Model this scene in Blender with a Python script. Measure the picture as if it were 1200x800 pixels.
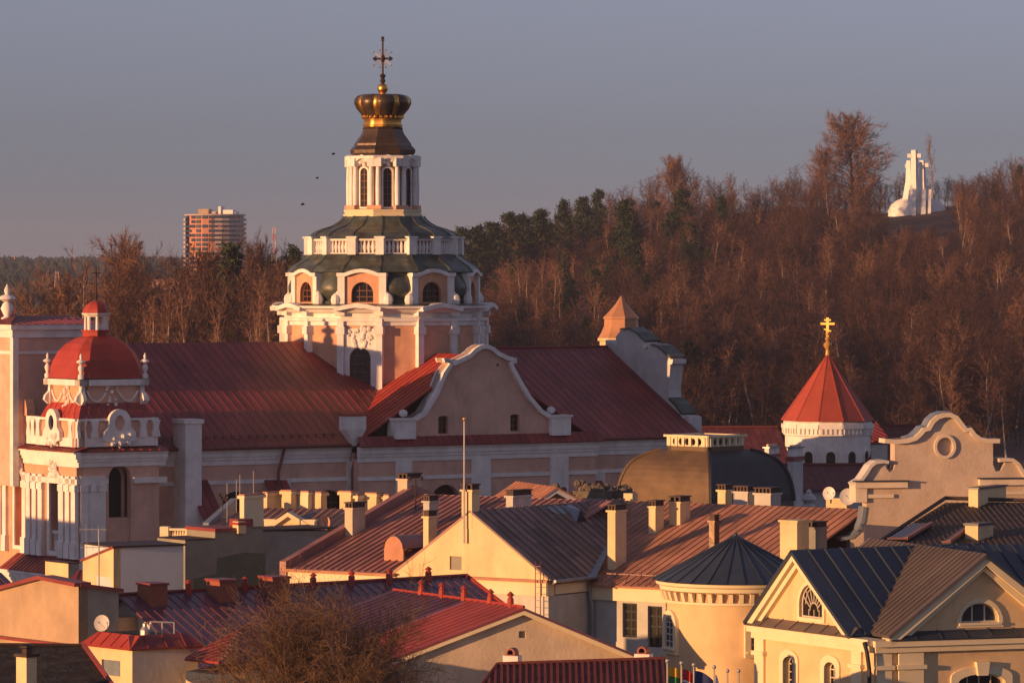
import bpy, math, random
import numpy as np
from mathutils import Vector, Matrix
from mathutils.geometry import tessellate_polygon
R = math.radians
K = 5357.0; EYE = 26.0; HOR = 310.0          # focal length in photo pixels, eye height, horizon row
scene = bpy.context.scene
for o in list(bpy.data.objects): bpy.data.objects.remove(o)
C = scene.collection

# ---------------------------------------------------------------- camera
cam = bpy.data.cameras.new('camera'); camo = bpy.data.objects.new('camera', cam); C.objects.link(camo)
camo.location = (0, 0, EYE); camo.rotation_euler = (R(90), 0, 0)
cam.sensor_width = 36.0; cam.lens = 36.0 * K / 1200.0
cam.shift_y = -(400 - HOR) / 1200.0
cam.clip_start = 1.0; cam.clip_end = 30000
scene.camera = camo

# ---------------------------------------------------------------- light
SUN_AZ = 58.0; SUN_EL = 5.5                   # degrees left of straight-back, height
world = bpy.data.worlds.new('World'); scene.world = world; world.use_nodes = True
nt = world.node_tree; nt.nodes.clear()
sky = nt.nodes.new('ShaderNodeTexSky'); sky.sky_type = 'NISHITA'; sky.sun_disc = False
sky.sun_elevation = R(SUN_EL); sky.sun_rotation = R(180 + SUN_AZ)
sky.altitude = 100; sky.air_density = 1.0; sky.dust_density = 0.0; sky.ozone_density = 6.0
hs = nt.nodes.new('ShaderNodeHueSaturation'); hs.inputs['Saturation'].default_value = 0.3
mixw = nt.nodes.new('ShaderNodeMix'); mixw.data_type = 'RGBA'; mixw.blend_type = 'MULTIPLY'; mixw.inputs[0].default_value = 1.0
mixw.inputs[7].default_value = (.99, .905, 1.07, 1)
bg = nt.nodes.new('ShaderNodeBackground'); bg.inputs['Strength'].default_value = 0.114
wo = nt.nodes.new('ShaderNodeOutputWorld')
nt.links.new(sky.outputs[0], hs.inputs['Color']); nt.links.new(hs.outputs[0], mixw.inputs[6])
nt.links.new(mixw.outputs[2], bg.inputs[0]); nt.links.new(bg.outputs[0], wo.inputs[0])
sl = bpy.data.lights.new('sun', 'SUN'); sun = bpy.data.objects.new('sun', sl); C.objects.link(sun)
sl.energy = 5.0; sl.angle = R(0.5); sl.color = (1.0, 0.505, 0.205)
sdir = Vector((-math.sin(R(SUN_AZ)) * math.cos(R(SUN_EL)), -math.cos(R(SUN_AZ)) * math.cos(R(SUN_EL)), math.sin(R(SUN_EL))))
sun.rotation_euler = sdir.to_track_quat('Z', 'Y').to_euler(); sun.location = sdir * 400
scene.view_settings.view_transform = 'Standard'; scene.view_settings.look = 'None'
scene.view_settings.gamma = 1; scene.view_settings.use_curve_mapping = False
scene.view_settings.exposure = 0.42

# ---------------------------------------------------------------- materials
MATS = {}
def lin(c): return tuple(((x / 255) / 12.92 if x / 255 <= .04045 else ((x / 255 + .055) / 1.055) ** 2.4) for x in c)
def mat(name, col, col2=None, scale=1.0, rough=.85, metal=0.0, var=.12, stain=0.0, bump=0.0, bscale=20, rnd=0.0, spec=.3, stretch=(1, 1, 1), emit=None):
    if name in MATS: return MATS[name]
    m = bpy.data.materials.new(name); m.use_nodes = True; t = m.node_tree; b = t.nodes['Principled BSDF']
    L = t.links.new
    if col2 is None: col2 = tuple(max(0, x * (1 - 2.2 * var)) for x in col)
    tc = t.nodes.new('ShaderNodeTexCoord'); mp = t.nodes.new('ShaderNodeMapping'); mp.inputs['Scale'].default_value = stretch
    L(tc.outputs['Object'], mp.inputs[0])
    n1 = t.nodes.new('ShaderNodeTexNoise'); n1.inputs['Scale'].default_value = scale; n1.inputs['Detail'].default_value = 6; n1.inputs['Roughness'].default_value = .65
    L(mp.outputs[0], n1.inputs['Vector'])
    cr = t.nodes.new('ShaderNodeValToRGB'); cr.color_ramp.elements[0].position = .32; cr.color_ramp.elements[1].position = .68
    cr.color_ramp.elements[0].color = (*col2, 1); cr.color_ramp.elements[1].color = (*col, 1)
    L(n1.outputs[0], cr.inputs[0]); out = cr.outputs[0]
    if stain > 0:
        n2 = t.nodes.new('ShaderNodeTexNoise'); n2.inputs['Scale'].default_value = .35 * scale; n2.inputs['Detail'].default_value = 8
        mp2 = t.nodes.new('ShaderNodeMapping'); mp2.inputs['Scale'].default_value = (3, 3, .8); L(tc.outputs['Object'], mp2.inputs[0]); L(mp2.outputs[0], n2.inputs['Vector'])
        r2 = t.nodes.new('ShaderNodeValToRGB'); r2.color_ramp.elements[0].position = .5; r2.color_ramp.elements[1].position = .75
        r2.color_ramp.elements[0].color = (0, 0, 0, 1); r2.color_ramp.elements[1].color = (stain, stain, stain, 1)
        L(n2.outputs[0], r2.inputs[0])
        mx = t.nodes.new('ShaderNodeMix'); mx.data_type = 'RGBA'; mx.inputs[7].default_value = (*[x * .5 for x in col2], 1)
        L(r2.outputs[0], mx.inputs[0]); L(out, mx.inputs[6]); out = mx.outputs[2]
    if rnd > 0:
        at = t.nodes.new('ShaderNodeAttribute'); at.attribute_name = 'rnd'
        mr = t.nodes.new('ShaderNodeMapRange'); mr.inputs[3].default_value = 1 - rnd; mr.inputs[4].default_value = 1 + rnd
        L(at.outputs['Fac'], mr.inputs[0])
        mx = t.nodes.new('ShaderNodeMix'); mx.data_type = 'RGBA'; mx.blend_type = 'MULTIPLY'; mx.inputs[0].default_value = 1
        L(out, mx.inputs[6]); L(mr.outputs[0], mx.inputs[7]); out = mx.outputs[2]
    L(out, b.inputs['Base Color'])
    b.inputs['Roughness'].default_value = rough; b.inputs['Metallic'].default_value = metal
    b.inputs['Specular IOR Level'].default_value = spec
    if bump > 0:
        n3 = t.nodes.new('ShaderNodeTexNoise'); n3.inputs['Scale'].default_value = bscale; n3.inputs['Detail'].default_value = 5
        L(mp.outputs[0], n3.inputs['Vector'])
        bp = t.nodes.new('ShaderNodeBump'); bp.inputs['Strength'].default_value = bump; bp.inputs['Distance'].default_value = .05
        L(n3.outputs[0], bp.inputs['Height']); L(bp.outputs[0], b.inputs['Normal'])
    MATS[name] = m; return m

PINK = mat('pink_plaster', (.74, .46, .35), scale=.8, var=.12, stain=.35, bump=.25, bscale=9)
PINKF = mat('pink_facade_plaster', (.72, .40, .26), scale=.9, var=.12, stain=.3, bump=.2, bscale=9)
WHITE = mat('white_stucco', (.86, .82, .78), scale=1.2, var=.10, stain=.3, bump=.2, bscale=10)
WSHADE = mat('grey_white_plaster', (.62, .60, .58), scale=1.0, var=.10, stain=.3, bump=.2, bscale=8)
CREAM = mat('cream_plaster', (.80, .62, .36), scale=.7, var=.10, stain=.45, bump=.2, bscale=8)
CREAMT = mat('cream_trim', (.80, .68, .45), scale=1.0, var=.05, stain=.12)
YEL = mat('yellow_plaster', (.78, .56, .31), scale=.7, var=.09, stain=.35, bump=.15, bscale=8)
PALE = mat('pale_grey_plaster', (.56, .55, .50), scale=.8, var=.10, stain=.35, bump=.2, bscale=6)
BEIGE = mat('beige_plaster', (.66, .54, .40), scale=.6, var=.12, stain=.4, bump=.3, bscale=6)
OCHRE = mat('ochre_plaster', (.50, .36, .24), scale=.5, var=.14, stain=.4, bump=.4, bscale=5)
OLIVE = mat('olive_firewall', (.30, .285, .23), (.21, .2, .165), scale=.5, stain=.5, bump=.5, bscale=5)
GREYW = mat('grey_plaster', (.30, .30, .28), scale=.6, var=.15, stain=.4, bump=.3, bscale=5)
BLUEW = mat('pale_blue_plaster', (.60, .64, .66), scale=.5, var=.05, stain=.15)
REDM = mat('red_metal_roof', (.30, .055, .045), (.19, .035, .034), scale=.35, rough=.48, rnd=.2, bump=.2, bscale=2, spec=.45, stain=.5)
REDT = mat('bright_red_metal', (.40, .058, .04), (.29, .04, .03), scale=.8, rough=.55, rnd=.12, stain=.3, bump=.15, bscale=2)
PURP = mat('maroon_metal_roof', (.21, .09, .115), (.14, .055, .08), scale=.6, rough=.33, metal=.3, rnd=.14, bump=.2, bscale=2, spec=.6, stain=.3)
PINKM = mat('crimson_metal_roof', (.34, .08, .085), (.25, .055, .06), scale=.6, rough=.4, rnd=.1, bump=.15, bscale=2, spec=.6)
RBRN = mat('red_brown_metal_roof', (.38, .175, .14), (.25, .105, .09), scale=.35, rough=.5, metal=.0, rnd=.2, bump=.2, bscale=2, spec=.5, stain=.6)
DBRN = mat('dark_brown_sheet_roof', (.22, .135, .11), (.13, .08, .07), scale=.5, rough=.55, metal=.0, rnd=.35, bump=.2, bscale=2, spec=.5, stain=.4)
RUST = mat('rusty_orange_roof', (.50, .24, .15), (.36, .165, .105), scale=.6, rough=.65, rnd=.2, bump=.2, bscale=3, stain=.5)
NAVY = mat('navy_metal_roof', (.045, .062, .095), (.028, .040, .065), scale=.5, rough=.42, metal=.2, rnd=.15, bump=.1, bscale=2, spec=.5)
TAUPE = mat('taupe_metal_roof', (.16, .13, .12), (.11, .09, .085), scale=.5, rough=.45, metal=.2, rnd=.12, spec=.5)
BTILE = mat('brown_tile_roof', (.085, .062, .052), (.05, .036, .032), scale=1.2, rough=.7, rnd=.25, bump=.4, bscale=9)
RTILE = mat('dark_red_tile_roof', (.17, .045, .04), (.11, .028, .026), scale=1.2, rough=.6, rnd=.2, bump=.3, bscale=8)
SHING = mat('old_dark_shingles', (.045, .036, .03), (.018, .015, .013), scale=1.5, rough=.9, rnd=.4, bump=.8, bscale=6, stain=.6)
COPPER = mat('aged_copper', (.12, .155, .13), (.055, .05, .038), scale=1.3, rough=.42, metal=.35, bump=.4, bscale=3, spec=.6, stain=.5, rnd=.15)
COPBR = mat('brown_copper', (.12, .075, .045), (.055, .04, .032), scale=1.3, rough=.38, metal=.5, bump=.3, bscale=3, spec=.6, stain=.4, rnd=.12)
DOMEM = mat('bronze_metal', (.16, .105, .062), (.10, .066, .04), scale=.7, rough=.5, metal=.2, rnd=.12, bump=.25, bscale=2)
ORCOP = mat('orange_copper', (.52, .27, .15), (.40, .2, .11), scale=.8, rough=.55, metal=.15, rnd=.1)
GOLD = mat('gilding', (.85, .47, .12), (.6, .32, .08), scale=2, rough=.4, metal=1.0)
CGOLD = mat('chapel_gilding', (.70, .40, .10), (.55, .30, .08), rough=.5, metal=.45)
IRON = mat('dark_iron', (.06, .04, .035), rough=.6, metal=.5)
GLASS = mat('dark_glass', (.022, .018, .016), rough=.15, spec=.45, var=.2)
GLASSB = mat('bluish_glass', (.05, .06, .085), rough=.1, spec=.8, var=.3)
WOODF = mat('brown_window_frame', (.16, .07, .045), rough=.6)
WFRAME = mat('white_window_frame', (.62, .56, .46), rough=.5)
REDP = mat('red_brown_pipe', (.20, .05, .04), rough=.45, spec=.5)
GREYM = mat('grey_zinc', (.30, .34, .38), (.20, .24, .28), scale=1.5, rough=.4, metal=.4, stain=.4)
STEEL = mat('pale_steel', (.55, .52, .48), rough=.35, metal=.5)
BRICK = mat('brick_red', (.34, .11, .06), (.24, .08, .05), scale=3, bump=.4, bscale=12, rnd=.15)
DOMESH = mat('shaded_dome_metal', (.04, .042, .05), (.022, .022, .026), scale=.7, rough=.5, metal=.1, rnd=.2, bump=.25, bscale=2)  # dome bronze with the shade of its unlit sides put into the colour
STONE = mat('rubble_stone', (.19, .155, .12), (.07, .06, .05), scale=4, bump=1.0, bscale=9)
DARK = mat('dark_opening', (.035, .028, .026), var=.1)
BARK = mat('grey_brown_bark', (.12, .085, .06), (.06, .045, .035), scale=3, bump=.5, bscale=14)
BIRCH = mat('pale_birch_bark', (.50, .42, .35), (.22, .18, .15), scale=1.2, bump=.2)
TWIG = mat('russet_twigs', (.125, .060, .040), (.065, .032, .025), scale=.35)
TWIG2 = mat('tan_twigs', (.24, .125, .075), (.14, .07, .045), scale=.35)
TWIG3 = mat('dark_twigs', (.085, .038, .028), (.045, .022, .018), scale=.35)
NEEDLE = mat('pine_needles', (.040, .055, .022), (.018, .028, .012), scale=.6)
LITTER = mat('leaf_litter', (.12, .058, .036), (.05, .028, .02), scale=.12, bump=.4, bscale=1)
TOWNG = mat('street_ground', (.07, .065, .06), scale=.05)
MONW = mat('white_concrete', (.82, .80, .76), scale=.3, var=.05)
FARG = mat('far_pines', (.028, .040, .030), (.015, .022, .018), scale=.02)
ROOFB = mat('apartment_brick', (.55, .24, .15), scale=.1, var=.05)
BALC = mat('balcony_concrete', (.52, .42, .38), scale=.1)

# ---------------------------------------------------------------- mesh builder
rng = random.Random(7)
class MB:
    def __init__(s): s.v = []; s.f = []; s.r = []; s.m = []; s.cm = 0; s.cr = .5
    def add(s, vs, fs, rnd=None):
        o = len(s.v); s.v += [tuple(p) for p in vs]
        for f in fs: s.f.append([i + o for i in f]); s.r.append(s.cr if rnd is None else rnd); s.m.append(s.cm)
        return s
    def box(s, F, u0, u1, w0, w1, z0, z1):
        P = [F.P(u, w, z) for z in (z0, z1) for (u, w) in ((u0, w0), (u1, w0), (u1, w1), (u0, w1))]
        return s.add(P, [(3, 2, 1, 0), (4, 5, 6, 7), (0, 1, 5, 4), (1, 2, 6, 5), (2, 3, 7, 6), (3, 0, 4, 7)])
    def prism(s, F, pts, w0, w1, holes=()):
        """polygon in the (u,z) plane with holes, extruded from w0 (outer) to w1"""
        loops = [list(pts)] + [list(h) for h in holes]
        flat = [p for l in loops for p in l]; n = len(flat)
        tris = tessellate_polygon([[Vector((p[0], p[1], 0)) for p in l] for l in loops])
        V = [F.P(u, w0, z) for u, z in flat] + [F.P(u, w1, z) for u, z in flat]
        fs = []
        for t in tris:
            a, b, c = t; area = (flat[b][0] - flat[a][0]) * (flat[c][1] - flat[a][1]) - (flat[c][0] - flat[a][0]) * (flat[b][1] - flat[a][1])
            if area < 0: a, b, c = c, b, a
            fs.append((a, b, c)); fs.append((c + n, b + n, a + n))
        o = 0
        for l in loops:
            k = len(l)
            for i in range(k):
                j = (i + 1) % k; fs.append((o + i, o + i + n, o + j + n, o + j))
            o += k
        return s.add(V, fs)
    def loft(s, rings, caps=True, closed=True):
        n = len(rings[0]); V = [p for r in rings for p in r]; fs = []
        for i in range(len(rings) - 1):
            for j in range(n if closed else n - 1):
                k = (j + 1) % n; fs.append((i * n + j, i * n + k, (i + 1) * n + k, (i + 1) * n + j))
        if caps: fs.append(tuple(range(n - 1, -1, -1))); fs.append(tuple((len(rings) - 1) * n + j for j in range(n)))
        return s.add(V, fs)
    def lathe(s, F, u, w, prof, n=16, rot=0.0, shape=None, caps=True):
        """prof [(r,z)]; shape(angle)->radius factor; angle 0 = outward normal of the frame, measured to its right"""
        rings = []
        for r, z in prof:
            rg = []
            for i in range(n):
                a = rot + 2 * math.pi * i / n; k = shape(a) if shape else 1
                rg.append(F.P(u + r * k * math.sin(a), w - r * k * math.cos(a), z))
            rings.append(rg)
        return s.loft(rings, caps)
    def tube(s, a, b, r0, r1=None, n=5, caps=True):
        a = Vector(a); b = Vector(b); r1 = r0 if r1 is None else r1
        d = (b - a).normalized(); x = d.orthogonal().normalized(); y = d.cross(x)
        rings = [[p + (x * math.cos(2 * math.pi * i / n) + y * math.sin(2 * math.pi * i / n)) * r for i in range(n)] for p, r in ((a, r0), (b, r1))]
        return s.loft(rings, caps)
    def path(s, pts, r, n=5):
        for a, b in zip(pts[:-1], pts[1:]): s.tube(a, b, r, n=n)
        return s
    def ball(s, c, r, n=8, sq=(1, 1, 1)):
        c = Vector(c); rings = []
        for i in range(1, n // 2 + 2):
            t = math.pi * (i - .5) / (n // 2 + 1)
            rings.append([c + Vector((r * sq[0] * math.sin(t) * math.cos(2 * math.pi * j / n), r * sq[1] * math.sin(t) * math.sin(2 * math.pi * j / n), -r * sq[2] * math.cos(t))) for j in range(n)])
        return s.loft(rings)
    def sweep(s, F, prof_pts, w0, w1, t):
        """moulding band following a (u,z) polyline, t thick below/inside the line, from w0 to w1"""
        pts = prof_pts; out = []; n = len(pts)
        for i in range(n):
            a = Vector(pts[max(0, i - 1)]); b = Vector(pts[min(n - 1, i + 1)]); d = (b - a).normalized(); out.append((pts[i][0] + d[1] * t, pts[i][1] - d[0] * t))
        for i in range(n - 1):
            q = [pts[i], pts[i + 1], out[i + 1], out[i]]
            V = [F.P(u, w0, z) for u, z in q] + [F.P(u, w1, z) for u, z in q]
            fs = [(3, 2, 1, 0), (4, 5, 6, 7), (0, 1, 5, 4), (2, 3, 7, 6)]
            if i == 0: fs.append((3, 0, 4, 7))
            if i == n - 2: fs.append((1, 2, 6, 5))
            s.add(V, fs)
        return s
    def sheet(s, P0, U, V, poly, cu=.6, cv=2.0, seam=.035, sw=.035, thick=.10, two=True, stag=True):
        """a roof plane: poly in (a,b) along U (eave) and V (up the slope); sheets with standing seams"""
        P0 = Vector(P0); U = Vector(U); V = Vector(V); N = U.cross(V).normalized()
        if N.z < 0: N = -N
        w = lambda a, b, h=0: P0 + U * a + V * b + N * h
        area = sum(poly[i][0] * poly[(i + 1) % len(poly)][1] - poly[(i + 1) % len(poly)][0] * poly[i][1] for i in range(len(poly)))
        if (area < 0): poly = poly[::-1]
        flip = U.cross(V).dot(N) < 0
        def clip(pl, ax, lo, keep_greater):
            out = []
            for i in range(len(pl)):
                p, q = pl[i], pl[(i + 1) % len(pl)]
                ip = (p[ax] >= lo) if keep_greater else (p[ax] <= lo); iq = (q[ax] >= lo) if keep_greater else (q[ax] <= lo)
                if ip: out.append(p)
                if ip != iq:
                    t = (lo - p[ax]) / (q[ax] - p[ax]); out.append((p[0] + (q[0] - p[0]) * t, p[1] + (q[1] - p[1]) * t))
            return out
        a0 = min(p[0] for p in poly); a1 = max(p[0] for p in poly)
        na = max(1, round((a1 - a0) / cu)); da = (a1 - a0) / na
        for i in range(na):
            st = clip(clip(poly, 0, a0 + i * da, True), 0, a0 + (i + 1) * da, False)
            if len(st) < 3: continue
            b0 = min(p[1] for p in st); b1 = max(p[1] for p in st)
            gb = math.floor(b0 / cv) * cv + ((i * .37 % 1) * cv - cv if stag else 0)
            while gb < b1:
                c = clip(clip(st, 1, gb, True), 1, gb + cv, False)
                if len(c) >= 3:
                    ci = list(range(len(c)))
                    s.add([w(*p) for p in c], [ci[::-1] if flip else ci], rnd=rng.random())
                gb += cv
            if seam > 0 and i > 0:
                lo = [p[1] for p in clip(clip(poly, 0, a0 + i * da - 1e-4, True), 0, a0 + i * da + 1e-4, False)]
                if len(lo) >= 2 and max(lo) - min(lo) > .15:
                    a = a0 + i * da; x, y = min(lo) + .03, max(lo) - .03
                    q = [w(a - sw / 2, x, .001), w(a + sw / 2, x, .001), w(a + sw / 2, x, seam), w(a - sw / 2, x, seam), w(a - sw / 2, y, .001), w(a + sw / 2, y, .001), w(a + sw / 2, y, seam), w(a - sw / 2, y, seam)]
                    s.add(q, [(0, 1, 2, 3), (7, 6, 5, 4), (1, 5, 6, 2), (2, 6, 7, 3), (3, 7, 4, 0)], rnd=.5)
        if thick > 0:
            n = len(poly); t = [w(*p) for p in poly]; bt = [w(p[0], p[1], -thick) for p in poly]
            s.add(t + bt, [tuple(range(2 * n - 1, n - 1, -1))] + [(i, i + n, (i + 1) % n + n, (i + 1) % n) for i in range(n)], rnd=.5)
        return s
    def slope(s, pts, up=None, **kw):
        """planar roof face given by world points, first two = the eave; seams run square to the eave (or along up)"""
        pts = [Vector(p) for p in pts]; U = (pts[1] - pts[0]).normalized()
        N = U.cross(pts[2] - pts[0]).normalized()
        V = (N.cross(U)).normalized() if up is None else Vector(up).normalized()
        # solve in the (possibly oblique) basis
        uv = U.dot(V); ab = []
        for p in pts:
            d = p - pts[0]; x, y = d.dot(U), d.dot(V); det = 1 - uv * uv
            ab.append(((x - uv * y) / det, (y - uv * x) / det))
        return s.sheet(pts[0], U, V, ab, **kw)
    def build(s, name, m, parent=None, smooth=None, **props):
        me = bpy.data.meshes.new(name); o = bpy.data.objects.new(name, me); C.objects.link(o)
        off = Vector((0, 0, 0))
        if parent is not None:
            o.parent = parent; q = parent
            while q is not None: off += q.location; q = q.parent
        else:
            vs = np.array(s.v); off = Vector(((vs[:, 0].min() + vs[:, 0].max()) / 2, (vs[:, 1].min() + vs[:, 1].max()) / 2, vs[:, 2].min())); o.location = off
        me.from_pydata([(x - off.x, y - off.y, z - off.z) for x, y, z in s.v], [], s.f)
        for mm in (m if isinstance(m, (list, tuple)) else [m]): me.materials.append(mm)
        me.polygons.foreach_set('material_index', s.m)
        at = me.attributes.new('rnd', 'FLOAT', 'FACE'); at.data.foreach_set('value', s.r)
        if smooth:
            me.polygons.foreach_set('use_smooth', [True] * len(me.polygons)); me.set_sharp_from_angle(angle=R(smooth))
        me.update()
        for k, x in props.items(): o[k] = x
        return o
class Fr:
    """a wall frame: az = how far its outward face turns to the left of the camera; u right along the face, w inward, z up"""
    def __init__(s, ox, oy, az): s.o = (ox, oy); s.az = az; s.c = math.cos(R(az)); s.s = math.sin(R(az))
    def P(s, u, w, z): return Vector((s.o[0] + u * s.c + w * s.s, s.o[1] - u * s.s + w * s.c, z))
    def u(s, px, w=0):
        t = (px - 600) / K; return (t * (s.o[1] + w * s.c) - s.o[0] - w * s.s) / (s.c + t * s.s)
    def w(s, px, u=0):
        t = (px - 600) / K; return (t * (s.o[1] - u * s.s) - s.o[0] - u * s.c) / (s.s - t * s.c)
    def z(s, py, u=0, w=0): return EYE - (py - HOR) * s.P(u, w, 0).y / K
    def at(s, u, w, az):
        """a frame whose origin is (u,w) of this one and whose face turns az more to the right"""
        p = s.P(u, w, 0); return Fr(p.x, p.y, s.az - az)
def onplane(px, py, A, B, Cc):
    n = (B - A).cross(Cc - A); e = Vector((0, 0, EYE)); d = W(px, py, 1) - e; return e + d * ((A - e).dot(n) / d.dot(n))
def W(px, py, D): return Vector(((px - 600) / K * D, D, EYE - (py - HOR) * D / K))
def frame_at(px, D, az): return Fr((px - 600) / K * D, D, az)
def thing(name, label, cat, loc=(0, 0, 0), group=None, kind=None):
    o = bpy.data.objects.new(name, None); C.objects.link(o); o.location = loc; o.empty_display_size = .5
    o['label'] = label; o['category'] = cat
    if group: o['group'] = group
    if kind: o['kind'] = kind
    return o
def tag(o, label, cat, group=None):
    o['label'] = label; o['category'] = cat
    if group: o['group'] = group
    return o
def arch(uc, hw, z0, z1, n=8, rise=None):
    """arched opening outline, counter-clockwise"""
    r = hw if rise is None else rise; zs = z1 - r
    return [(uc - hw, z0), (uc + hw, z0), (uc + hw, zs)] + [(uc + hw * math.cos(math.pi * i / n), zs + r * math.sin(math.pi * i / n)) for i in range(1, n)] + [(uc - hw, zs)]
def rect(u0, u1, z0, z1): return [(u0, z0), (u1, z0), (u1, z1), (u0, z1)]
def grow(pl, d):
    cx = sum(p[0] for p in pl) / len(pl); z0 = min(p[1] for p in pl); z1 = max(p[1] for p in pl); cz = (z0 + z1) / 2; hw = max(p[0] for p in pl) - cx; hh = (z1 - z0) / 2
    return [(cx + (p[0] - cx) * (1 + d / hw), cz + (p[1] - cz) * (1 + d / hh)) for p in pl]
def window(F, parent, outline, w, glass=None, fmat=None, surround=None, smat=None, depth=.25, bars=(2, 3), bw=.06, sill=False):
    """surround proud of the wall plane w, the sash and pane set back in the hole"""
    glass = glass or GLASS; fmat = fmat or WOODF
    if surround: base = MB().prism(F, grow(outline, surround), w - .08, w + .04, [outline]).build('window', smat or WHITE, parent)
    us = [p[0] for p in outline]; zs = [p[1] for p in outline]; u0, u1, z0, z1 = min(us), max(us), min(zs), max(zs)
    pane = MB().prism(F, grow(outline, .02), w + depth, w + depth + .03)
    if surround: pane.build('pane', glass, base)
    else: base = pane.build('window', glass, parent)
    m = MB(); m.prism(F, outline, w + depth - .05, w + depth - .005, [grow(outline, -bw)])
    for i in range(1, bars[0]): c = u0 + (u1 - u0) * i / bars[0]; m.box(F, c - bw / 2, c + bw / 2, w + depth - .04, w + depth - .006, z0 + .02, z1 - .1)
    for i in range(1, bars[1]): c = z0 + (z1 - z0) * i / bars[1]; m.box(F, u0 + .02, u1 - .02, w + depth - .045, w + depth - .007, c - bw / 2, c + bw / 2)
    m.build('frame', fmat, base)
    if sill: MB().box(F, u0 - .1, u1 + .1, w - .14, w + .1, z0 - .1, z0 - .005).build('sill', smat or WHITE, base)
    return base
def chimney(F, u0, u1, w0, w1, z0, z1, m, parent, capm=None, name='chimney', pots=0, neck=True):
    c = MB().box(F, u0, u1, w0, w1, z0, z1).build(name, m, parent)
    d = .07; k = MB()
    k.box(F, u0 - d, u1 + d, w0 - d, w1 + d, z1 + .002, z1 + .10); 
    if capm is None: capm = m
    k.build('chimney_cap', capm, c)
    if pots:
        b = MB(); n = pots; L = (u1 - u0) / n
        for i in range(n + 1): 
            x = u0 + (u1 - u0 - .1) * i / n; b.box(F, x, x + .1, w0 + .02, w1 - .02, z1 + .101, z1 + .32)
        b.box(F, u0 - .05, u1 + .05, w0 - .05, w1 + .05, z1 + .321, z1 + .38)
        b.build('cowl', DARK if pots < 0 else IRON, c)
    return c
# ================================================================ terrain
def sstep(a, b, x):
    t = min(1, max(0, (x - a) / (b - a))); return t * t * (3 - 2 * t)
def vnoise(x, y):
    return math.sin(x * .013 + 1.3) * math.cos(y * .011 + .4) + .5 * math.sin(x * .031 + y * .023) + .25 * math.sin(x * .07 - y * .05)
FARP = [(0, 0), (1200, 0), (2000, 11), (2300, 15), (2600, 17.5), (4300, 23), (6500, 12)]
RIDGE = [(-400, 6), (-60, 9), (-25, 17), (0, 27.5), (40, 36), (75, 41), (92, 38.5), (110, 41), (135, 41), (220, 42), (500, 30), (900, 20)]   # skyline ground height by x at y=1150
def ridge(x):
    for (a, h), (b, g) in zip(RIDGE[:-1], RIDGE[1:]):
        if x < b: return h + (g - h) * max(0, (x - a)) / (b - a)
    return 20
def ground_z(x, y):
    xr = x * 1150 / max(y, 400)
    t = min(1, max(0, (y - 560) / (1150 - 560)))
    hill = ridge(xr) * (t ** 1.15) * (1 - .35 * sstep(1400, 2300, y))
    left = 7.5 * sstep(420, 640, y) * (1 - sstep(-70, -40, -abs(x + 40))) * sstep(-95, -55, x) 
    far = 0
    for (a, p), (b, q) in zip(FARP[:-1], FARP[1:]):
        if a <= y < b: far = p + (q - p) * (y - a) / (b - a)
    if y >= FARP[-1][0]: far = FARP[-1][1]
    z = max(hill * sstep(-90, 0, xr) + 6 * sstep(420, 700, y) * sstep(-75, -40, x) * (1 - sstep(-90, 0, xr)), 0)
    return z * (1 - sstep(1800, 2600, y)) + far + (.6 * vnoise(x, y) if y > 450 else 0)
mons = W(1075, 250, 1130)
def build_ground():
    xs = sorted(set([-2600, -1800, -1200, -800, -500] + list(range(-320, 401, 10)) + [460, 550, 700, 900, 1300, 1900, 2600]))
    ys = sorted(set([-300, -100, 0, 100, 200, 300, 380] + list(range(420, 1500, 18)) + [1600, 1800, 2000, 2200, 2400, 2700, 3000, 3400, 3800, 4200, 4700, 5300, 6000]))
    m = MB(); V = [(x, y, ground_z(x, y) if y > 400 else 0) for y in ys for x in xs]; nx = len(xs); m2 = []
    fs = [(j * nx + i, j * nx + i + 1, (j + 1) * nx + i + 1, (j + 1) * nx + i) for j in range(len(ys) - 1) for i in range(nx - 1)]
    m.add(V, fs); m.m = [1 if ys[k // (nx - 1)] >= 400 else 0 for k in range(len(fs))]
    o = m.build('ground', [TOWNG, LITTER], smooth=60); o['kind'] = 'structure'
build_ground()

# ================================================================ the big church
CHX, CHY = -150 / K * 310, 310.0
CH = Fr(CHX, CHY, -33)
church = thing('baroque_church', 'pink and white baroque church with red roofs and a crown on its tall crossing tower', 'church', CH.P(0, 0, 0))
zr = 20.25; ze = 14.35; wn = -10.9; we = -11.5
uL, uR = -24.6, 18.3
# nave walls
def wallwin(name, F, outer, wins, w, th, m, parent=church): return MB().prism(F, outer, w, w + th, wins).build(name, m, parent)
nw = [arch(CH.u(276, wn), 1.05, 8.0, CH.z(576, -19, wn)), arch(CH.u(385, wn), 1.3, 8.0, CH.z(574, -12, wn)), arch(CH.u(735, wn), 1.1, 8, 11.0)]
tw = -12.0                                                    # transept front
for pts, ws, nm in ((rect(uL, -9.2, 0, ze - .9), nw[:2], 'nave_wall'), (rect(9.2, uR, 0, ze - .9), nw[2:], 'nave_wall')):
    MB().prism(CH, pts, wn, wn + .8, ws).build(nm, PINK, church)
MB().box(CH, uL, uR, wn + .8, 10.9, 0, ze - .5).build('nave_core', PINK, church)
tws = [arch(CH.u(522, tw), 1.15, 8.0, CH.z(567, -2, tw)), arch(CH.u(605, tw), 1.15, 8.0, CH.z(566, 2, tw))]
MB().prism(CH, rect(-9.2, 9.2, 0, ze - .9), tw, tw + .8, tws).build('transept_wall', PINK, church)
MB().box(CH, -9.2, 9.2, tw + .8, 12, 0, ze - .5).build('transept_core', PINK, church)
for a in nw: window(CH, church, a, wn, depth=.5, bars=(3, 4))
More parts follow.
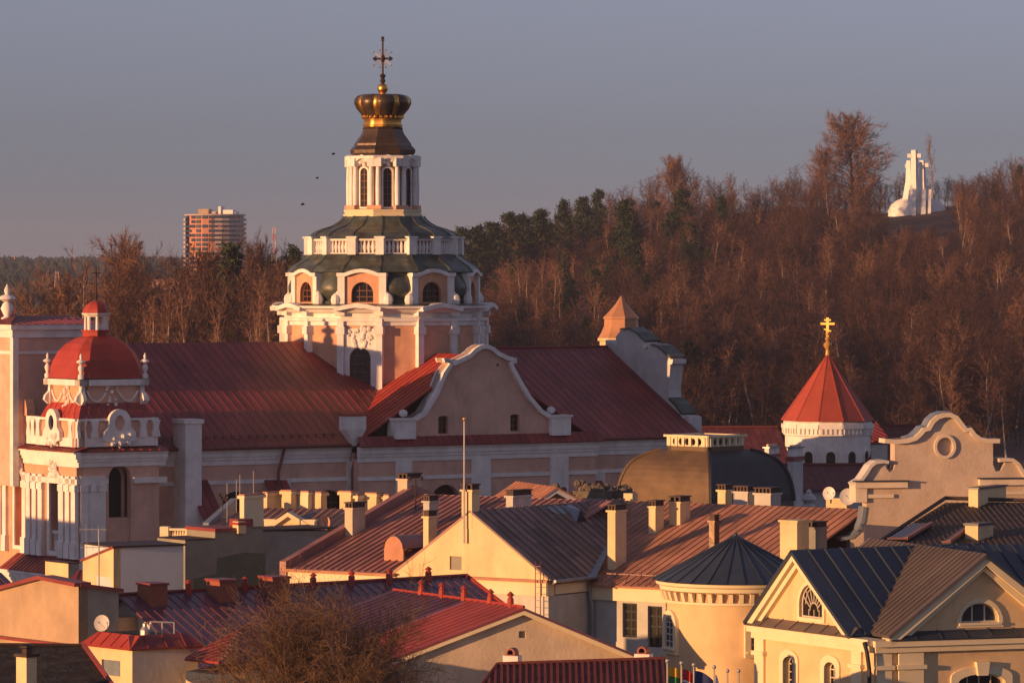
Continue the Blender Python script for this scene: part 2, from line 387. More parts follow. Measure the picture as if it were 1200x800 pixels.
for a in tws:
    window(CH, church, a, tw, depth=.5, bars=(3, 4))
    MB().prism(CH, grow(a, .3), tw - .05, tw + .03, [a]).build('window_surround', PINK, church)
# cornice bands
def cornice(F, u0, u1, w, z, parent, m=WHITE, s=1.0, name='cornice'):
    k = MB(); k.box(F, u0, u1, w - .30 * s, w + .1, z - .32 * s, z); k.box(F, u0, u1, w - .20 * s, w + .1, z - .52 * s, z - .322 * s)
    k.box(F, u0, u1, w - .42 * s, w + .1, z + .002, z + .14 * s); k.box(F, u0, u1, w - .1 * s, w + .1, z - .85 * s, z - .522 * s)
    return k.build(name, m, parent)
for a, b, w_ in ((uL, -9.3, wn), (9.3, uR, wn), (-9.3, 9.3, tw)):
    cornice(CH, a, b, w_, ze - .25, church)
    MB().box(CH, a, b, w_ - .10, w_ + .05, 12.05, 12.30).build('string_course', WHITE, church)
# pilasters of the side wall
for px0, px1, w_, top in ((406, 420, wn, 13.3), (463, 482, tw, 13.3), (552, 574, tw, 13.3), (644, 665, tw, 13.3), (688, 708, wn, 12.04), (320, 339, wn, 12.04), (234, 243, wn, 12.04)):
    a, b = CH.u(px0, w_), CH.u(px1, w_)
    MB().box(CH, a, b, w_ - .14, w_ + .02, 0, top).build('pilaster', WHITE, church)
# buttress with its own head, pendant box over the valley, red lean caps
a, b = CH.u(212, wn - 1), CH.u(231, wn - 1)
bt = MB().box(CH, a, b, wn - 1.6, wn - .02, 0, CH.z(496, a, wn - 1)).build('buttress', WHITE, church)
MB().box(CH, a - .12, b + .12, wn - 1.7, wn - .0, CH.z(496, a, wn - 1) + .002, CH.z(491, a, wn - 1)).build('buttress_cap', WHITE, bt)
a, b = CH.u(402, wn - .6), CH.u(424, wn - .6); zt = CH.z(487, a, wn)
m = MB(); r0 = [CH.P(*p) for p in ((a, wn - 1.15, zt), (b, wn - 1.15, zt), (b, wn - .1, zt), (a, wn - .1, zt))]; zc = CH.z(503, a, wn)
r1 = [CH.P(*p) for p in ((a, wn - 1.15, zc), (b, wn - 1.15, zc), (b, wn - .1, zc), (a, wn - .1, zc))]; zb = CH.z(522, a, wn); um = (a + b) / 2
r2 = [CH.P(*p) for p in ((um - .12, wn - .9, zb), (um + .12, wn - .9, zb), (um + .12, wn - .6, zb), (um - .12, wn - .6, zb))]
m.loft([r2, r1, r0]); pb = m.build('corner_pedestal', WHITE, church)
MB().box(CH, a - .06, b + .06, wn - 1.22, wn - .05, zt + .002, zt + .1).build('pedestal_cap', REDT, pb)
for px, dx in ((228, 25), (320, 26), (686, 30)):
    a, b = CH.u(px, wn - 1.2), CH.u(px + dx, wn - 1.2)
    MB().slope([CH.P(a, wn - 2.6, CH.z(610, a, wn)), CH.P(b, wn - 2.6, CH.z(610, b, wn)), CH.P(b, wn - .1, CH.z(562, b, wn)), CH.P(a, wn - .1, CH.z(562, a, wn))], cu=.55, cv=3).build('buttress_roof', REDM, church)
    MB().box(CH, a + .1, b - .1, wn - 2.3, wn - .02, 0, 9).build('buttress', PINK, church)
# roofs
def P(u, w, z): return CH.P(u, w, z)
MB().slope([P(uL - .3, we, ze), P(-9.3, we, ze), P(-3, -5.6, 17.8), P(-1, 0, zr), P(uL - .3, 0, zr)], cu=.62, cv=2.4, seam=.02).build('nave_roof', REDM, church)
MB().slope([P(9.3, we, ze), P(uR + .1, we, ze), P(uR + .1, 0, zr), P(1, 0, zr), P(3, -5.6, 17.8)], cu=.62, cv=2.4, seam=.025).build('nave_roof', REDM, church)
MB().slope([P(uR + .1, -we, ze), P(uL - .3, -we, ze), P(uL - .3, 0, zr), P(uR + .1, 0, zr)], cu=.62, cv=4).build('nave_roof', REDM, church)
tz = 20.1
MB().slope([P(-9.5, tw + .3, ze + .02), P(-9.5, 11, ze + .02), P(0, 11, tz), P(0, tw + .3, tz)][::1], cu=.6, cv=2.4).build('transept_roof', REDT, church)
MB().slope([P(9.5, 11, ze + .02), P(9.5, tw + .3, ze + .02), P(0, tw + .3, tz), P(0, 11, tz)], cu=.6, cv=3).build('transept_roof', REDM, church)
MB().tube(P(uL, 0, zr + .03), P(uR, 0, zr + .03), .09).build('roof_ridge', REDM, church)
sg_ = MB()
for k in range(24):
    u = uL + 1.2 + k * .62
    if u < -10: sg_.box(CH, u, u + .06, we + .9, we + 1.0, ze + .45, ze + .75)
sg_.tube(P(uL + 1, we + .95, ze + .72), P(-10, we + .95, ze + .72), .03, n=4); sg_.build('snow_guard', REDP, church)
gt = [(-9.4, ze - .15), (9.4, ze - .15), (6.9, ze + .65), (-6.9, ze + .65)]
MB().slope([P(-9.5, tw - .65, ze - .08), P(9.5, tw - .65, ze - .08), P(9.3, tw - .0, ze + .55), P(-9.3, tw - .0, ze + .55)], cu=.6, cv=2, thick=.06).build('skirt_roof', REDM, church)
# the transept gable
gp5 = [(205, 292), (262, 258), (300, 195), (326, 130), (348, 98), (330, 96), (326, 82), (345, 84), (362, 92), (392, 78), (412, 68), (430, 50), (447, 40), (460, 37), (476, 39), (492, 46), (510, 62), (540, 76), (565, 82), (566, 98), (553, 100), (560, 115), (580, 152), (612, 205), (650, 250), (700, 282)]
gout = []
for x, y in gp5:
    px, py = 400 + x * .3583, 390 + y * .3583; u = CH.u(px, tw); gout.append((u, CH.z(py, u, tw)))
gz = ze + .5
g0, g1 = gout[0][0], gout[-1][0]
pol = [(g0, gz), (g1, gz)] + gout[::-1]
uw1, uw2 = CH.u(519, tw), CH.u(603, tw)
w1, w2 = arch(uw1, .38, CH.z(508, uw1, tw), CH.z(487, uw1, tw), rise=.12), arch(uw2, .36, CH.z(505, uw2, tw), CH.z(485, uw2, tw), rise=.12)
uh = CH.u(583, tw); hl = rect(uh - .1, uh + .1, CH.z(429, uh, tw), CH.z(426, uh, tw))
MB().prism(CH, pol, tw - .05, tw + .6, [w1, w2, hl]).build('transept_gable', PINK, church)
for a in (w1, w2): window(CH, church, a, tw - .05, depth=.3, bars=(2, 3))
MB().sweep(CH, gout, tw - .35, tw + .75, .28).build('gable_coping', WHITE, church)
MB().prism(CH, hl, tw + .3, tw + .33).build('vent_hole', DARK, church)
for s_, uu in ((0, g0 - .1), (1, g1 + .2)):
    pdl = MB().box(CH, uu - .75, uu + .75, tw - .45, tw + .7, gz - .15, gz + 1.05).build('gable_pedestal', WHITE, church)
    MB().box(CH, uu - .85, uu + .85, tw - .55, tw + .8, gz + 1.052, gz + 1.2).build('pedestal_cap', WHITE, pdl)
    MB().ball(CH.P(uu + (.1 if s_ == 0 else -.5), tw + .1, gz + 1.5), .3, sq=(1, 1, .85)).build('scroll', WHITE, pdl)
# rain pipes
for px in (330, 417):
    u = CH.u(px, wn - .3)
    MB().path([CH.P(u, we - .1, ze - .1), CH.P(u, wn - .45, ze - .5), CH.P(u - .25, wn - .3, ze - 1.6), CH.P(u - .25, wn - .3, 6)], .11).build('downpipe', REDP, church)
MB().tube(CH.P(uL, we - .05, ze), CH.P(-9.3, we - .05, ze), .12).build('gutter', REDP, church)
MB().tube(CH.P(9.5, we - .05, ze), CH.P(uR, we - .05, ze), .12).build('gutter', REDP, church)
# east gable with scrolls, stepping above the end of the roof
EG = CH.at(uR + .1, 0, 90 * 1)                               # face turned to the east: u of this frame runs with +w of the church
def eg(py_list): return py_list
def wz(px, py, u=uR + .1):
    w = CH.w(px, u); return (-w, CH.z(py, u, w))
E1 = Fr(CH.P(uR + .1, 0, 0).x, CH.P(uR + .1, 0, 0).y, CH.az - 90)   # its u axis = away from the viewer
egp = [wz(*q) for q in ((725, 406), (722, 395), (728, 387), (738, 386), (748, 392), (757, 401), (757.2, 411), (758, 409), (764, 405), (772, 407), (782, 416), (787, 420), (784, 456), (785, 468), (793, 476), (800, 486), (808, 488), (808.5, 512))]
egp = [(-a, z) for a, z in egp]                               # in church w
pts = [(w_, z) for w_, z in egp]
poly = [P(uR + .1, w_, z) for w_, z in pts]
def vertical_slab(name, wzs, u0, u1, m, parent):
    """slab standing in the plane u=const of the church; outline in (w,z)"""
    k = MB(); fl = [(a, z) for a, z in wzs]; tris = tessellate_polygon([[Vector((a, z, 0)) for a, z in fl]]); n = len(fl)
    V = [CH.P(u0, a, z) for a, z in fl] + [CH.P(u1, a, z) for a, z in fl]; fs = []
    for t in tris: fs.append(tuple(t)); fs.append(tuple(i + n for i in t[::-1]))
    for i in range(n): fs.append((i, (i + 1) % n, (i + 1) % n + n, i + n))
    k.add(V, fs); return k.build(name, m, parent)
full = pts + [(-11.2, ze - .3), (-11.2, 0), (11.2, 0), (11.2, ze), (0.3, zr - .1), (0.3, pts[1][1] - .2)]
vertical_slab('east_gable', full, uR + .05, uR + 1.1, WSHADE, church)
for (i, j) in ((2, 5), (8, 11), (13, 15)):
    a, b = pts[i], pts[j]
    for p_, q_ in zip(pts[i:j], pts[i + 1:j + 1]):
        vertical_slab('gable_coping', [(p_[0] + .02, p_[1] + .02), (q_[0] - .02, q_[1] + .02), (q_[0] - .12, q_[1] + .15), (p_[0] - .1, p_[1] + .15)], uR - .05, uR + 1.2, COPPER, church)
    vertical_slab('coping_end', [(b[0] + .25, b[1] - .5), (b[0] - .22, b[1] - .35), (b[0] - .3, b[1] - .05), (b[0] + .25, b[1] - .05)], uR, uR + 1.15, WHITE, church)
# bell turret over the east end
tp = W(728, 392, 333); TF = Fr(tp.x, tp.y, -33); zz = lambda y: EYE - (y - HOR) * tp.y / K
MB().lathe(TF, 0, 0, [(1.6, zz(420)), (1.6, zz(400)), (1.75, zz(399)), (1.75, zz(396))], n=8, rot=R(22.5)).build('bell_turret', CREAM, church)
MB().lathe(TF, 0, 0, [(1.72, zz(396)), (1.5, zz(390)), (1.28, zz(382)), (1.25, zz(374)), (1.35, zz(373.5)), (1.3, zz(371)), (.85, zz(364)), (.42, zz(356)), (.06, zz(347))], n=8, rot=R(22.5)).build('turret_roof', ORCOP, church, smooth=25)

# ---------------------------------------------------------------- crossing tower
ZC = lambda y: EYE - (y - HOR) * 310.0 / K
BAY = [12 + 45 * k for k in range(8)]
def bayF(az): return Fr(CHX, CHY, az)
cT = Fr(CHX, CHY, 12)
R16 = R(11.25)
def ring16(prof, m=None, n=16): return MB().lathe(cT, 0, 0, prof, n=n, rot=R16)
RW = 6.75
ring16([(RW, 11.0), (RW, ZC(379))]).build('crossing_tower', PINKF, church)
ring16([(RW + .12, ZC(380)), (RW + .12, ZC(375.5)), (RW + .3, ZC(375)), (RW + .3, ZC(371.5)), (RW, ZC(371.4))]).build('tower_moulding', WHITE, church)
ring16([(RW - .1, ZC(371.3)), (RW + .02, ZC(371.3)), (RW + .02, ZC(366)), (RW + .35, ZC(365)), (RW + .55, ZC(361.5)), (RW + .85, ZC(360)), (RW + .85, ZC(357.5)), (RW - .2, ZC(357))]).build('tower_cornice', WHITE, church)
hwb = RW * math.sin(R16)                                     # half width of a bay
ap = RW * math.cos(R16)
for az in BAY:
    F = bayF(az)
    for s_ in (-1, 1):
        u = s_ * hwb; w_ = -ap - .30
        pl = MB().box(F, u - .22, u + .22, w_, -ap + .3, 11, ZC(372)).build('pilaster', WHITE, church)
        MB().box(F, u - .30, u + .30, w_ - .12, -ap + .3, ZC(390), ZC(381)).build('capital', WHITE, pl)
        MB().box(F, u - .32, u + .32, w_ - .14, -ap + .3, ZC(368.9), ZC(358.5)).build('pilaster_block', WHITE, pl)
        MB().box(F, u - .31, u + .31, w_ - .1, -ap + .3, 14.9, 15.6).build('pilaster_base', WHITE, pl)
    # small flat pilasters on the turning panels
    G = bayF(az + 22.5)
    # arched head of the cornice over the bay
    ar = [(-hwb - .3, ZC(359)), (-hwb * .5, ZC(355.5)), (0, ZC(354)), (hwb * .5, ZC(355.5)), (hwb + .3, ZC(359))]
    MB().sweep(F, ar, -ap - .95, -ap + .1, .28).build('arched_cornice', WHITE, church)
    if az % 90 != 12: continue
    # big window with frame and stucco cartouche
    o_ = arch(0, .72, ZC(452), ZC(405), n=10)
    fr = MB().prism(F, rect(-1.08, 1.08, ZC(462), ZC(383)), -ap - .12, -ap - .01, [o_]).build('window_frame_panel', WHITE, church)
    window(F, church, o_, -ap - .10, depth=.06, bars=(3, 5), bw=.07)
    ct = MB(); rr = random.Random(3)
    for i in range(34):
        a_ = rr.uniform(-.82, .82); b_ = ZC(392) + rr.uniform(-.85, .7) * (1 - abs(a_) * .45)
        ct.ball(F.P(a_, -ap - .15, b_), rr.uniform(.07, .17), n=6, sq=(1, .8, rr.uniform(.7, 1.5)))
    ct.build('cartouche', WHITE, church)
# tier of dormers
RS = 6.2
ring16([(RW + .8, ZC(357.2)), (RW + .3, ZC(355.4)), (5.0, ZC(354))], n=32).build('copper_ledge', COPPER, church, smooth=35)
MB().lathe(cT, 0, 0, [(5.9, ZC(355)), (5.95, ZC(353)), (5.72, ZC(350.5)), (5.85, ZC(348)), (6.1, ZC(342)), (6.12, ZC(335)), (5.95, ZC(328)), (5.75, ZC(322)), (5.7, ZC(316))], n=64, shape=lambda a: 1 - .07 * math.cos(8 * a)).build('copper_skirt', COPPER, church, smooth=50)
dap = 6.15
for az in BAY:
    F = bayF(az); o_ = arch(0, .75, ZC(353.5), ZC(330), n=10)
    dm = MB(); dm.prism(F, [(-1.25, ZC(356.5)), (1.25, ZC(356.5)), (1.25, ZC(324)), (.9, ZC(321.5)), (.45, ZC(318.6)), (0, ZC(317.6)), (-.45, ZC(318.6)), (-.9, ZC(321.5)), (-1.25, ZC(324))], -dap, -dap + 1.6, [o_])
    dm = dm.build('dormer', PINKF, church)
    MB().sweep(F, [(-1.7, ZC(319.5)), (-1.15, ZC(319.5)), (-.8, ZC(317.2)), (-.4, ZC(315.4)), (0, ZC(314.8)), (.4, ZC(315.4)), (.8, ZC(317.2)), (1.15, ZC(319.5)), (1.7, ZC(319.5))], -dap - .3, -dap + 1.5, .24).build('dormer_cornice', WHITE, dm)
    for s_ in (-1, 1):
        MB().box(F, s_ * 1.42 - .24, s_ * 1.42 + .24, -dap - .16, -dap + 1.3, ZC(355), ZC(320)).build('dormer_pilaster', WHITE, dm)
        sc = MB(); sc.ball(F.P(s_ * 1.80, -dap - .05, ZC(350.8)), .42, n=8, sq=(.8, .8, 1.1)); sc.ball(F.P(s_ * 1.66, -dap - .0, ZC(346)), .26, n=8, sq=(.8, .8, 1.3)); sc.build('dormer_volute', WHITE, dm)
    MB().prism(F, grow(o_, .03), -dap + .34, -dap + .37).build('dormer_pane', GLASS, dm)
    f = MB(); f.prism(F, o_, -dap + .26, -dap + .33, [grow(o_, -.08)])
    for q in (-.25, .25): f.box(F, q - .035, q + .035, -dap + .27, -dap + .325, ZC(353), ZC(332))
    for q in (347, 340): f.box(F, -.74, .74, -dap + .268, -dap + .322, ZC(q) - .035, ZC(q) + .035)
    f.build('dormer_sash', WOODF, dm)
# concave copper roof above the dormers, in 16 gores with ribs
def gored(prof, name, m, n=16, rot=R16, ribs=.07, parent=church, F=cT):
    k = MB(); 
    for i in range(n):
        a0 = rot + 2 * math.pi * i / n; a1 = rot + 2 * math.pi * (i + 1) / n
        for (r0, z0), (r1, z1) in zip(prof[:-1], prof[1:]):
            q = [F.P(r0 * math.sin(a0), -r0 * math.cos(a0), z0), F.P(r0 * math.sin(a1), -r0 * math.cos(a1), z0), F.P(r1 * math.sin(a1), -r1 * math.cos(a1), z1), F.P(r1 * math.sin(a0), -r1 * math.cos(a0), z1)]
            k.add(q, [(0, 1, 2, 3)], rnd=rng.random())
        if ribs:
            for (r0, z0), (r1, z1) in zip(prof[:-1], prof[1:]):
                k.tube(F.P(r0 * math.sin(a0), -r0 * math.cos(a0), z0), F.P(r1 * math.sin(a0), -r1 * math.cos(a0), z1), ribs, n=4, caps=False)
    return k.build(name, m, parent)
def scal(k, amt): return lambda a: 1 + amt * (math.cos(8 * (a)) )
gored([(6.55, ZC(318.5)), (6.45, ZC(316)), (6.25, ZC(312)), (5.85, ZC(308)), (5.4, ZC(303)), (5.15, ZC(297))], 'copper_roof', COPPER)
# balustrade
RB = 4.95
ring16([(RB + .05, ZC(299)), (RB + .22, ZC(298.6)), (RB + .22, ZC(296.4)), (RB - .3, ZC(296))]).build('balustrade_base', WHITE, church)
ring16([(RB - .25, ZC(282.6)), (RB + .2, ZC(282.5)), (RB + .24, ZC(279.6)), (RB - .3, ZC(279.4))]).build('balustrade_rail', WHITE, church)
ring16([(RB - .42, ZC(298)), (RB - .42, ZC(280))]).build('balustrade_back', PINKF, church)
bl = MB()
for i in range(16):
    a0 = R16 + 2 * math.pi * i / 16; a1 = a0 + 2 * math.pi / 16; p0 = (RB * math.sin(a0), -RB * math.cos(a0)); p1 = (RB * math.sin(a1), -RB * math.cos(a1))
    nb = 7
    for j in range(1, nb):
        t = j / nb; p = cT.P(p0[0] + (p1[0] - p0[0]) * t, p0[1] + (p1[1] - p0[1]) * t, 0)
        bl.tube((p.x, p.y, ZC(296.6)), (p.x, p.y, ZC(290)), .07, .13, n=6); bl.tube((p.x, p.y, ZC(290)), (p.x, p.y, ZC(282.6)), .13, .06, n=6)
bl.build('balusters', WHITE, church, kind='stuff')
for az in BAY:
    F = bayF(az)
    for s_ in (-1, 1):
        u = s_ * RB * math.sin(R16)
        b = MB().box(F, u - .28, u + .28, -RB - .33, -RB + .45, ZC(298.5), ZC(279.5)).build('balustrade_pedestal', WHITE, church)
        MB().box(F, u - .36, u + .36, -RB - .42, -RB + .5, ZC(279.45), ZC(277.4)).build('pedestal_cap', WHITE, b)
gored([(5.3, ZC(280)), (5.05, ZC(277.5)), (4.75, ZC(273)), (4.25, ZC(269)), (3.55, ZC(265.5)), (3.1, ZC(261)), (2.85, ZC(257)), (2.72, ZC(253.5))], 'upper_copper_roof', COPPER)
# lantern
LR = 2.15; WL = [34.5 + 45 * k for k in range(8)]
cL = Fr(-151.5 / K * 310, CHY, 34.5)
MB().lathe(cL, 0, 0, [(2.75, ZC(254)), (2.75, ZC(251)), (2.62, ZC(250.5)), (2.72, ZC(247.5)), (2.72, ZC(246)), (2.4, ZC(245.5))], n=8, rot=R(22.5)).build('lantern_base', CREAMT, church)
MB().lathe(cL, 0, 0, [(LR, ZC(246)), (LR, ZC(184))], n=8, rot=R(22.5)).build('lantern', PINKF, church)
MB().lathe(cL, 0, 0, [(LR, ZC(192)), (LR + .15, ZC(191)), (LR + .18, ZC(188)), (LR + .5, ZC(186.5)), (LR + .52, ZC(183.5)), (LR, ZC(182.5))], n=8, rot=R(22.5)).build('lantern_cornice', WHITE, church)
la = LR * math.cos(R(22.5))
for az in WL:
    F = Fr(cL.o[0], CHY, az); o_ = arch(0, .30, ZC(243), ZC(197.5), n=8)
    window(F, church, o_, -la - .10, depth=.05, bars=(2, 6), bw=.05, surround=.11)
    MB().sweep(F, [(-.75, ZC(188)), (-.4, ZC(184.5)), (0, ZC(182)), (.4, ZC(184.5)), (.75, ZC(188))], -la - .45, -la, .22).build('lantern_pediment', WHITE, church)
    ct = MB(); rr = random.Random(5)
    for i in range(7): ct.ball(F.P(rr.uniform(-.3, .3), -la - .15, ZC(191) + rr.uniform(-.2, .25)), rr.uniform(.1, .17), n=6)
    ct.build('cartouche', WHITE, church)
    F2 = Fr(cL.o[0], CHY, az + 22.5)
    for s_ in (-1, 1):
        c = F2.P(s_ * .25, -LR - .15, 0)
        cl = MB(); cl.lathe(Fr(c.x, c.y, az), 0, 0, [(.17, ZC(241)), (.19, ZC(220)), (.15, ZC(196))], n=10); cl = cl.build('column', WHITE, church, smooth=40)
        MB().box(Fr(c.x, c.y, az + 22.5), -.24, .24, -.24, .3, ZC(195.9), ZC(186)).build('capital', WHITE, cl)
        MB().box(Fr(c.x, c.y, az + 22.5), -.25, .25, -.25, .3, ZC(245.5), ZC(241)).build('column_base', PINKF, cl)
# bell roof, crown, orb
SH8 = None
MB().lathe(cL, 0, 0, [(2.05, ZC(183)), (2.25, ZC(180)), (2.28, ZC(176)), (2.05, ZC(171.5)), (2.0, ZC(171)), (1.98, ZC(168.5)), (1.78, ZC(164)), (1.5, ZC(157.5)), (1.38, ZC(152)), (1.42, ZC(150.5)), (1.3, ZC(149))], n=8, rot=R(22.5)).build('lantern_roof', COPBR, church, smooth=20)
lob = lambda a: 1 + .0 * a
def lobed(k_): return lambda a: .93 + .09 * abs(math.cos(4 * a))
MB().lathe(cL, 0, 0, [(1.32, ZC(149)), (1.34, ZC(146.5)), (1.26, ZC(146.2)), (1.24, ZC(142)), (1.33, ZC(138)), (1.30, ZC(137))], n=32, shape=lobed(0)).build('crown_band', GOLD, church, smooth=40)
MB().lathe(cL, 0, 0, [(1.27, ZC(138.5)), (1.46, ZC(134)), (1.75, ZC(128)), (1.93, ZC(121.5)), (1.9, ZC(116.5)), (1.68, ZC(112.5)), (1.3, ZC(110.8)), (.8, ZC(111.3)), (.25, ZC(112.5))], n=64, shape=lobed(0)).build('crown', COPBR, church, smooth=60)
for k in range(8):
    az = 12 + 45 * k; F = Fr(cL.o[0], CHY, az); q = MB()
    rr_ = [(1.42, 135.5), (1.72, 129), (1.9, 122), (1.86, 116.2), (1.66, 112.6)]
    pts_ = []
    for r_, y_ in rr_:
        pts_.append([F.P(s_ * .2 * (1.1 if y_ < 130 else .75), -(r_ + .02) * math.cos(s_ * .0) * (.965 if s_ else 1.0), ZC(y_)) for s_ in (-1, -.5, 0, .5, 1)])
    q.loft(pts_, caps=False, closed=False); q.build('gilt_panel', GOLD, church, smooth=60)
pe = MB()
for k in range(24):
    a_ = 2 * math.pi * k / 24; pe.ball(cL.P(1.34 * math.sin(a_), -1.34 * math.cos(a_), ZC(137.3)), .13, n=6)
pe.build('crown_pearl_row', GOLD, church)
MB().lathe(cL, 0, 0, [(.32, ZC(112.3)), (.2, ZC(110.8)), (.18, ZC(109.5)), (.3, ZC(108.8))], n=12).build('orb_neck', GOLD, church)
MB().ball(cL.P(0, 0, ZC(103.8)), .36, n=14).build('orb', GOLD, church, smooth=80)
CF = Fr(cL.o[0], CHY, 12)
x = MB(); zb = ZC(99); zt = ZC(45); zcx = ZC(69)
x.tube(CF.P(0, 0, zb), CF.P(0, 0, zt + .12), .075, .06, n=6); x.tube(CF.P(-.56, 0, zcx), CF.P(.56, 0, zcx), .07, n=6)
for u_, z_ in ((-.58, zcx), (.58, zcx), (0, zt)):
    x.ball(CF.P(u_, 0, z_), .12, n=6); x.ball(CF.P(u_ * .85, 0, z_ + (.1 if u_ else -.2)), .075, n=5); x.ball(CF.P(u_ * .85, 0, z_ - (.1 if u_ else .05)), .075, n=5)
x.lathe(CF, 0, 0, [(.1, ZC(98)), (.2, ZC(95)), (.12, ZC(92)), (.22, ZC(89)), (.1, ZC(87))], n=8)
x.lathe(CF, 0, 0, [(.1, zcx - .22), (.17, zcx), (.1, zcx + .25)], n=8)
for sx in (-1, 1):
    x.tube(CF.P(0, 0, ZC(93)), CF.P(sx * .2, 0, ZC(87)), .04, .02, n=4); x.tube(CF.P(0, 0, zt - .25), CF.P(sx * .12, 0, zt - .12), .035, n=4)
cross = x.build('cross', IRON, church)
r_ = MB()
for sx in (-1, 1):
    for sz in (-1, 1):
        for k, L_ in ((.35, .62), (.62, .42), (.95, .75)):
            d = (sx * math.sin(k) * L_, sz * math.cos(k) * L_); r_.tube(CF.P(0, 0, zcx), CF.P(d[0], 0, zcx + d[1]), .022, n=4)
            if k != .62: r_.ball(CF.P(d[0], 0, zcx + d[1]), .065, n=5)
r_.build('cross_rays', GOLD, cross)

# ---------------------------------------------------------------- west front
uf = -30.2; wt0, wt1 = -13.0, -7.2; ut1 = -24.4; TZ = 14.4
zt_ = lambda y, u=uf, w_=wt0: CH.z(y, u, w_)
FW = CH.at(uf, wt0, -90)                                      # facade frame, u from the near corner = 0 going right; facade extends to negative u
# facade frame: its outward face az = 57, its u runs right (towards the near corner)
def fu(px): return FW.u(px, 0)
def fz(py, u=0): return FW.z(py, u, 0)
# tower box walls: left face (facade) & right face (side)
arL = arch(fu(65), .62, fz(648), fz(556, -1), n=10)
fw = MB(); fw.prism(FW, rect(-5.8, 0, 0, TZ - .6), 0, .5, [arL]); fw.build('turret_wall', PINKF, church)
MB().prism(FW, grow(arL, .02), 1.4, 1.5).build('belfry_dark', DARK, church)
MB().prism(FW, grow(arL, .28), -.14, .02, [arL]).build('arch_surround', WHITE, church)
arR = arch(CH.u(140.5, wt0), .78, CH.z(640, uf, wt0), CH.z(546, uf, wt0), n=12)
MB().prism(CH, rect(uf + .005, ut1, 0, TZ - .6), wt0 + .002, wt0 + .5, [arR]).build('turret_wall', PINK, church)
MB().prism(CH, grow(arR, .02), wt0 + .9, wt0 + .95).build('belfry_niche', PINK, church)
zs_ = CH.z(608, uf, wt0); MB().box(CH, arR[0][0] + .01, arR[1][0] - .01, wt0 + .2, wt0 + .85, arR[0][1], zs_).build('niche_parapet', PINK, church)
MB().prism(CH, arch((arR[0][0] + arR[1][0]) / 2 - .12, .62, zs_ + .01, CH.z(549, uf, wt0), n=12), wt0 + .8, wt0 + .89).build('belfry_dark', DARK, church)
MB().box(CH, uf + 1.55, ut1 - .05, wt0 + 1.6, wt1, 0, TZ - .4).build('turret_core', PINK, church)
MB().box(CH, ut1 - .5, ut1, wt0 + .51, wt1, 0, TZ - .6).build('turret_wall', PINK, church)
# balustrade in the left arch
MB().box(FW, arL[0][0] - .05, arL[1][0] + .05, .1, .4, fz(628), fz(624)).build('balcony_rail', WHITE, church)
MB().box(FW, arL[0][0] + .01, arL[1][0] - .01, .22, .3, fz(648), fz(636)).build('balcony_base', WHITE, church)
bb = MB()
for i in range(5):
    u = arL[0][0] + .12 + i * .25; bb.tube(FW.P(u, .25, fz(636)), FW.P(u, .25, fz(628)), .07, n=6)
bb.build('balcony_balusters', WHITE, church)
# main facade wall (beyond the turret) with its niche
arN = arch(fu(20), .75, fz(640, -7), fz(558, -7), n=10)
MB().prism(FW, rect(-20, -5.8, 0, TZ - .6), .3, .9, [arN]).build('facade_wall', PINKF, church)
MB().prism(FW, grow(arN, .02), .75, .8).build('facade_niche', PINKF, church)
MB().prism(FW, grow(arN, .25), .18, .31, [arN]).build('arch_surround', WHITE, church)
MB().box(FW, -20, -5.8, 1.0, 6, 0, TZ - .5).build('facade_core', PINKF, church)
def colm(F, u, w_, z0, z1, m=WHITE, hw=.27):
    p = MB().box(F, u - hw, u + hw, w_ - .22, w_ + .02, z0, z1).build('pilaster', m, church)
    MB().box(F, u - hw - .08, u + hw + .08, w_ - .30, w_ + .02, z1 - .95, z1 - .55).build('capital', m, p)
    MB().box(F, u - hw - .07, u + hw + .07, w_ - .30, w_ + .02, z0, z0 + 1.0).build('pilaster_base', m, p)
zb_ = fz(655)
for px in (89, 82, 75, 50, 43, 36): colm(FW, fu(px), 0, zb_, 12.9)
for px in (31, 8, 2, -6): colm(FW, FW.u(px, .3), .3, zb_, 12.9, hw=.24)
for px in (98, 107, 117): colm(CH, CH.u(px, wt0), wt0, zb_, 12.9, hw=.3)
# stucco over the arches
for F, u, w_, z0, n_, m_ in ((FW, fu(65), -.15, fz(548), 12, WHITE), (FW, fu(20), .1, fz(545, -7), 12, WHITE)):
    k = MB(); rr = random.Random(9)
    for i in range(n_ + 6): k.ball(F.P(u + rr.uniform(-.45, .45), w_, z0 + rr.uniform(-.6, .9)), rr.uniform(.1, .22), n=6)
    k.build('stucco_ornament', m_, church)
# entablature & cornices
def entab(F, u0, u1, w_, z):
    cornice(F, u0, u1, w_, z - .12, church, s=.95)
    for a_, b_ in (((u0, arR[0][0] - .12), (arR[1][0] + .12, u1)) if F is CH else ((u0, u1),)): MB().box(F, a_, b_, w_ - .22, w_ + .05, z - 2.0, z - 1.65).build('architrave', WHITE, church)
    MB().slope([F.P(u0, w_ - .5, z + .03), F.P(u1, w_ - .5, z + .03), F.P(u1, w_ + .6, z + .32), F.P(u0, w_ + .6, z + .32)], cu=.6, cv=2, thick=.05).build('cornice_flashing', REDM, church)
entab(FW, -5.85, .45, 0, TZ); entab(FW, -20, -5.86, .3, TZ); entab(CH, uf - .0, ut1 + .45, wt0 - .002, TZ)
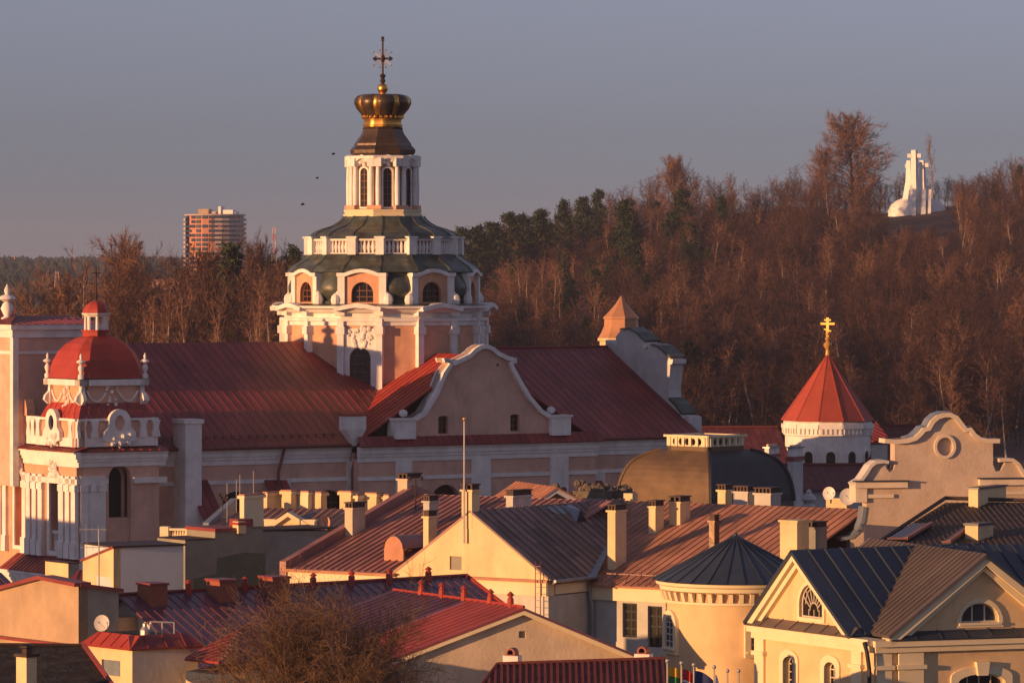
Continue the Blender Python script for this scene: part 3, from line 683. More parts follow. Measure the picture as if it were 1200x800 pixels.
# attic parapet
def attic(F, u0, u1, w_, z0, z1, posts, ocu=None):
    MB().box(F, u0, u1, w_ + .25, w_ + .6, z0, z1 - .15).build('attic_wall', PINKF if F is FW else PINK, church)
    MB().box(F, u0, u1, w_ + .15, w_ + .7, z0 + .0, z0 + .55).build('attic_plinth', WHITE, church)
    MB().box(F, u0 - .05, u1 + .05, w_ + .12, w_ + .75, z1 - .148, z1).build('attic_coping', WHITE, church)
    for u in posts:
        k = MB(); k.prism(F, [(u - .27, z0 + .551), (u + .27, z0 + .551), (u + .25, z0 + .8), (u + .17, z0 + 1.1), (u + .2, z1 - .4), (u + .3, z1 - .149), (u - .3, z1 - .149), (u - .2, z1 - .4), (u - .17, z0 + 1.1), (u - .25, z0 + .8)], w_ + .05, w_ + .26); k.build('attic_post', WHITE, church)
    if ocu is not None:
        u = ocu; hole = [(u + .36 * math.cos(t * math.pi / 8), z0 + 1.45 + .48 * math.sin(t * math.pi / 8)) for t in range(16)]
        out = [(u + 1.15, z0 + .4), (u + 1.1, z0 + .9), (u + .78, z0 + 1.2)] + [(u + .78 * math.cos(t * math.pi / 10), z0 + 1.5 + .82 * math.sin(t * math.pi / 10)) for t in range(1, 10)] + [(u - .78, z0 + 1.2), (u - 1.1, z0 + .9), (u - 1.15, z0 + .4), (u - .2, z0 + .15), (u, z0 - .1), (u + .2, z0 + .15)]
        cr_ = MB().prism(F, out, w_ - .08, w_ + .2, [hole]).build('attic_cartouche', WHITE, church)
        MB().prism(F, hole, w_ + .1, w_ + .14).build('oculus', PINK if F is CH else GLASS, cr_)
        k = MB(); rr = random.Random(4)
        for i in range(12): k.ball(F.P(u + rr.uniform(-.8, .8), w_ - .1, z0 + rr.uniform(.1, .8)), rr.uniform(.09, .18), n=6)
        k.build('stucco_leaves', WHITE, cr_)
        h = MB(); h.loft([[F.P(u + .7 * math.cos(math.pi * t / 8), ww, z0 + 1.5 + .72 * math.sin(math.pi * t / 8)) for t in range(9)] for ww in (w_ + .2, w_ + 1.7)], closed=False, caps=False)
        h.build('oculus_hood', REDT, cr_)
za, zb2 = TZ + .3, CH.z(491, uf, wt0)
attic(FW, -5.8, -.05, 0, za, zb2, [fu(p) for p in (37, 43, 81, 88)], fu(61))
attic(CH, uf + .0, ut1, wt0, za, zb2, [CH.u(p, wt0) for p in (98, 112, 169, 184)], CH.u(140, wt0))
attic(FW, -20, -5.9, .3, za, zb2, [FW.u(p, .3) for p in (1, 32)])
# skirt roof of the turret, garland storey, dome, lantern: square plan turned with the church
DC = CH.at(-27.3, -10.1, 0); DZ = lambda y: EYE - (y - HOR) * 286.6 / K
def sq(prof, name, m, n=4, rot=R(45), smooth=None, F=DC, parent=church, rib=0):
    k = MB(); prof = [(r * math.sqrt(2), z) for r, z in prof]; k.lathe(F, 0, 0, prof, n=n, rot=rot); return k.build(name, m, parent, smooth=smooth)
sr = [(2.75, DZ(492)), (2.5, DZ(487)), (2.35, DZ(480)), (2.15, DZ(474))]
for k in range(4):
    F = DC.at(0, 0, 90 * k); rp = [(2.66, DZ(492.5)), (2.52, DZ(485)), (2.38, DZ(479)), (2.15, DZ(471))]
    k_ = MB()
    for (r0, z0), (r1, z1) in zip(rp[:-1], rp[1:]):
        k_.slope([F.P(-r0, -r0, z0), F.P(r0, -r0, z0), F.P(r1, -r1, z1), F.P(-r1, -r1, z1)], cu=.7, cv=3, thick=0)
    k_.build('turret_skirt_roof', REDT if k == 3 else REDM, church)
    # garland storey
    G = 2.1
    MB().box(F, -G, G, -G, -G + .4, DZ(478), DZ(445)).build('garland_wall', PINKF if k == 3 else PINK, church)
    sw_ = MB()
    for side in (-1, 1):
        pr = None
        for i in range(9):
            t = i / 8; u = side * (.45 + 1.35 * t); z = DZ(459) - .75 * math.sin(math.pi * t * .9) + .35 * t
            q = F.P(u, -G - .06, z)
            if pr is not None: sw_.tube(pr, q, .07, n=5)
            pr = q
    for i in range(12): sw_.ball(F.P(rng.uniform(-.42, .42), -G - .06, DZ(457) + rng.uniform(-1.1, .55)), rng.uniform(.08, .17), n=6)
    sw_.build('garland', WHITE, church)
    for side in (-1, 1):
        vt = MB().prism(F, [(side * (G - .15), DZ(473)), (side * (G + .2), DZ(473)), (side * (G + .5), DZ(468)), (side * (G + .42), DZ(463)), (side * (G + .15), DZ(458)), (side * (G + .02), DZ(446)), (side * (G - .15), DZ(446))], -G - .14, -G + .1).build('scroll_bracket', WHITE, church)
    MB().sweep(F, [(-G - .35, DZ(443.5)), (G + .35, DZ(443.5))], -G - .35, -G + .3, .38).build('garland_cornice', WHITE, church)
    dpf = [(2.45, DZ(442.5)), (2.38, DZ(438)), (2.32, DZ(430)), (2.18, DZ(421)), (1.92, DZ(411)), (1.55, DZ(402.5)), (1.05, DZ(396)), (.62, DZ(393))]
    d_ = MB()
    for (r0, z0), (r1, z1) in zip(dpf[:-1], dpf[1:]):
        c0, c1 = r0 * .74, r1 * .74     # flat side and its chamfer
        d_.add([F.P(-c0, -r0, z0), F.P(c0, -r0, z0), F.P(c1, -r1, z1), F.P(-c1, -r1, z1)], [(0, 1, 2, 3)])
        d_.add([F.P(c0, -r0, z0), F.P(r0, -c0, z0), F.P(r1, -c1, z1), F.P(c1, -r1, z1)], [(0, 1, 2, 3)])
    d_.build('dome', REDT, church)
    for side in (-1,):
        uc, wc = side * 2.25, -2.25; b = F.P(uc, wc, 0); ff = Fr(b.x, b.y, F.az)
        zq = DZ(443)
        MB().lathe(ff, 0, 0, [(.2, zq), (.2, zq + .25), (.09, zq + .35), (.2, zq + .65), (.17, zq + .8), (.06, zq + .9), (.3, zq + 1.05), (.28, zq + 1.12), (.06, zq + 1.25), (.1, zq + 1.4), (.02, zq + 1.6)], n=8).build('finial_urn', WHITE, church, smooth=50)
MB().lathe(DC, 0, 0, [(.85, DZ(394)), (.85, DZ(388.5)), (.95, DZ(388)), (.95, DZ(386.5)), (.2, DZ(386))], n=8, rot=R(22.5)).build('lantern_base', REDT, church)
for i in range(8):
    a_ = R(22.5 + 45 * i); q = DC.P(.66 * math.sin(a_), -.66 * math.cos(a_), 0)
    MB().tube((q.x, q.y, DZ(386.5)), (q.x, q.y, DZ(371)), .10, .085, n=8).build('lantern_column', WHITE, church)
MB().lathe(DC, 0, 0, [(.72, DZ(371)), (.76, DZ(370)), (.9, DZ(368)), (.92, DZ(366.8)), (.3, DZ(366.5))], n=8, rot=R(22.5)).build('lantern_cornice', WHITE, church)
MB().lathe(DC, 0, 0, [(.86, DZ(366.6)), (.8, DZ(362)), (.62, DZ(357)), (.35, DZ(353.5)), (.06, DZ(352))], n=8, rot=R(22.5)).build('lantern_cap', REDT, church)
sp = MB(); sp.tube(DC.P(0, 0, DZ(352.5)), DC.P(0, 0, DZ(311)), .05, .035, n=5); sp.tube(DC.P(-.32, 0, DZ(320)), DC.P(.32, 0, DZ(320)), .035, n=4); sp.ball(DC.P(0, 0, DZ(347)), .12); sp.build('spire_cross', IRON, church)
# raised facade block behind
b0, b1, bw0, bw1 = -30.6, -24.4, -5.2, 5.2; bz = CH.z(386, -28, bw0)
MB().box(CH, b0, b1, bw0, bw1, 12, bz).build('facade_block', PINK, church)
MB().box(CH, b0 - .35, b1 + .35, bw0 - .35, bw1 + .35, bz + .002, bz + .32).build('block_cornice', WHITE, church)
MB().box(CH, b0 - .15, b1 + .12, bw0 - .13, bw1 + .13, bz - .5, bz).build('block_frieze', WHITE, church)
MB().box(CH, b0 - .06, b1 + .06, bw0 - .08, bw1 + .08, bz - 1.55, bz - 1.35).build('block_band', WHITE, church)
MB().box(CH, b0 - .1, b0 + .3, bw0 - .12, bw0 + .3, 12, bz - .5).build('corner_pilaster', WHITE, church)
bz2 = bz + .33; pk = CH.z(361, -29, 0) 
q = [P(b0 - .4, bw0 - .4, bz2), P(b1 + .4, bw0 - .4, bz2), P(b1 + .4, bw1 + .4, bz2), P(b0 - .4, bw1 + .4, bz2)]
r1_, r2_ = P(-27.8, 0, pk), P(-24.6, 0, pk - .0)
MB().slope([q[0], q[1], P(b1 + .4, 0, pk - .5), r1_], cu=.6, cv=3, thick=0).build('block_roof', REDM, church)
MB().slope([q[3], q[0], r1_], cu=.6, cv=3, thick=0).build('block_roof', REDM, church)
# facade top: paired lit pilasters, volute, urns
MB().box(FW, -20, FW.u(15, .3), .3, .62, zb2, bz).build('upper_facade', PINKF, church)
for px in (12, 7, 1): MB().box(FW, FW.u(px, .3) - .22, FW.u(px, .3) + .22, .05, .32, zb2 - .05, bz - .3).build('pilaster', CREAMT, church)
MB().box(FW, -20, FW.u(15, .3) + .25, -.1, 1.1, bz + .005, bz + .33).build('upper_cornice', WHITE, church)
u0, u1 = FW.u(15, .3), FW.u(31, .3)
MB().prism(FW, [(u0, zb2), (u1, zb2), (u1, fz(480, -6)), (FW.u(29.5, .3), fz(471, -6)), (FW.u(26.5, .3), fz(463.5, -6)), (FW.u(23, .3), fz(461, -6)), (FW.u(20, .3), fz(463, -6)), (FW.u(17.5, .3), fz(459, -6)), (FW.u(16, .3), fz(450, -6)), (u0, fz(440, -6))], .32, .9).build('facade_volute', PINKF, church)
for px, y0, sc_ in ((22.5, 463, 1.0), (8.5, 381, 1.35)):
    b = FW.P(FW.u(px, .6), .6, 0); z = FW.z(y0, -6, .5); ff = Fr(b.x, b.y, FW.az)
    MB().lathe(ff, 0, 0, [(r_ * sc_, z + h_ * sc_) for r_, h_ in [(.3, 0), (.3, .3), (.15, .4), (.32, .75), (.2, 1.0), (.12, 1.05), (.42, 1.2), (.36, 1.32), (.1, 1.42), (.16, 1.6), (.02, 1.9)]], n=10).build('finial_urn', WHITE, church, smooth=50)
# lower red canopy roofs at the foot of the facade
for F, a_, b_, w_ in ((FW, -8, .2, -.02),):
    MB().slope([F.P(a_, w_ - 1.3, fz(672)), F.P(b_ + .2, w_ - 1.3, fz(672)), F.P(b_ + .2, w_, fz(655)), F.P(a_, w_, fz(655))], cu=.5, cv=2).build('base_roof', REDM, church)
    cornice(F, a_, b_ + .2, w_ - .95, fz(676), church); MB().box(F, a_, b_ + .2, w_ - .95, w_, 0, fz(677)).build('base_wall', PINKF, church)
MB().box(CH, uf, ut1, wt0 - .35, wt0, 0, zb_ - .0).build('base_plinth', WHITE, church)
# ================================================================ town roofs in front of the church
def house(name, label, loc, group=None, cat='house'): return thing(name, label, cat, loc, group)
def gable_block(F, u0, u1, w0, w1, ze_, zr_, parent, wall, roof, ridge='w', over=.3, wins=(), cu=.5, cv=2.0, z0=0, trim=None, roofkw={}, um=None, gable_holes=()):
    """walls with gables and a two-sided roof; ridge 'w' = gable towards the viewer, 'u' = slope towards the viewer"""
    if ridge == 'w':
        um = (u0 + u1) / 2 if um is None else um
        MB().prism(F, [(u0, z0), (u1, z0), (u1, ze_), (um, zr_), (u0, ze_)], w0, w0 + .5, [w['o'] for w in wins]).build('wall', wall, parent)
        MB().prism(F, [(u0, z0), (u1, z0), (u1, ze_), (um, zr_), (u0, ze_)], w0 + 1.2, w1).build('wall', wall, parent)
        MB().box(F, u0, u0 + .4, w0 + .5, w0 + 1.2, z0, ze_).build('wall', wall, parent); MB().box(F, u1 - .4, u1, w0 + .5, w0 + 1.2, z0, ze_).build('wall', wall, parent)
        kl = (zr_ - ze_) / (um - u0); kr = (zr_ - ze_) / (u1 - um); t = .05
        A = MB().slope([F.P(u0 - over, w1 + over, ze_ - over * kl + t), F.P(u0 - over, w0 - over, ze_ - over * kl + t), F.P(um, w0 - over, zr_ + t), F.P(um, w1 + over, zr_ + t)], cu=cu, cv=cv, **roofkw).build('roof', roof, parent)
        B = MB().slope([F.P(u1 + over, w0 - over, ze_ - over * kr + t), F.P(u1 + over, w1 + over, ze_ - over * kr + t), F.P(um, w1 + over, zr_ + t), F.P(um, w0 - over, zr_ + t)], cu=cu, cv=cv, **roofkw).build('roof', roof, parent)
        MB().tube(F.P(um, w0 - over - .02, zr_ + .06), F.P(um, w1 + over, zr_ + .06), .07).build('ridge_cap', roof, B)
        return A, B
    wm = (w0 + w1) / 2 if um is None else um
    MB().prism(F, rect(u0, u1, z0, ze_), w0, w0 + .5, [w['o'] for w in wins]).build('wall', wall, parent)
    MB().box(F, u0, u1, w0 + 1.2, w1, z0, ze_ - .05).build('wall', wall, parent)
    for ua, ub in ((u0, u0 + .4), (u1 - .4, u1)):
        k = MB(); q = [(w0 + .501, z0), (w0 + .501, ze_ - .02), (wm, zr_ - .02), (w1, ze_ - .02), (w1, z0)]
        n = len(q); V = [F.P(ua, a, z) for a, z in q] + [F.P(ub, a, z) for a, z in q]
        k.add(V, [tuple(range(n)), tuple(range(2 * n - 1, n - 1, -1))] + [(i, i + n, (i + 1) % n + n, (i + 1) % n) for i in range(n)]); k.build('wall', wall, parent)
    kf = (zr_ - ze_) / (wm - w0); kb = (zr_ - ze_) / (w1 - wm); t = .05
    A = MB().slope([F.P(u0 - over, w0 - over, ze_ - over * kf + t), F.P(u1 + over, w0 - over, ze_ - over * kf + t), F.P(u1 + over, wm, zr_ + t), F.P(u0 - over, wm, zr_ + t)], cu=cu, cv=cv, **roofkw).build('roof', roof, parent)
    B = MB().slope([F.P(u1 + over, w1 + over, ze_ - over * kb + t), F.P(u0 - over, w1 + over, ze_ - over * kb + t), F.P(u0 - over, wm, zr_ + t), F.P(u1 + over, wm, zr_ + t)], cu=cu, cv=cv, **roofkw).build('roof', roof, parent)
    MB().tube(F.P(u0 - over, wm, zr_ + .06), F.P(u1 + over, wm, zr_ + .06), .07).build('ridge_cap', roof, A)
    return A, B
def pxbox(F, px0, px1, w0, w1, py0, py1):
    u0 = F.u(px0, w0); u1 = F.u(px1, w0); return u0, u1, w0, w1, F.z(py1, u0, w0), F.z(py0, u0, w0)
def dish(parent_or_none, pos, r, az, tilt, name='satellite_dish', label=None, m=WSHADE, group=None, base=.9):
    """a shallow reflector with its arm, feed and bracket"""
    F = Fr(pos.x, pos.y, az); t = thing(name, label, 'satellite dish', (pos.x, pos.y, pos.z - base), group)
    N = F.P(0, -1, 0) - F.P(0, 0, 0); N.z = 0; N = (N.normalized() * math.cos(R(tilt)) + Vector((0, 0, math.sin(R(tilt))))).normalized()
    X = N.orthogonal().normalized(); Y = N.cross(X); n = 20; k = MB()
    def rg(rr, d): return [pos + X * rr * math.cos(2 * math.pi * i / n) + Y * rr * math.sin(2 * math.pi * i / n) + N * d for i in range(n)]
    rs = [rg(r * q, .28 * r * q * q) for q in (.02, .35, .65, .88, 1.0)]
    bk = [rg(r * q, .28 * r * q * q - .04) for q in (1.0, .65, .02)]
    k.loft(rs + bk); k.build('reflector', m, t, smooth=50)
    a = MB(); a.tube(pos + Y * (-r * .9) * (1 if Y.z > 0 else -1) + N * .2, pos + N * r * 1.0, .012, n=4); a.ball(pos + N * r * 1.02, .045, n=6); a.build('feed_arm', STEEL, t)
    b = MB(); b.tube(pos - N * .06, pos - N * .3, .06, n=6); b.tube(pos - N * .3, Vector((pos.x, pos.y, pos.z - base)) - N * .25, .045, n=6); b.build('mast', IRON, t)
    return t

# ---------------------------------------------------------------- cream courtyard house (left wing, gabled wing, rear wing)
cc = W(643, 680, 222); CY = Fr(cc.x, cc.y, 35); zE = cc.z
court = house('courtyard_house', 'cream walled house with a large lit gable and three metal roofs joined in valleys', CY.P(-5, 0, 0))
uA = CY.u(551, 0); uB = 2 * uA; zA = CY.z(598, uA, 0); hh = CY.u(533, 0)
# gable wing
vent_o = rect(CY.u(527, 0), CY.u(541, 0), CY.z(667, -6), CY.z(651, -6))
MB().prism(CY, [(uB, zE - .1), (0, zE - .1), (0, zE + .1), (uA, zA), (uB, zE + .1)], 0, .4, [vent_o]).build('gable_wall', CREAM, court)
MB().prism(CY, vent_o, .08, .12).build('vent_panel', OLIVE, court)
MB().box(CY, uB, 0, -.12, .5, zE - .75, zE - .1).build('eaves_band', CREAMT, court)
MB().box(CY, uB * .62, 0.12, -.34, .5, zE - .098, zE + .03).build('eaves_ledge', RUST, court)
MB().box(CY, uB, -.0, .0, 13, 0, zE - .76).build('gable_wing_wall', PALE, court)
MB().box(CY, -.22, .05, .52, 3.6, zE - .7, zE).build('eaves_band', CREAMT, court)
wR = 13.8
k1 = (zA - zE) / (-uA)
gr = MB().slope([CY.P(.35, -.02, zE - .1), CY.P(.35, 3.7, zE - .1), CY.P(uA, wR, zA + .03), CY.P(uA, -.02, zA + .03)], cu=.62, cv=1.5, seam=.05).build('gable_roof', DBRN, court)
MB().slope([CY.P(uB - .1, 6.5, zE), CY.P(uB - .1, -.02, zE), CY.P(uA, -.02, zA + .03), CY.P(uA, 9, zA + .03)], cu=.62, cv=1.5).build('gable_roof', RBRN, court)
MB().tube(CY.P(.4, -.05, zE - .02), CY.P(.4, 3.7, zE - .02), .09).build('gutter', GREYM, court)
# blue-grey patched dormer on the dark slope
p0 = CY.u(655, 7); 
def on_slope(u, w): return zE + (u / uA) * (zA - zE) if u > uA else zE
ud = uA * .86; wd = CY.w(662, uA * .86)
dm = MB(); a_ = CY.P(ud + .7, wd, on_slope(ud + .7, wd) + .04); b_ = CY.P(ud + .7, wd + 1.0, on_slope(ud + .7, wd) + .04); t_ = CY.P(ud + .6, wd + .5, on_slope(ud + .6, 0) + .6); bk = CY.P(ud - .45, wd + .5, on_slope(ud - .45, 0) + .05)
bl_, br_ = CY.P(ud - .5, wd - 1.3, on_slope(ud - .5, 0) + .05), CY.P(ud - .5, wd + 1.3, on_slope(ud - .5, 0) + .05)
dm.add([a_, t_, bk, bl_, b_, br_], [(0, 1, 2, 3), (1, 4, 5, 2)]); dor = dm.build('roof_dormer', GREYM, court)
MB().add([a_, b_, t_], [(0, 1, 2)]).build('dormer_opening', DARK, dor)
# left wing
uL0 = CY.u(340, 0); w4 = 10.8; z4 = CY.z(578, CY.u(478, w4), w4)
bl = MB().slope([CY.P(uL0, -.1, zE - .02), CY.P(uB + .3, -.1, zE - .02), CY.P(uB + .3, w4 * .0 + 4, zE + 4 / w4 * (z4 - zE)), CY.P(-3.5, w4, z4), CY.P(uL0, w4, z4)], cu=.42, cv=2.2, seam=.06).build('left_wing_roof', RBRN, court)
MB().slope([CY.P(uB + .3, 0, zE), CY.P(6, w4 - .2, z4 - .06), CY.P(4, w4, z4), CY.P(uA, w4, z4), ], cu=.42, cv=2.2).build('left_wing_roof', RBRN, court) if False else None
MB().slope([CY.P(-3.5, w4 * 2, zE), CY.P(uL0, w4 * 2, zE), CY.P(uL0, w4, z4), CY.P(-3.5, w4, z4)], cu=.6, cv=3).build('left_wing_roof', RBRN, court)
MB().slope([CY.P(uA - 1, w4 - 3.8, z4 - 3.8 / w4 * (z4 - zE)), CY.P(-3.5, w4 - 3.8, z4 - 3.8 / w4 * (z4 - zE)), CY.P(-3.5, w4, z4), CY.P(uA - 1, w4, z4)], cu=.42, cv=2.2, seam=.06).build('left_wing_roof', RBRN, court)
MB().box(CY, uL0, uB, .0, w4 * 2 - .3, 0, zE - .3).build('left_wing_wall', CREAM, court)
MB().box(CY, uL0 - .1, uB, -.25, .0, zE - .75, zE - .15).build('left_wing_cornice', CREAMT, court)
MB().box(CY, uL0 - .15, uB + .2, -.42, -.08, zE - .148, zE + .0).build('eaves_flashing', RUST, court)
# raised fire parapet along the left verge
def verge(F, u0, u1, w0, z0, w1, z1, h, m, name, parent, d=.0):
    k = MB(); q = [(w0, z0 - .6), (w1, z1 - .6), (w1, z1 + h), (w0, z0 + h)]
    V = [F.P(u0, a, z) for a, z in q] + [F.P(u1, a, z) for a, z in q]
    k.add(V, [(0, 1, 2, 3), (7, 6, 5, 4), (0, 4, 5, 1), (1, 5, 6, 2), (2, 6, 7, 3), (3, 7, 4, 0)]); return k.build(name, m, parent)
verge(CY, uL0 - .4, uL0, -.35, zE - .1, w4, z4, .45, RBRN, 'fire_parapet', court)
verge(CY, uL0 - .4, uL0, w4, z4, w4 * 2, zE, .45, RBRN, 'fire_parapet', court)
# rear wing with long lit roof
w5 = 3.6; z5e = CY.z(684, CY.u(700, w5), w5); z5 = CY.z(589.5, uA, wR); uR5 = CY.u(1012, wR)
wn1, wn2 = [rect(CY.u(a, w5), CY.u(b, w5), CY.z(yb, 2, w5), CY.z(yt, 2, w5)) for a, b, yt, yb in ((729.5, 746.5, 706, 746), (759, 776, 708, 756))]
MB().prism(CY, rect(0, uR5, 0, z5e), w5, w5 + .5, [wn1, wn2]).build('rear_wing_wall', PALE, court)
MB().box(CY, 0, uR5, w5 + 1.2, w5 + 18, 0, z5e - .1).build('rear_wing_wall', PALE, court)
for o_ in (wn1, wn2): window(CY, court, o_, w5, fmat=mat('dark_window_frame', (.05, .05, .05)), depth=.22, bars=(2, 4), bw=.09)
MB().box(CY, 0.06, uR5, w5 - .22, w5 + .1, z5e - .75, z5e - .0).build('rear_wing_cornice', CREAMT, court)
kk = (z5 - z5e) / (wR - w5)
rw = MB().slope([CY.P(.2, w5 - .5, z5e), CY.P(uR5 - 2.2, w5 - .5, z5e), CY.P(uR5 + .2, w5 + 6, z5e + (6.5) * kk), CY.P(uR5 + .2, wR, z5), CY.P(uA - .2, wR, z5)], cu=.42, cv=3.0, seam=.035).build('rear_wing_roof', RUST, court)
MB().slope([CY.P(uR5, wR * 2 - w5, z5e), CY.P(uA - 8, wR * 2 - w5, z5e), CY.P(uA - 8, wR, z5), CY.P(uR5, wR, z5)], cu=.6, cv=3).build('rear_wing_roof', RUST, court)
MB().tube(CY.P(uA - 1, wR, z5 + .05), CY.P(uR5, wR, z5 + .05), .1).build('roof_ridge', RUST, court)
# zinc valley between the dark slope and the rear wing
va, vb = CY.P(.2, 3.1, zE - .02), CY.P(uA, wR + .1, z5 + .08)
m = MB(); d_ = Vector((CY.c, -CY.s, 0)) * .45; n_ = Vector((0, 0, .03))
m.add([va - d_ + n_, va + d_ + n_, vb + d_ + n_, vb - d_ * 1.4 + n_], [(0, 1, 2, 3)]); m.build('valley_flashing', GREYM, court)
dpp = CY.P(.15, w5 - .25, 0)
MB().path([Vector((dpp.x, dpp.y, z5e - .1)), Vector((dpp.x, dpp.y, z5e - .6)), Vector((dpp.x + .12, dpp.y, z5e - 1.0)), Vector((dpp.x + .12, dpp.y, 0))], .1, n=8).build('downpipe', GREYM, court)
# snow guard rail
for px in (0,):
    g = MB(); zq = z5e + .55 * kk + .35
    g.tube(CY.P(.8, w5 + .1, zq), CY.P(6, w5 + .1, zq), .035, n=4)
    for i in range(8): g.tube(CY.P(.8 + i * .72, w5 + .1, zq + .05), CY.P(.8 + i * .72, w5 - .25, zq - .45), .03, n=4)
    g.build('snow_guard', REDP, court)
# chimneys of the courtyard house
def roof5(w): return z5e + (w - w5 + .5) * kk
def ch5(px0, px1, w, d, ytop, parent=rw, m=CREAM, pots=2, nm='chimney', zb=None):
    u0, u1 = CY.u(px0, w), CY.u(px1, w); return u0, u1
def chim_px(F, pxl, pxm, pxr, w, ytop, zb, m, parent, pots=2, name='chimney'):
    """left lit side spans pxl..pxm, the front spans pxm..pxr"""
    u0 = F.u(pxm, w); u1 = F.u(pxr, w); d = max(.35, F.w(pxl, u0) - w)
    return chimney(F, u0, u1, w, w + abs(d), zb, F.z(ytop, u0, w), m, parent, capm=m, name=name, pots=pots)
def blockc(F, pxl, pxr, ytop, w, zb, m, parent, lit=.4, pots=2, name='chimney', d=None):
    """stack standing square to frame F, its silhouette spanning pxl..pxr"""
    G_ = Fr(F.P(0, 0, 0).x, F.P(0, 0, 0).y, F.az); sc = F.P(F.u((pxl + pxr) / 2, w), w, 0).y / K; wd = (pxr - pxl) * sc
    a = wd * (1 - lit) / abs(F.c); b = wd * lit / max(.15, abs(F.s))
    u0 = F.u(pxr, w) - a if F.s >= 0 else F.u(pxl, w)
    return chimney(F, u0, u0 + a, w, w + b, zb, F.z(ytop, u0, w), m, parent, capm=m, name=name, pots=pots)
CS = CY.at(0, 0, 70)                                           # frame along the other wall direction (faces right)
# stacks stand with their narrow side to the sun; build them in the courtyard frame
def stack(px0, pxm, px1, ytop, w, m=CREAM, pots=2, parent=rw, F=CY, zb=None, name='chimney'):
    """sunny face (az+) spans px0..pxm, shaded face spans pxm..px1; nearest corner at depth w"""
    u1 = F.u(pxm, w); u0 = F.u(px0, w); wb = F.w(px1, u1)
    z1 = F.z(ytop, u1, w); zb = z1 - 3.4 if zb is None else zb
    return chimney(F, u0, u1, w, wb, zb, z1, m, parent, capm=m, name=name, pots=pots)
stack(712, 721, 734, 600, 5.0); stack(760, 768, 778, 595, 9.6); stack(784, 797, 809, 590, 10.8)
st = stack(914, 934, 948, 612, 5.6, pots=0); stack(943, 958, 969, 620, 8.0, m=GREYW)
stack(841, 850, 858, 576, wR + 1.0, zb=z5 - 1); stack(859, 876, 884, 578, wR + .8, zb=z5 - 1, m=PALE, pots=4); stack(884, 903, 915, 580, wR + .8, zb=z5 - 1, m=PALE, pots=4)
vb_ = stack(831, 837, 843, 612, 8.0, m=COPBR, pots=2, name='roof_vent')
ub = CY.u(737, wR + .5); MB().box(CY, ub - .2, ub + .35, wR + .3, wR + .8, z5, z5 + .5).build('roof_hatch', CREAM, rw)
stack(541, 553, 562, 576, -.02, zb=zA - .9, parent=gr, m=CREAM, pots=2)
stack(496, 503, 514, 589, 6.0, parent=bl, m=PALE, pots=2); stack(496, 502, 512, 607, .05, parent=bl, m=CREAM, pots=2)
stack(593, 601, 623, 583, 5.6, parent=gr, m=PALE, pots=4)
stack(404, 413, 428, 597, 4.6, parent=bl, m=BEIGE, pots=2); stack(466, 477, 494, 563, w4 - .6, parent=bl, m=BEIGE, pots=2)
# mast on the left wing, flagpole on the gable
b = CY.P(CY.u(487, w4 - 2.2), w4 - 2.2, 0); q = MB(); q.tube((b.x, b.y, z4 - .9), (b.x, b.y, z4 + 1.0), .04); q.tube((b.x - .3, b.y, z4 + .95), (b.x + .3, b.y, z4 + .95), .03, n=4); q.ball((b.x - .3, b.y, z4 + .95), .1); q.ball((b.x + .3, b.y, z4 + .95), .1); q.build('roof_antenna', IRON, court)
b = CY.P(CY.u(544, -.2), -.2, 0); fp = thing('flagpole', 'bare pale pole standing on the chimney at the top of the cream gable', 'flagpole', (b.x, b.y, zA + .4))
MB().tube((b.x, b.y, zA - 1.6), (b.x, b.y, CY.z(492, uA, 0)), .06, .04, n=6).build('pole', STEEL, fp); MB().ball((b.x, b.y, CY.z(491, uA, 0)), .1).build('finial', GOLD, fp)
# barrel dormer on the left wing
ud = CY.u(463, 1.7); zq = zE + 1.8 * (z4 - zE) / w4
bd = MB(); 
def harc(u, w, z, r, h, n=8): return [CY.P(u + r * math.cos(math.pi * i / n), w, z + h * math.sin(math.pi * i / n)) for i in range(n + 1)]
rr0 = harc(ud, 1.5, zq + .55, .62, .65) ; rr1 = harc(ud, 6.0, zq + .55, .62, .65)
bd.loft([rr0, rr1], caps=False, closed=False); bdo = bd.build('barrel_dormer', RBRN, court, smooth=50)
MB().prism(CY, arch(ud, .6, zq - .1, zq + 1.18), 1.58, 1.7).build('dormer_front', RUST, bdo)
# ladder by the gable foot
ld = MB(); a = CY.u(628, -.4); b = CY.u(634, -.4)
for u in (a, b): ld.tube(CY.P(u, -.45, zE - 2.7), CY.P(u, -.45, zE + .95), .03, n=4)
for i in range(11): ld.tube(CY.P(a, -.45, zE - 2.6 + i * .33), CY.P(b, -.45, zE - 2.6 + i * .33), .02, n=4)
ldt = thing('ladder', 'thin metal ladder fixed to the wall at the right foot of the cream gable', 'ladder', CY.P(a, -.45, 0)); ld.build('ladder_rails', REDP, ldt)
# pale gabled dormer behind the ridge + low rubble chimneys
gd = thing('dormer_house', 'small pale roof gable peeping over the red metal ridge beside rubble chimneys', 'house', W(645, 600, 262) - Vector((0, 0, 12)))
GF = frame_at(645, 262, -18); zz = lambda y: EYE - (y - HOR) * 262 / K
uu = [GF.u(p) for p in (619, 649, 681)]
MB().prism(GF, [(uu[0], 0), (uu[2], 0), (uu[2], zz(590)), (uu[1], zz(573)), (uu[0], zz(592))], 0, 5).build('wall', RUST, gd)
MB().sweep(GF, [(uu[0] - .2, zz(593)), (uu[1], zz(571)), (uu[2] + .3, zz(590))], -.5, .1, .3).build('bargeboard', BLUEW, gd)
MB().slope([GF.P(uu[0] - .25, 7, zz(593)), GF.P(uu[0] - .25, -.55, zz(593)), GF.P(uu[1], -.55, zz(571) + .05), GF.P(uu[1], 7, zz(571) + .05)], cu=.6).build('roof', RUST, gd)
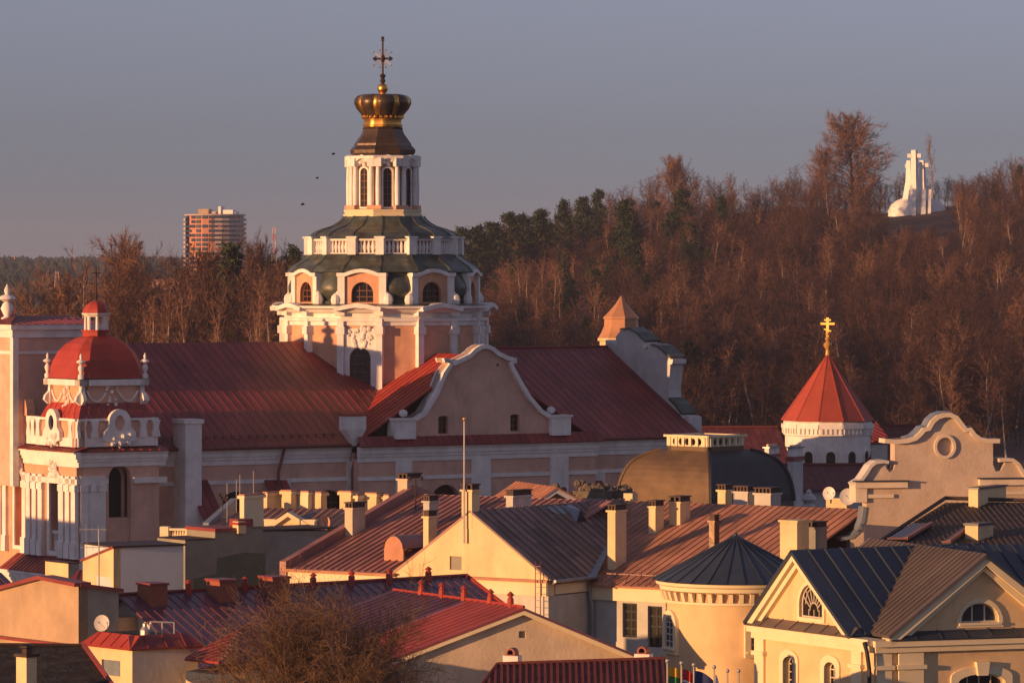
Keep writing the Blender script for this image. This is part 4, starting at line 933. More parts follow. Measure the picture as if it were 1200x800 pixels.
MB().slope([GF.P(uu[2] + .35, -.55, zz(590)), GF.P(uu[2] + .35, 7, zz(590)), GF.P(uu[1], 7, zz(571) + .05), GF.P(uu[1], -.55, zz(571) + .05)], cu=.6).build('roof', RUST, gd)
for i, (a, b, y, y2) in enumerate(((636, 662, 568, 600), (671, 715, 565, 600), (716, 736, 567, 600))):
    FF = frame_at(a, 272, 25); z1 = EYE - (y - HOR) * 272 / K; wd = (b - a) * 272 / K
    s_ = MB(); s_.box(FF, 0, wd, 0, 1.4, 0, z1 - .5)
    for j in range(int(wd / .28)): 
        for q in range(2): s_.ball(FF.P(.14 + j * .28 + rng.uniform(-.06, .06), .3 + q * .7, z1 - .45 + rng.uniform(0, .4)), rng.uniform(.14, .26), n=6)
    o = thing('rubble_chimney', ['ragged stone chimney stump just right of the small pale roof gable', 'widest ragged rubble chimney stack behind the red roof ridge', 'ragged rubble stump right against the left foot of the bronze dome'][i], 'chimney', FF.P(0, 0, 0), group='ruined rubble chimneys')
    s_.build('stack', STONE, o)
    if i == 1: MB().box(FF, wd * .35, wd * .95, -.5, -.05, z1 - 2.2, z1 - .9).build('flue_block', GREYW, o)

# ---------------------------------------------------------------- round turret
TU = frame_at(862, 195, 35); zz = lambda y: EYE - (y - HOR) * 195 / K; s1 = 195 / K
tur = thing('round_turret', 'round yellow turret with a dark conical metal roof and a ring of small corbels', 'tower', TU.P(0, 0, 0))
RT = 83 * s1; N_ = 48
MB().lathe(TU, 0, 0, [(RT, 0), (RT, zz(704))], n=N_).build('turret_wall', YEL, tur, smooth=30)
MB().lathe(TU, 0, 0, [(RT - .1, zz(704)), (RT + .09, zz(703.5)), (RT + .09, zz(700.5)), (RT - .1, zz(700.4))], n=N_).build('corbel_band', CREAMT, tur, smooth=30)
MB().lathe(TU, 0, 0, [(RT - .02, zz(700.4)), (RT - .02, zz(689))], n=N_).build('corbel_back', mat('turret_recess', (.55, .36, .20), var=.05), tur, smooth=30)
MB().lathe(TU, 0, 0, [(RT + .05, zz(690)), (RT + .22, zz(688.5)), (RT + .24, zz(684)), (RT + .38, zz(682.5)), (RT + .4, zz(679)), (RT, zz(678.6))], n=N_).build('turret_cornice', CREAMT, tur, smooth=30)
for i in range(44):
    a = 2 * math.pi * (i + .5) / 44; c = TU.P(RT * math.sin(a), -RT * math.cos(a), 0); F = Fr(c.x, c.y, TU.az - math.degrees(a))
    k = MB(); za_, zb_2 = zz(700.3), zz(690.1); hw = .085
    V = [F.P(u, w, z) for (w, z) in ((0.05, za_), (-.10, za_), (-.22, zb_2), (0.05, zb_2)) for u in (-hw, hw)]
    k.add(V, [(0, 2, 4, 6), (1, 7, 5, 3), (0, 1, 3, 2), (2, 3, 5, 4), (4, 5, 7, 6)]); k.build('corbel', CREAMT, tur)
cone = MB(); n_ = 28; za_, zb_2 = zz(678), zz(627)
for i in range(n_):
    a0, a1 = 2 * math.pi * i / n_, 2 * math.pi * (i + 1) / n_; r_ = RT + .52
    cone.add([TU.P(r_ * math.sin(a0), -r_ * math.cos(a0), za_), TU.P(r_ * math.sin(a1), -r_ * math.cos(a1), za_), TU.P(0, 0, zb_2)], [(0, 1, 2)], rnd=rng.random())
    cone.tube(TU.P(r_ * math.sin(a0), -r_ * math.cos(a0), za_ + .02), TU.P(0, 0, zb_2 + .02), .03, n=4, caps=False)
cone.add([TU.P(r_ * math.sin(2 * math.pi * i / n_), -r_ * math.cos(2 * math.pi * i / n_), za_ - .001) for i in range(n_)], [tuple(range(n_))])
cone.ball(TU.P(0, 0, zb_2), .12); cone.build('cone_roof', NAVY, tur)
for px, w_ in ((785, .48), (886, .48)):
    sa = (px - 862) * s1 / RT; a = -math.asin(max(-1, min(1, sa))); F = Fr(TU.o[0], TU.o[1], math.degrees(a))
    o_ = arch(0, .42, zz(756), zz(719), n=10)
    fr = MB().prism(F, grow(o_, .26), -RT - .10, -RT + .12, [o_]).build('window_surround', CREAMT, tur)
    MB().prism(F, grow(o_, .02), -RT - .02, -RT + .0).build('pane', GLASSB, fr)
    f = MB(); f.prism(F, o_, -RT - .06, -RT - .025, [grow(o_, -.07)]); f.box(F, -.03, .03, -RT - .055, -RT - .026, zz(755), zz(720))
    for y in (748, 740, 732, 726): f.box(F, -.4, .4, -RT - .052, -RT - .028, zz(y) - .025, zz(y) + .025)
    f.build('sash', WFRAME, fr); MB().box(F, -.62, .62, -RT - .2, -RT + .1, zz(758), zz(756.2)).build('sill', CREAMT, fr)

# ---------------------------------------------------------------- pedimented corner house, bottom right
c0 = W(1024, 748, 183); L = Fr(c0.x, c0.y, 60); Rr = Fr(c0.x, c0.y, -20)
ped = house('pedimented_house', 'pale yellow corner house with two pediments, navy metal roofs and a fanlight window', c0 - Vector((0, 0, c0.z)))
zc = c0.z
uLl, uLr = L.u(887), L.u(1000); uLm = L.u(937); zLa = L.z(645, uLm)
zeL = L.z(738, (uLl + uLr) / 2)
uLl = uLm - (uLr - uLm)                                        # symmetrical gable
uLl = L.u(887)
ofan = arch((L.u(937) + L.u(964)) / 2, (L.u(964) - L.u(937)) / 2, L.z(722, uLm), L.z(683, uLm), n=12)
MB().prism(L, rect(uLl + .15, .0, 0, zeL - .15), 0, .6, [arch(L.u(925.5), .42, 0.5 + zeL - 3.3, zeL - 1.15, n=8, rise=.3), arch(L.u(974), .42, zeL - 2.8, zeL - 1.15, n=8, rise=.3)]).build('side_wall', YEL, ped)
for px in (925.5, 974):
    o_ = arch(L.u(px), .42, zeL - 2.8, zeL - 1.15, n=8, rise=.3)
    window(L, ped, o_, 0, fmat=WFRAME, surround=.28, smat=CREAMT, depth=.28, bars=(3, 5), bw=.05)
MB().prism(L, [(uLl + .25, zeL + .25), (uLr - .1, zeL + .25), (uLm, zLa - .25)], .05, .6, [ofan]).build('left_pediment', YEL, ped)
window(L, ped, ofan, .05, fmat=WFRAME, surround=.16, smat=CREAMT, depth=.12, bars=(1, 1), bw=.06)
fan = MB(); cu_, zf0 = (ofan[0][0] + ofan[1][0]) / 2, ofan[0][1]; hwf = (ofan[1][0] - ofan[0][0]) / 2; zsf = ofan[2][1]; zmid = zf0 + (zsf - zf0) * .35
for i in range(1, 8):
    a = math.pi * i / 8; fan.tube(L.P(cu_ + .28 * math.cos(a), .145, zmid + .30 * math.sin(a) + .1), L.P(cu_ + hwf * math.cos(a), .145, zsf + hwf * math.sin(a) if a else 0), .028, n=4)
for r_, zo in ((.3, .1), (hwf * .72, .35)):
    pr = None
    for i in range(13):
        a = math.pi * i / 12; q = L.P(cu_ + r_ * math.cos(a), .142, zmid + zo + r_ * 1.1 * math.sin(a))
        if pr is not None: fan.tube(pr, q, .026, n=4)
        pr = q
for x in (-.45, 0, .45): fan.tube(L.P(cu_ + x * hwf, .143, zf0 + .05), L.P(cu_ + x * hwf, .143, zmid + .15), .024, n=4)
fan.build('fanlight_bars', WFRAME, ped)
# raking cornices of the left gable
zl0, zr0 = L.z(731, uLl), L.z(747, uLr)
for nm, off, wo_, t_ in (('raking_cornice', 0, -.35, .3), ('raking_moulding', .34, -.16, .25)):
    MB().sweep(L, [(uLl - .35 + off, zeL + .03 - .02), (uLm, zLa - .1 - off * 1.0), (uLr + .3 - off, zeL - .03)], wo_, .3, t_).build(nm, CREAMT, ped)
MB().box(L, uLl - .25, .12, -.38, .4, zeL - .28, zeL - .02).build('cornice', CREAMT, ped)
MB().box(L, uLl - .12, .05, -.22, .4, zeL - .55, zeL - .282).build('cornice_frieze', CREAMT, ped)
MB().slope([L.P(uLl - .3, -.45, zeL), L.P(uLr + .4, -.45, zeL), L.P(uLr + .2, .1, zeL + .36), L.P(uLl - .1, .1, zeL + .36)], cu=1.1, cv=3, thick=.04).build('cornice_flashing', TAUPE, ped)
for px in (892, 1006): 
    u = L.u(px); p = MB().box(L, u - .35, u + .35, -.12, .05, 0, zeL - .56).build('corner_pilaster', CREAMT, ped); MB().box(L, u - .45, u + .45, -.22, .05, zeL - 1.25, zeL - 1.08).build('capital', CREAMT, p)
# left wing roof: ridge runs back to the right
Lr_ = 9.5; ro = .45
kL = (zLa - zeL - .2) / (uLm - uLl)
MB().slope([L.P(uLr + .35, -ro, zeL + .05), L.P(uLr + .35, Lr_, zeL + .05), L.P(uLm, Lr_, zLa + .05), L.P(uLm, -ro, zLa + .05)], cu=.85, cv=9, seam=.07, sw=.06, thick=.14, stag=False).build('left_roof', NAVY, ped)
MB().slope([L.P(uLl - .4, Lr_, zeL + .1), L.P(uLl - .4, -ro, zeL + .1), L.P(uLm, -ro, zLa + .05), L.P(uLm, Lr_, zLa + .05)], cu=.85, cv=9, seam=.07, sw=.06, thick=.14, stag=False).build('left_roof', NAVY, ped)
MB().box(L, uLl + .3, 0, .7, 9.5, 0, zeL - .2).build('wing_core', YEL, ped)
# right front
uRl, uRm = Rr.u(1045), Rr.u(1151); zRa = Rr.z(650, uRm); uRr = 2 * uRm - uRl; zeR = zc + .0
ohalf = [(q[0], q[1]) for q in arch((Rr.u(1127) + Rr.u(1171)) / 2, (Rr.u(1171) - Rr.u(1127)) / 2, Rr.z(729, uRm), Rr.z(706, uRm), n=14)]
zz0 = Rr.z(729, uRm); hw_ = (Rr.u(1171) - Rr.u(1127)) / 2; cm = (Rr.u(1127) + Rr.u(1171)) / 2
ohalf = [(cm - hw_, zz0), (cm + hw_, zz0)] + [(cm + hw_ * math.cos(math.pi * i / 12), zz0 + .1 + (Rr.z(706, uRm) - zz0 - .1) * math.sin(math.pi * i / 12)) for i in range(0, 13)]
obig = arch(Rr.u(1150), 1.05, zeR - 4.5, zeR - 1.55, n=12, rise=.35)
MB().prism(Rr, [(uRl + .2, zeR + .1), (uRr - .2, zeR + .1), (uRm, zRa - .25)], .1, .6, [ohalf]).build('right_pediment', BEIGE if False else YEL, ped)
window(Rr, ped, ohalf, .1, glass=GLASSB, fmat=WFRAME, surround=.2, smat=CREAMT, depth=.15, bars=(3, 1), bw=.06, sill=True)
MB().prism(Rr, rect(0.005, uRr + 3, 0, zeR - .2), .02, .6, [obig]).build('front_wall', YEL, ped)
window(Rr, ped, obig, .02, fmat=WFRAME, surround=.32, smat=CREAMT, depth=.25, bars=(4, 4), bw=.05)
k = MB(); k.prism(Rr, [(Rr.u(1150) - .22, zeR - 1.6), (Rr.u(1150) + .22, zeR - 1.6), (Rr.u(1150) + .3, zeR - 1.05), (Rr.u(1150) - .3, zeR - 1.05)], -.2, .02); k.build('keystone', CREAMT, ped)
MB().sweep(Rr, [(uRl - .3, zeR - .02), (uRm, zRa - .08), (uRr + .3, zeR - .02)], -.38, .3, .32).build('raking_cornice', CREAMT, ped)
MB().sweep(Rr, [(uRl + .5, zeR + .15), (uRm, zRa - .42), (uRr - .5, zeR + .15)], -.16, .6, .22).build('raking_moulding', CREAMT, ped)
MB().box(Rr, -.1, uRr + 3, -.38, .4, zeR - .32, zeR - .08).build('cornice', CREAMT, ped)
MB().box(Rr, -.02, uRr + 3, -.24, .4, zeR - .56, zeR - .322).build('cornice_frieze', CREAMT, ped)
MB().slope([Rr.P(uRl - .2, -.45, zeR - .06), Rr.P(uRr + 3, -.45, zeR - .06), Rr.P(uRr + 3, .15, zeR + .28), Rr.P(uRl - .1, .15, zeR + .28)], cu=1.1, cv=3, thick=.04).build('cornice_flashing', NAVY, ped)
for px0, px1 in ((1052, 1081),): p = MB().box(Rr, Rr.u(px0), Rr.u(px1), -.13, .05, 0, zeR - .57).build('corner_pilaster', CREAMT, ped); MB().box(Rr, Rr.u(px0) - .1, Rr.u(px1) + .1, -.23, .05, zeR - 1.25, zeR - 1.08).build('capital', CREAMT, p)
p = MB().box(Rr, .12, .75, -.1, .05, 0, zeR - .57).build('corner_pilaster', CREAMT, ped); MB().box(Rr, .02, .85, -.2, .05, zeR - 1.25, zeR - 1.08).build('capital', CREAMT, p)
MB().box(Rr, .2, uRr + 3, .7, 9, 0, zeR - .22).build('wing_core', YEL, ped)
# panel frames on the front wall
for a, b in ((1088, 1112),): pass
rb = 11.0
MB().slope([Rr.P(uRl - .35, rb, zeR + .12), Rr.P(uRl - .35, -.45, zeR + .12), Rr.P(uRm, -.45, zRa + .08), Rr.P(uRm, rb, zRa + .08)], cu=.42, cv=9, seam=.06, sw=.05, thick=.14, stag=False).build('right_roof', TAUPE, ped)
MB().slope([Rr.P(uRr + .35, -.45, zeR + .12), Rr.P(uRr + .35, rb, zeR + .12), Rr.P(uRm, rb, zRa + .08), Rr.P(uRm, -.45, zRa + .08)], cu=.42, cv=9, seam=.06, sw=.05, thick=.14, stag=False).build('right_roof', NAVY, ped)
# main roof running on to the right behind the pediment
zM = Rr.z(640, uRm, 6)
MB().slope([Rr.P(uRm + .1, 0.3, zeR + .1), Rr.P(uRr + 14, 0.3, zeR + .1), Rr.P(uRr + 14, 6, zM), Rr.P(uRm + .1, 6, zM)], cu=.7, cv=9, seam=.06, thick=.12, stag=False).build('main_roof', NAVY, ped)
MB().path([L.P(.05, -.5, zeL - .1), L.P(.1, -.4, zeL - .5), L.P(.12, -.3, zeL - 1.2), L.P(.12, -.3, 0)], .085, n=8).build('downpipe', mat('black_pipe', (.03, .035, .04), rough=.4), ped)

# ---------------------------------------------------------------- purple long roof (left centre)
pa = W(143, 697, 200); PF = Fr(pa.x, pa.y, -33); zP = pa.z; uP1 = PF.u(546, 0); zP1 = PF.z(674.5, uP1, 0)
pur = house('long_maroon_roofed_house', 'long low house under a purple to copper ribbed metal roof with red chimneys and vents', PF.P(uP1 / 2, -4, 0))
dn = 12.0; dz = 4.3
MB().slope([PF.P(-.2, -dn, zP - dz), PF.P(uP1, -dn, zP1 - dz), PF.P(uP1, 0, zP1), PF.P(-.2, 0, zP)], cu=.46, cv=6, seam=.03, sw=.05).build('roof', PURP, pur)
proof = MB().slope([PF.P(uP1, 3, zP1 - 1.2), PF.P(-.2, 3, zP - 1.2), PF.P(-.2, 0, zP), PF.P(uP1, 0, zP1)], cu=.6, cv=6, seam=.06).build('roof', PURP, pur)
MB().tube(PF.P(-.2, 0, zP + .04), PF.P(uP1 + .1, 0, zP1 + .04), .08).build('ridge_cap', REDM, pur)
MB().tube(PF.P(uP1 + .05, 0, zP1 + .03), PF.P(uP1 + .05, -dn, zP1 - dz + .03), .09).build('verge_cap', REDT, pur)
for ua, zq_ in ((0.2, zP), (uP1 - .5, zP1)):
    q = [(-dn + .4, 0), (-dn + .4, zq_ - dz - .05), (0, zq_ - .15), (2.8, zq_ - 1.3), (2.8, 0)]
    m = MB(); V = [PF.P(ua, a, z) for a, z in q] + [PF.P(ua + .4, a, z) for a, z in q]; n = 5
    m.add(V, [tuple(range(n)), tuple(range(2 * n - 1, n - 1, -1))] + [(i, i + n, (i + 1) % n + n, (i + 1) % n) for i in range(n)]); m.build('end_wall', PALE, pur)
MB().box(PF, .2, uP1 - .1, -dn + .5, 2.7, 0, min(zP, zP1) - dz - .2).build('wall', PALE, pur)
def ridge_z(u): return zP + (zP1 - zP) * u / uP1
for a, mid, b in ((170, 182, 196), (251, 263, 277), (313, 325, 339)):
    u0 = PF.u(a, -.8); u1 = PF.u(b - 6, -.8); z = ridge_z(u0); 
    c = MB().box(PF, u0, u1, -1.3, -.1, z - 1.2, z + .45).build('chimney', BRICK, pur); MB().box(PF, u0 - .06, u1 + .06, -1.36, -.04, z + .452, z + .55).build('chimney_cap', REDM, c)
def ventpipe(F, px, w, zb, parent, h=.5):
    u = F.u(px, w); k = MB(); k.lathe(F, u, w, [(.16, zb - .5), (.15, zb + h * .6), (.11, zb + h * .65), (.11, zb + h * .8), (.19, zb + h * .85), (.03, zb + h * 1.1)], n=10); k.build('vent_pipe', REDT, parent)
for px in (221, 287, 367, 412, 456, 502): ventpipe(PF, px, -.25, ridge_z(PF.u(px, 0)), pur)

# ---------------------------------------------------------------- crimson roofed gable house in front of it
ga = W(612, 711, 190); GF = Fr(ga.x, ga.y, -12); zG = ga.z; ul, ur = GF.u(470), GF.u(748); zl, zr_ = GF.z(765, ul), GF.z(767, ur)
gh = house('gable_house', 'pale house with a wide low gable and crimson ribbed roof beside the bare tree', GF.P(0, 0, 0))
MB().prism(GF, [(ul, 0), (ur, 0), (ur, zr_), (0, zG - .15), (ul, zl)], 0, .5, [rect(GF.u(608), GF.u(616), GF.z(747, 0), GF.z(739, 0))]).build('gable_wall', BEIGE, gh)
MB().prism(GF, rect(GF.u(608), GF.u(616), GF.z(747, 0), GF.z(739, 0)), .12, .2).build('vent_panel', OLIVE, gh)
back = Vector((-.62, .78, 0)).normalized(); Lb = 9.0
e0, e1_, a0 = GF.P(ul - .5, -.35, zl - .2), GF.P(ur + .4, -.35, zr_ - .2), GF.P(0, -.35, zG)
bz_ = Vector((0, 0, .25))
bs = back * (Lb * .42) + bz_ * .42
MB().slope([e0 + bs, e0, a0, a0 + bs], up=(a0 - e0), cu=.42, cv=6, seam=.06, sw=.05).build('left_roof', PINKM, gh)
MB().slope([e0 + back * Lb + bz_, e0 + bs, a0 + bs, a0 + back * Lb + bz_], up=(a0 - e0), cu=.42, cv=6, seam=.03, sw=.05).build('left_roof', mat('shaded_crimson_roof', (.12, .055, .085), (.08, .035, .06), scale=.6, rough=.33, metal=.3, rnd=.14, bump=.2, bscale=2, spec=.6, stain=.3), gh)  # far part of the crimson slope, its shade put into the colour
MB().slope([e1_, e1_ + back * Lb + bz_, a0 + back * Lb + bz_, a0], up=(a0 - e1_), cu=.42, cv=6, seam=.06).build('right_roof', PURP, gh)
MB().tube(a0 + Vector((0, 0, .04)), a0 + back * Lb + bz_, .07).build('ridge_cap', REDT, gh)
MB().sweep(GF, [(ul - .5, zl - .2), (0, zG - .02), (ur + .4, zr_ - .2)], -.3, .0, .28).build('raking_cornice', CREAMT, gh)
m = MB(); q = [e0 + Vector((.9, 1, -1)), a0 + Vector((.2, 1.2, -1.0)), a0 + back * (Lb - 1) + Vector((0, 0, -1)), e0 + back * (Lb - 1) + Vector((1, 0, -1))]
for px, t in ((467, .78), (503, .62), (536, .45), (573, .25), (597, .1)):
    b = a0 + back * (Lb * t) + bz_ * t; FF = Fr(b.x, b.y, 0); k = MB()
    k.lathe(FF, 0, 0, [(.15, b.z - .3), (.14, b.z + .3), (.1, b.z + .33), (.1, b.z + .42), (.18, b.z + .45), (.03, b.z + .6)], n=10); k.build('vent_pipe', REDT, gh)
# ================================================================ remaining town things
# ---- bottom left: low gabled wall house
D8 = 197; F8 = frame_at(92, D8, 52); z8 = lambda y: EYE - (y - HOR) * D8 / K
h8 = house('grey_brown_house', 'low house with bare brown gable wall and red roof edging, at the left edge', F8.P(0, 0, 0))
uL8, um8 = F8.u(-40), F8.u(50); G8 = Fr(F8.o[0], F8.o[1], -38)
ztop = [(F8.u(-40), F8.z(700, F8.u(-40))), (um8, F8.z(675.5, um8)), (0, z8(684))]
MB().prism(F8, [(uL8, 0), (0, 0), (0, z8(684)), (um8, F8.z(675.5, um8)), (uL8, F8.z(700, uL8))], 0, .5).build('gable_wall', OCHRE, h8)
MB().box(F8, uL8, -.3, .5, 6, 0, F8.z(712, uL8)).build('core', OCHRE, h8)
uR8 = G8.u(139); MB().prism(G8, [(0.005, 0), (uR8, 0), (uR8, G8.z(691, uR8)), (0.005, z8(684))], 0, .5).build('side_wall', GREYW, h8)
MB().sweep(F8, [(uL8, F8.z(698, uL8)), (um8, F8.z(673.8, um8)), (.15, z8(682.3))], -.3, .55, .16).build('roof_edge', REDM, h8)
MB().sweep(G8, [(0, z8(682.5)), (uR8 + .15, G8.z(689.5, uR8))], -.2, .55, .16).build('roof_edge', REDM, h8)
MB().box(F8, uL8, 0, -.4, 0, z8(758), z8(755)).build('lower_ledge', REDM, h8)
dp = G8.P(G8.u(109), -.75, 0)
dish(None, Vector((dp.x, dp.y, EYE - (730 - HOR) * dp.y / K)), .36, 20, 12, label='small round white dish on the grey side wall of the brown gabled house', m=WSHADE, base=.5)
# ---- red rusty metal roof behind it at the frame edge
hb = house('striped_roof_house', 'sliver of lit ribbed maroon roof over a brown wall behind the brown gable', W(10, 760, 225) - Vector((0, 0, 3)))
B_ = frame_at(-5, 222, -30); MB().slope([B_.P(-4, 0, B_.z(700)), B_.P(1.6, 0, B_.z(700)), B_.P(1.6, 3, B_.z(676)), B_.P(-4, 3, B_.z(676))], cu=.4, cv=4, seam=.06).build('roof', PURP, hb)
MB().box(B_, -4, 1.5, .4, 3, 0, B_.z(702)).build('wall', OCHRE, hb)
# ---- white and pale blue block
D9 = 232; F9 = frame_at(133, D9, 60); G9 = frame_at(133, D9, -30); z9 = lambda y: EYE - (y - HOR) * D9 / K
h9 = house('pale_blue_block', 'flat roofed block with one lit cream side and one pale blue side', F9.P(0, 0, 0))
ul9 = F9.u(97); MB().prism(F9, [(ul9, 0), (0, 0), (0, z9(641)), (ul9, F9.z(657, ul9))], 0, .4, [rect(F9.u(113), F9.u(130), z9(700), z9(677))]).build('lit_wall', CREAM, h9)
MB().prism(F9, rect(F9.u(113), F9.u(130), z9(700), z9(677)), .3, .38).build('doorway', DARK, h9)
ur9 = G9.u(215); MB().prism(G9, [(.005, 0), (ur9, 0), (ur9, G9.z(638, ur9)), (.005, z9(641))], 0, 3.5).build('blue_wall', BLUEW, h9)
MB().sweep(F9, [(ul9 - .1, F9.z(656, ul9) + .03), (0.1, z9(639.4))], -.12, .5, .1).build('roof_edge', REDM, h9)
MB().sweep(G9, [(-.05, z9(639.5)), (ur9 + .1, G9.z(636.8, ur9))], -.12, 3.6, .09).build('roof_edge', IRON, h9)
# plain low chimney and red scrap of roof to its left
o = thing('lit_wall_stub', 'stubby cream wall end with an arched shadow panel below the church front', 'wall', W(65, 700, 240) - Vector((0, 0, 8)))
FS = frame_at(80, 240, 55); z_ = lambda y: EYE - (y - HOR) * 240 / K
MB().box(FS, FS.u(53), 0, 0, .6, 0, z_(660)).build('wall_face', CREAM, o); MB().box(FS, FS.u(53) - .1, .1, -.1, .7, z_(660) + .002, z_(659)).build('wall_cap', IRON, o)
GS = frame_at(80, 240, -30); MB().box(GS, .005, GS.u(92), 0, .8, 0, z_(661)).build('side_face', GREYW, o)
MB().slope([W(80, 680, 236), W(98, 680, 236), W(98, 667, 238), W(92, 672, 238)], cu=.5, cv=2).build('roof_scrap', REDT, o)
# ---- television aerial
pb_ = W(116, 690, 226); o = thing('television_aerial', 'thin mast with crossed rods standing on the cream block left of the blue wall', 'aerial', pb_)
zt9 = EYE - (620 - HOR) * 226 / K; a = MB(); a.tube(pb_, (pb_.x, pb_.y, zt9), .035, n=5)
for y, w_ in ((641, .9), (620, .95)):
    z = EYE - (y - HOR) * 226 / K; a.tube((pb_.x - w_, pb_.y, z), (pb_.x + w_ * .4, pb_.y, z), .02, n=4)
    for i in range(5): a.tube((pb_.x - w_ + i * .3, pb_.y - .0, z - (.6 if i % 2 else .15)), (pb_.x - w_ + i * .3, pb_.y, z + (.25 if i % 2 else .1)), .012, n=4)
a.build('mast_and_rods', STEEL, o)
# ---- olive firewall block
D10 = 250; F10 = frame_at(217, D10, -35); z10 = lambda y, u=0: F10.z(y, u)
h10 = house('grey_firewall_house', 'house end with a windowless olive grey firewall patched with old plaster', F10.P(4, 0, 0))
ua = [F10.u(p) for p in (217, 252, 286, 308, 395)]
MB().prism(F10, [(0, 0), (ua[4], 0), (ua[4], z10(622, ua[4])), (ua[3], z10(622, ua[3])), (ua[3], z10(620, ua[3])), (ua[2], z10(620, ua[2])), (ua[1], z10(623, ua[1])), (ua[1], z10(631, ua[1])), (0, z10(633))], 0, 3).build('firewall', OLIVE, h10)
pm = mat('patched_plaster', (.16, .17, .12), (.11, .12, .085), scale=.7, stain=.4, bump=.4, bscale=5)
MB().prism(F10, [(F10.u(226), 0), (F10.u(310), 0), (F10.u(310), z10(652)), (F10.u(287), z10(650)), (F10.u(255), z10(655)), (F10.u(254), z10(674)), (F10.u(226), z10(678))], -.03, .02).build('plaster_patch', pm, h10)
MB().prism(F10, [(F10.u(311), 0), (F10.u(390), 0), (F10.u(390), z10(640)), (F10.u(311), z10(624))], -.02, .02).build('render_patch', GREYW, h10)
MB().box(F10, ua[1] - .05, ua[2] + .05, -.1, 3.1, z10(622.8, ua[1]), z10(619, ua[1])).build('wall_cap', REDM, h10)
MB().box(F10, ua[3], ua[4], -.1, 3.1, z10(621.9, ua[3]), z10(620.6, ua[3])).build('wall_cap', IRON, h10)
MB().box(F10, -.02, ua[1], -.06, 3.1, z10(632.9), z10(631.6)).build('wall_cap', IRON, h10)
c = MB().box(F10, F10.u(276), F10.u(285), -.3, .3, z10(627), z10(613)).build('chimney', CREAM, h10); MB().box(F10, F10.u(275), F10.u(286), -.36, .36, z10(617), z10(614)).build('chimney_cap', REDT, c)
MB().box(F10, F10.u(282), F10.u(300), .3, 1.2, z10(620), z10(611)).build('chimney', REDM, h10)
# ---- the ornate block behind: balustrade, pediment, rusty roof and the row of cream chimneys
D11 = 262; F11 = frame_at(190, D11, 12); z11 = lambda y, u=0: F11.z(y, u)
h11 = house('ornate_parapet_house', 'house with a pale balustrade, a small classical pediment and a rusty ribbed roof', F11.P(4, 1, 0))
b0_, b1_ = 0, F11.u(254)
MB().box(F11, b0_, b1_, 0, 3, 0, z11(637)).build('wall', CREAM, h11)
MB().box(F11, b0_ - .1, b1_, -.12, .5, z11(637) + .001, z11(635)).build('balustrade_base', CREAMT, h11)
MB().box(F11, b0_ - .1, b1_, -.12, .4, z11(621), z11(618.5)).build('balustrade_rail', CREAMT, h11)
for px in (193, 223, 249):
    u = F11.u(px); MB().box(F11, u - .25, u + .25, -.16, .42, z11(634.9), z11(616.5)).build('pedestal', CREAMT if px < 240 else REDT, h11)
bb = MB()
for i in range(16):
    u = F11.u(199 + i * 3); 
    if abs(199 + i * 3 - 223) < 5: continue
    bb.tube(F11.P(u, .1, z11(634.9)), F11.P(u, .1, z11(628)), .05, .085, n=6); bb.tube(F11.P(u, .1, z11(628)), F11.P(u, .1, z11(621)), .085, .04, n=6)
bb.build('balusters', CREAMT, h11, kind='stuff')
up = [F11.u(p) for p in (303, 336, 371, 395)]
MB().box(F11, up[0], up[3], .5, 5, 0, z11(622, up[0])).build('wall', CREAM, h11)
MB().box(F11, up[0] - .1, up[3], .3, .9, z11(624.5, up[0]), z11(621.5, up[0])).build('parapet', CREAMT, h11)
MB().prism(F11, [(F11.u(312), z11(622)), (F11.u(362), z11(622)), (F11.u(362), z11(618)), (up[1], z11(603)), (F11.u(312), z11(618))], .5, .9).build('pediment', CREAM, h11)
MB().sweep(F11, [(F11.u(307), z11(618.5, 3)), (up[1], z11(599.5, 5)), (F11.u(367), z11(618.5, 8))], .2, 1.2, .25).build('pediment_cornice', CREAMT, h11)
for px in (314, 361): c = MB().box(F11, F11.u(px) - .3, F11.u(px) + .3, .25, .85, z11(622), z11(608.5)).build('pedestal', CREAMT, h11); MB().box(F11, F11.u(px) - .38, F11.u(px) + .38, .2, .9, z11(608.5) + .002, z11(606.8)).build('pedestal_cap', CREAMT, c)
zr1 = z11(600, 6)
MB().slope([F11.P(F11.u(232), 1.2, z11(618.5)), F11.P(F11.u(412), 1.2, z11(620, 9)), F11.P(F11.u(412, 7), 7, z11(596, 9) - .35), F11.P(F11.u(290, 7), 7, z11(596, 4) - .35)], cu=.45, cv=3, seam=.06).build('roof', RUST, h11)
verge(F11, F11.u(232), F11.u(232) + .35, 1.0, z11(619), 7, z11(597, 3), .3, GREYM, 'roof_verge', h11)
MB().slope([F11.P(F11.u(335), 1.0, z11(613)), F11.P(F11.u(352), .3, z11(613)), F11.P(F11.u(352), 4.5, z11(599)), F11.P(up[1], 3, z11(600))], cu=.6, cv=3).build('pediment_roof', NAVY, h11)
C11 = frame_at(300, 272, 30)
chl = ['tall grey sided cream chimney at the left end of the chimney row', 'broad cream chimney with a rough shaded face, second from the left in the row',
 'slender cream chimney, third from the left in the row', 'cream chimney, fourth from the left in the row', 'cream chimney beside the dark vent mouths, fifth in the row',
 'cream chimney just right of the gap in the row', 'short pale chimney against the taller one right of the gap', 'cream chimney near the sloping fire parapet, second from the right in the row', 'low cream chimney half hidden by the sloping fire parapet']
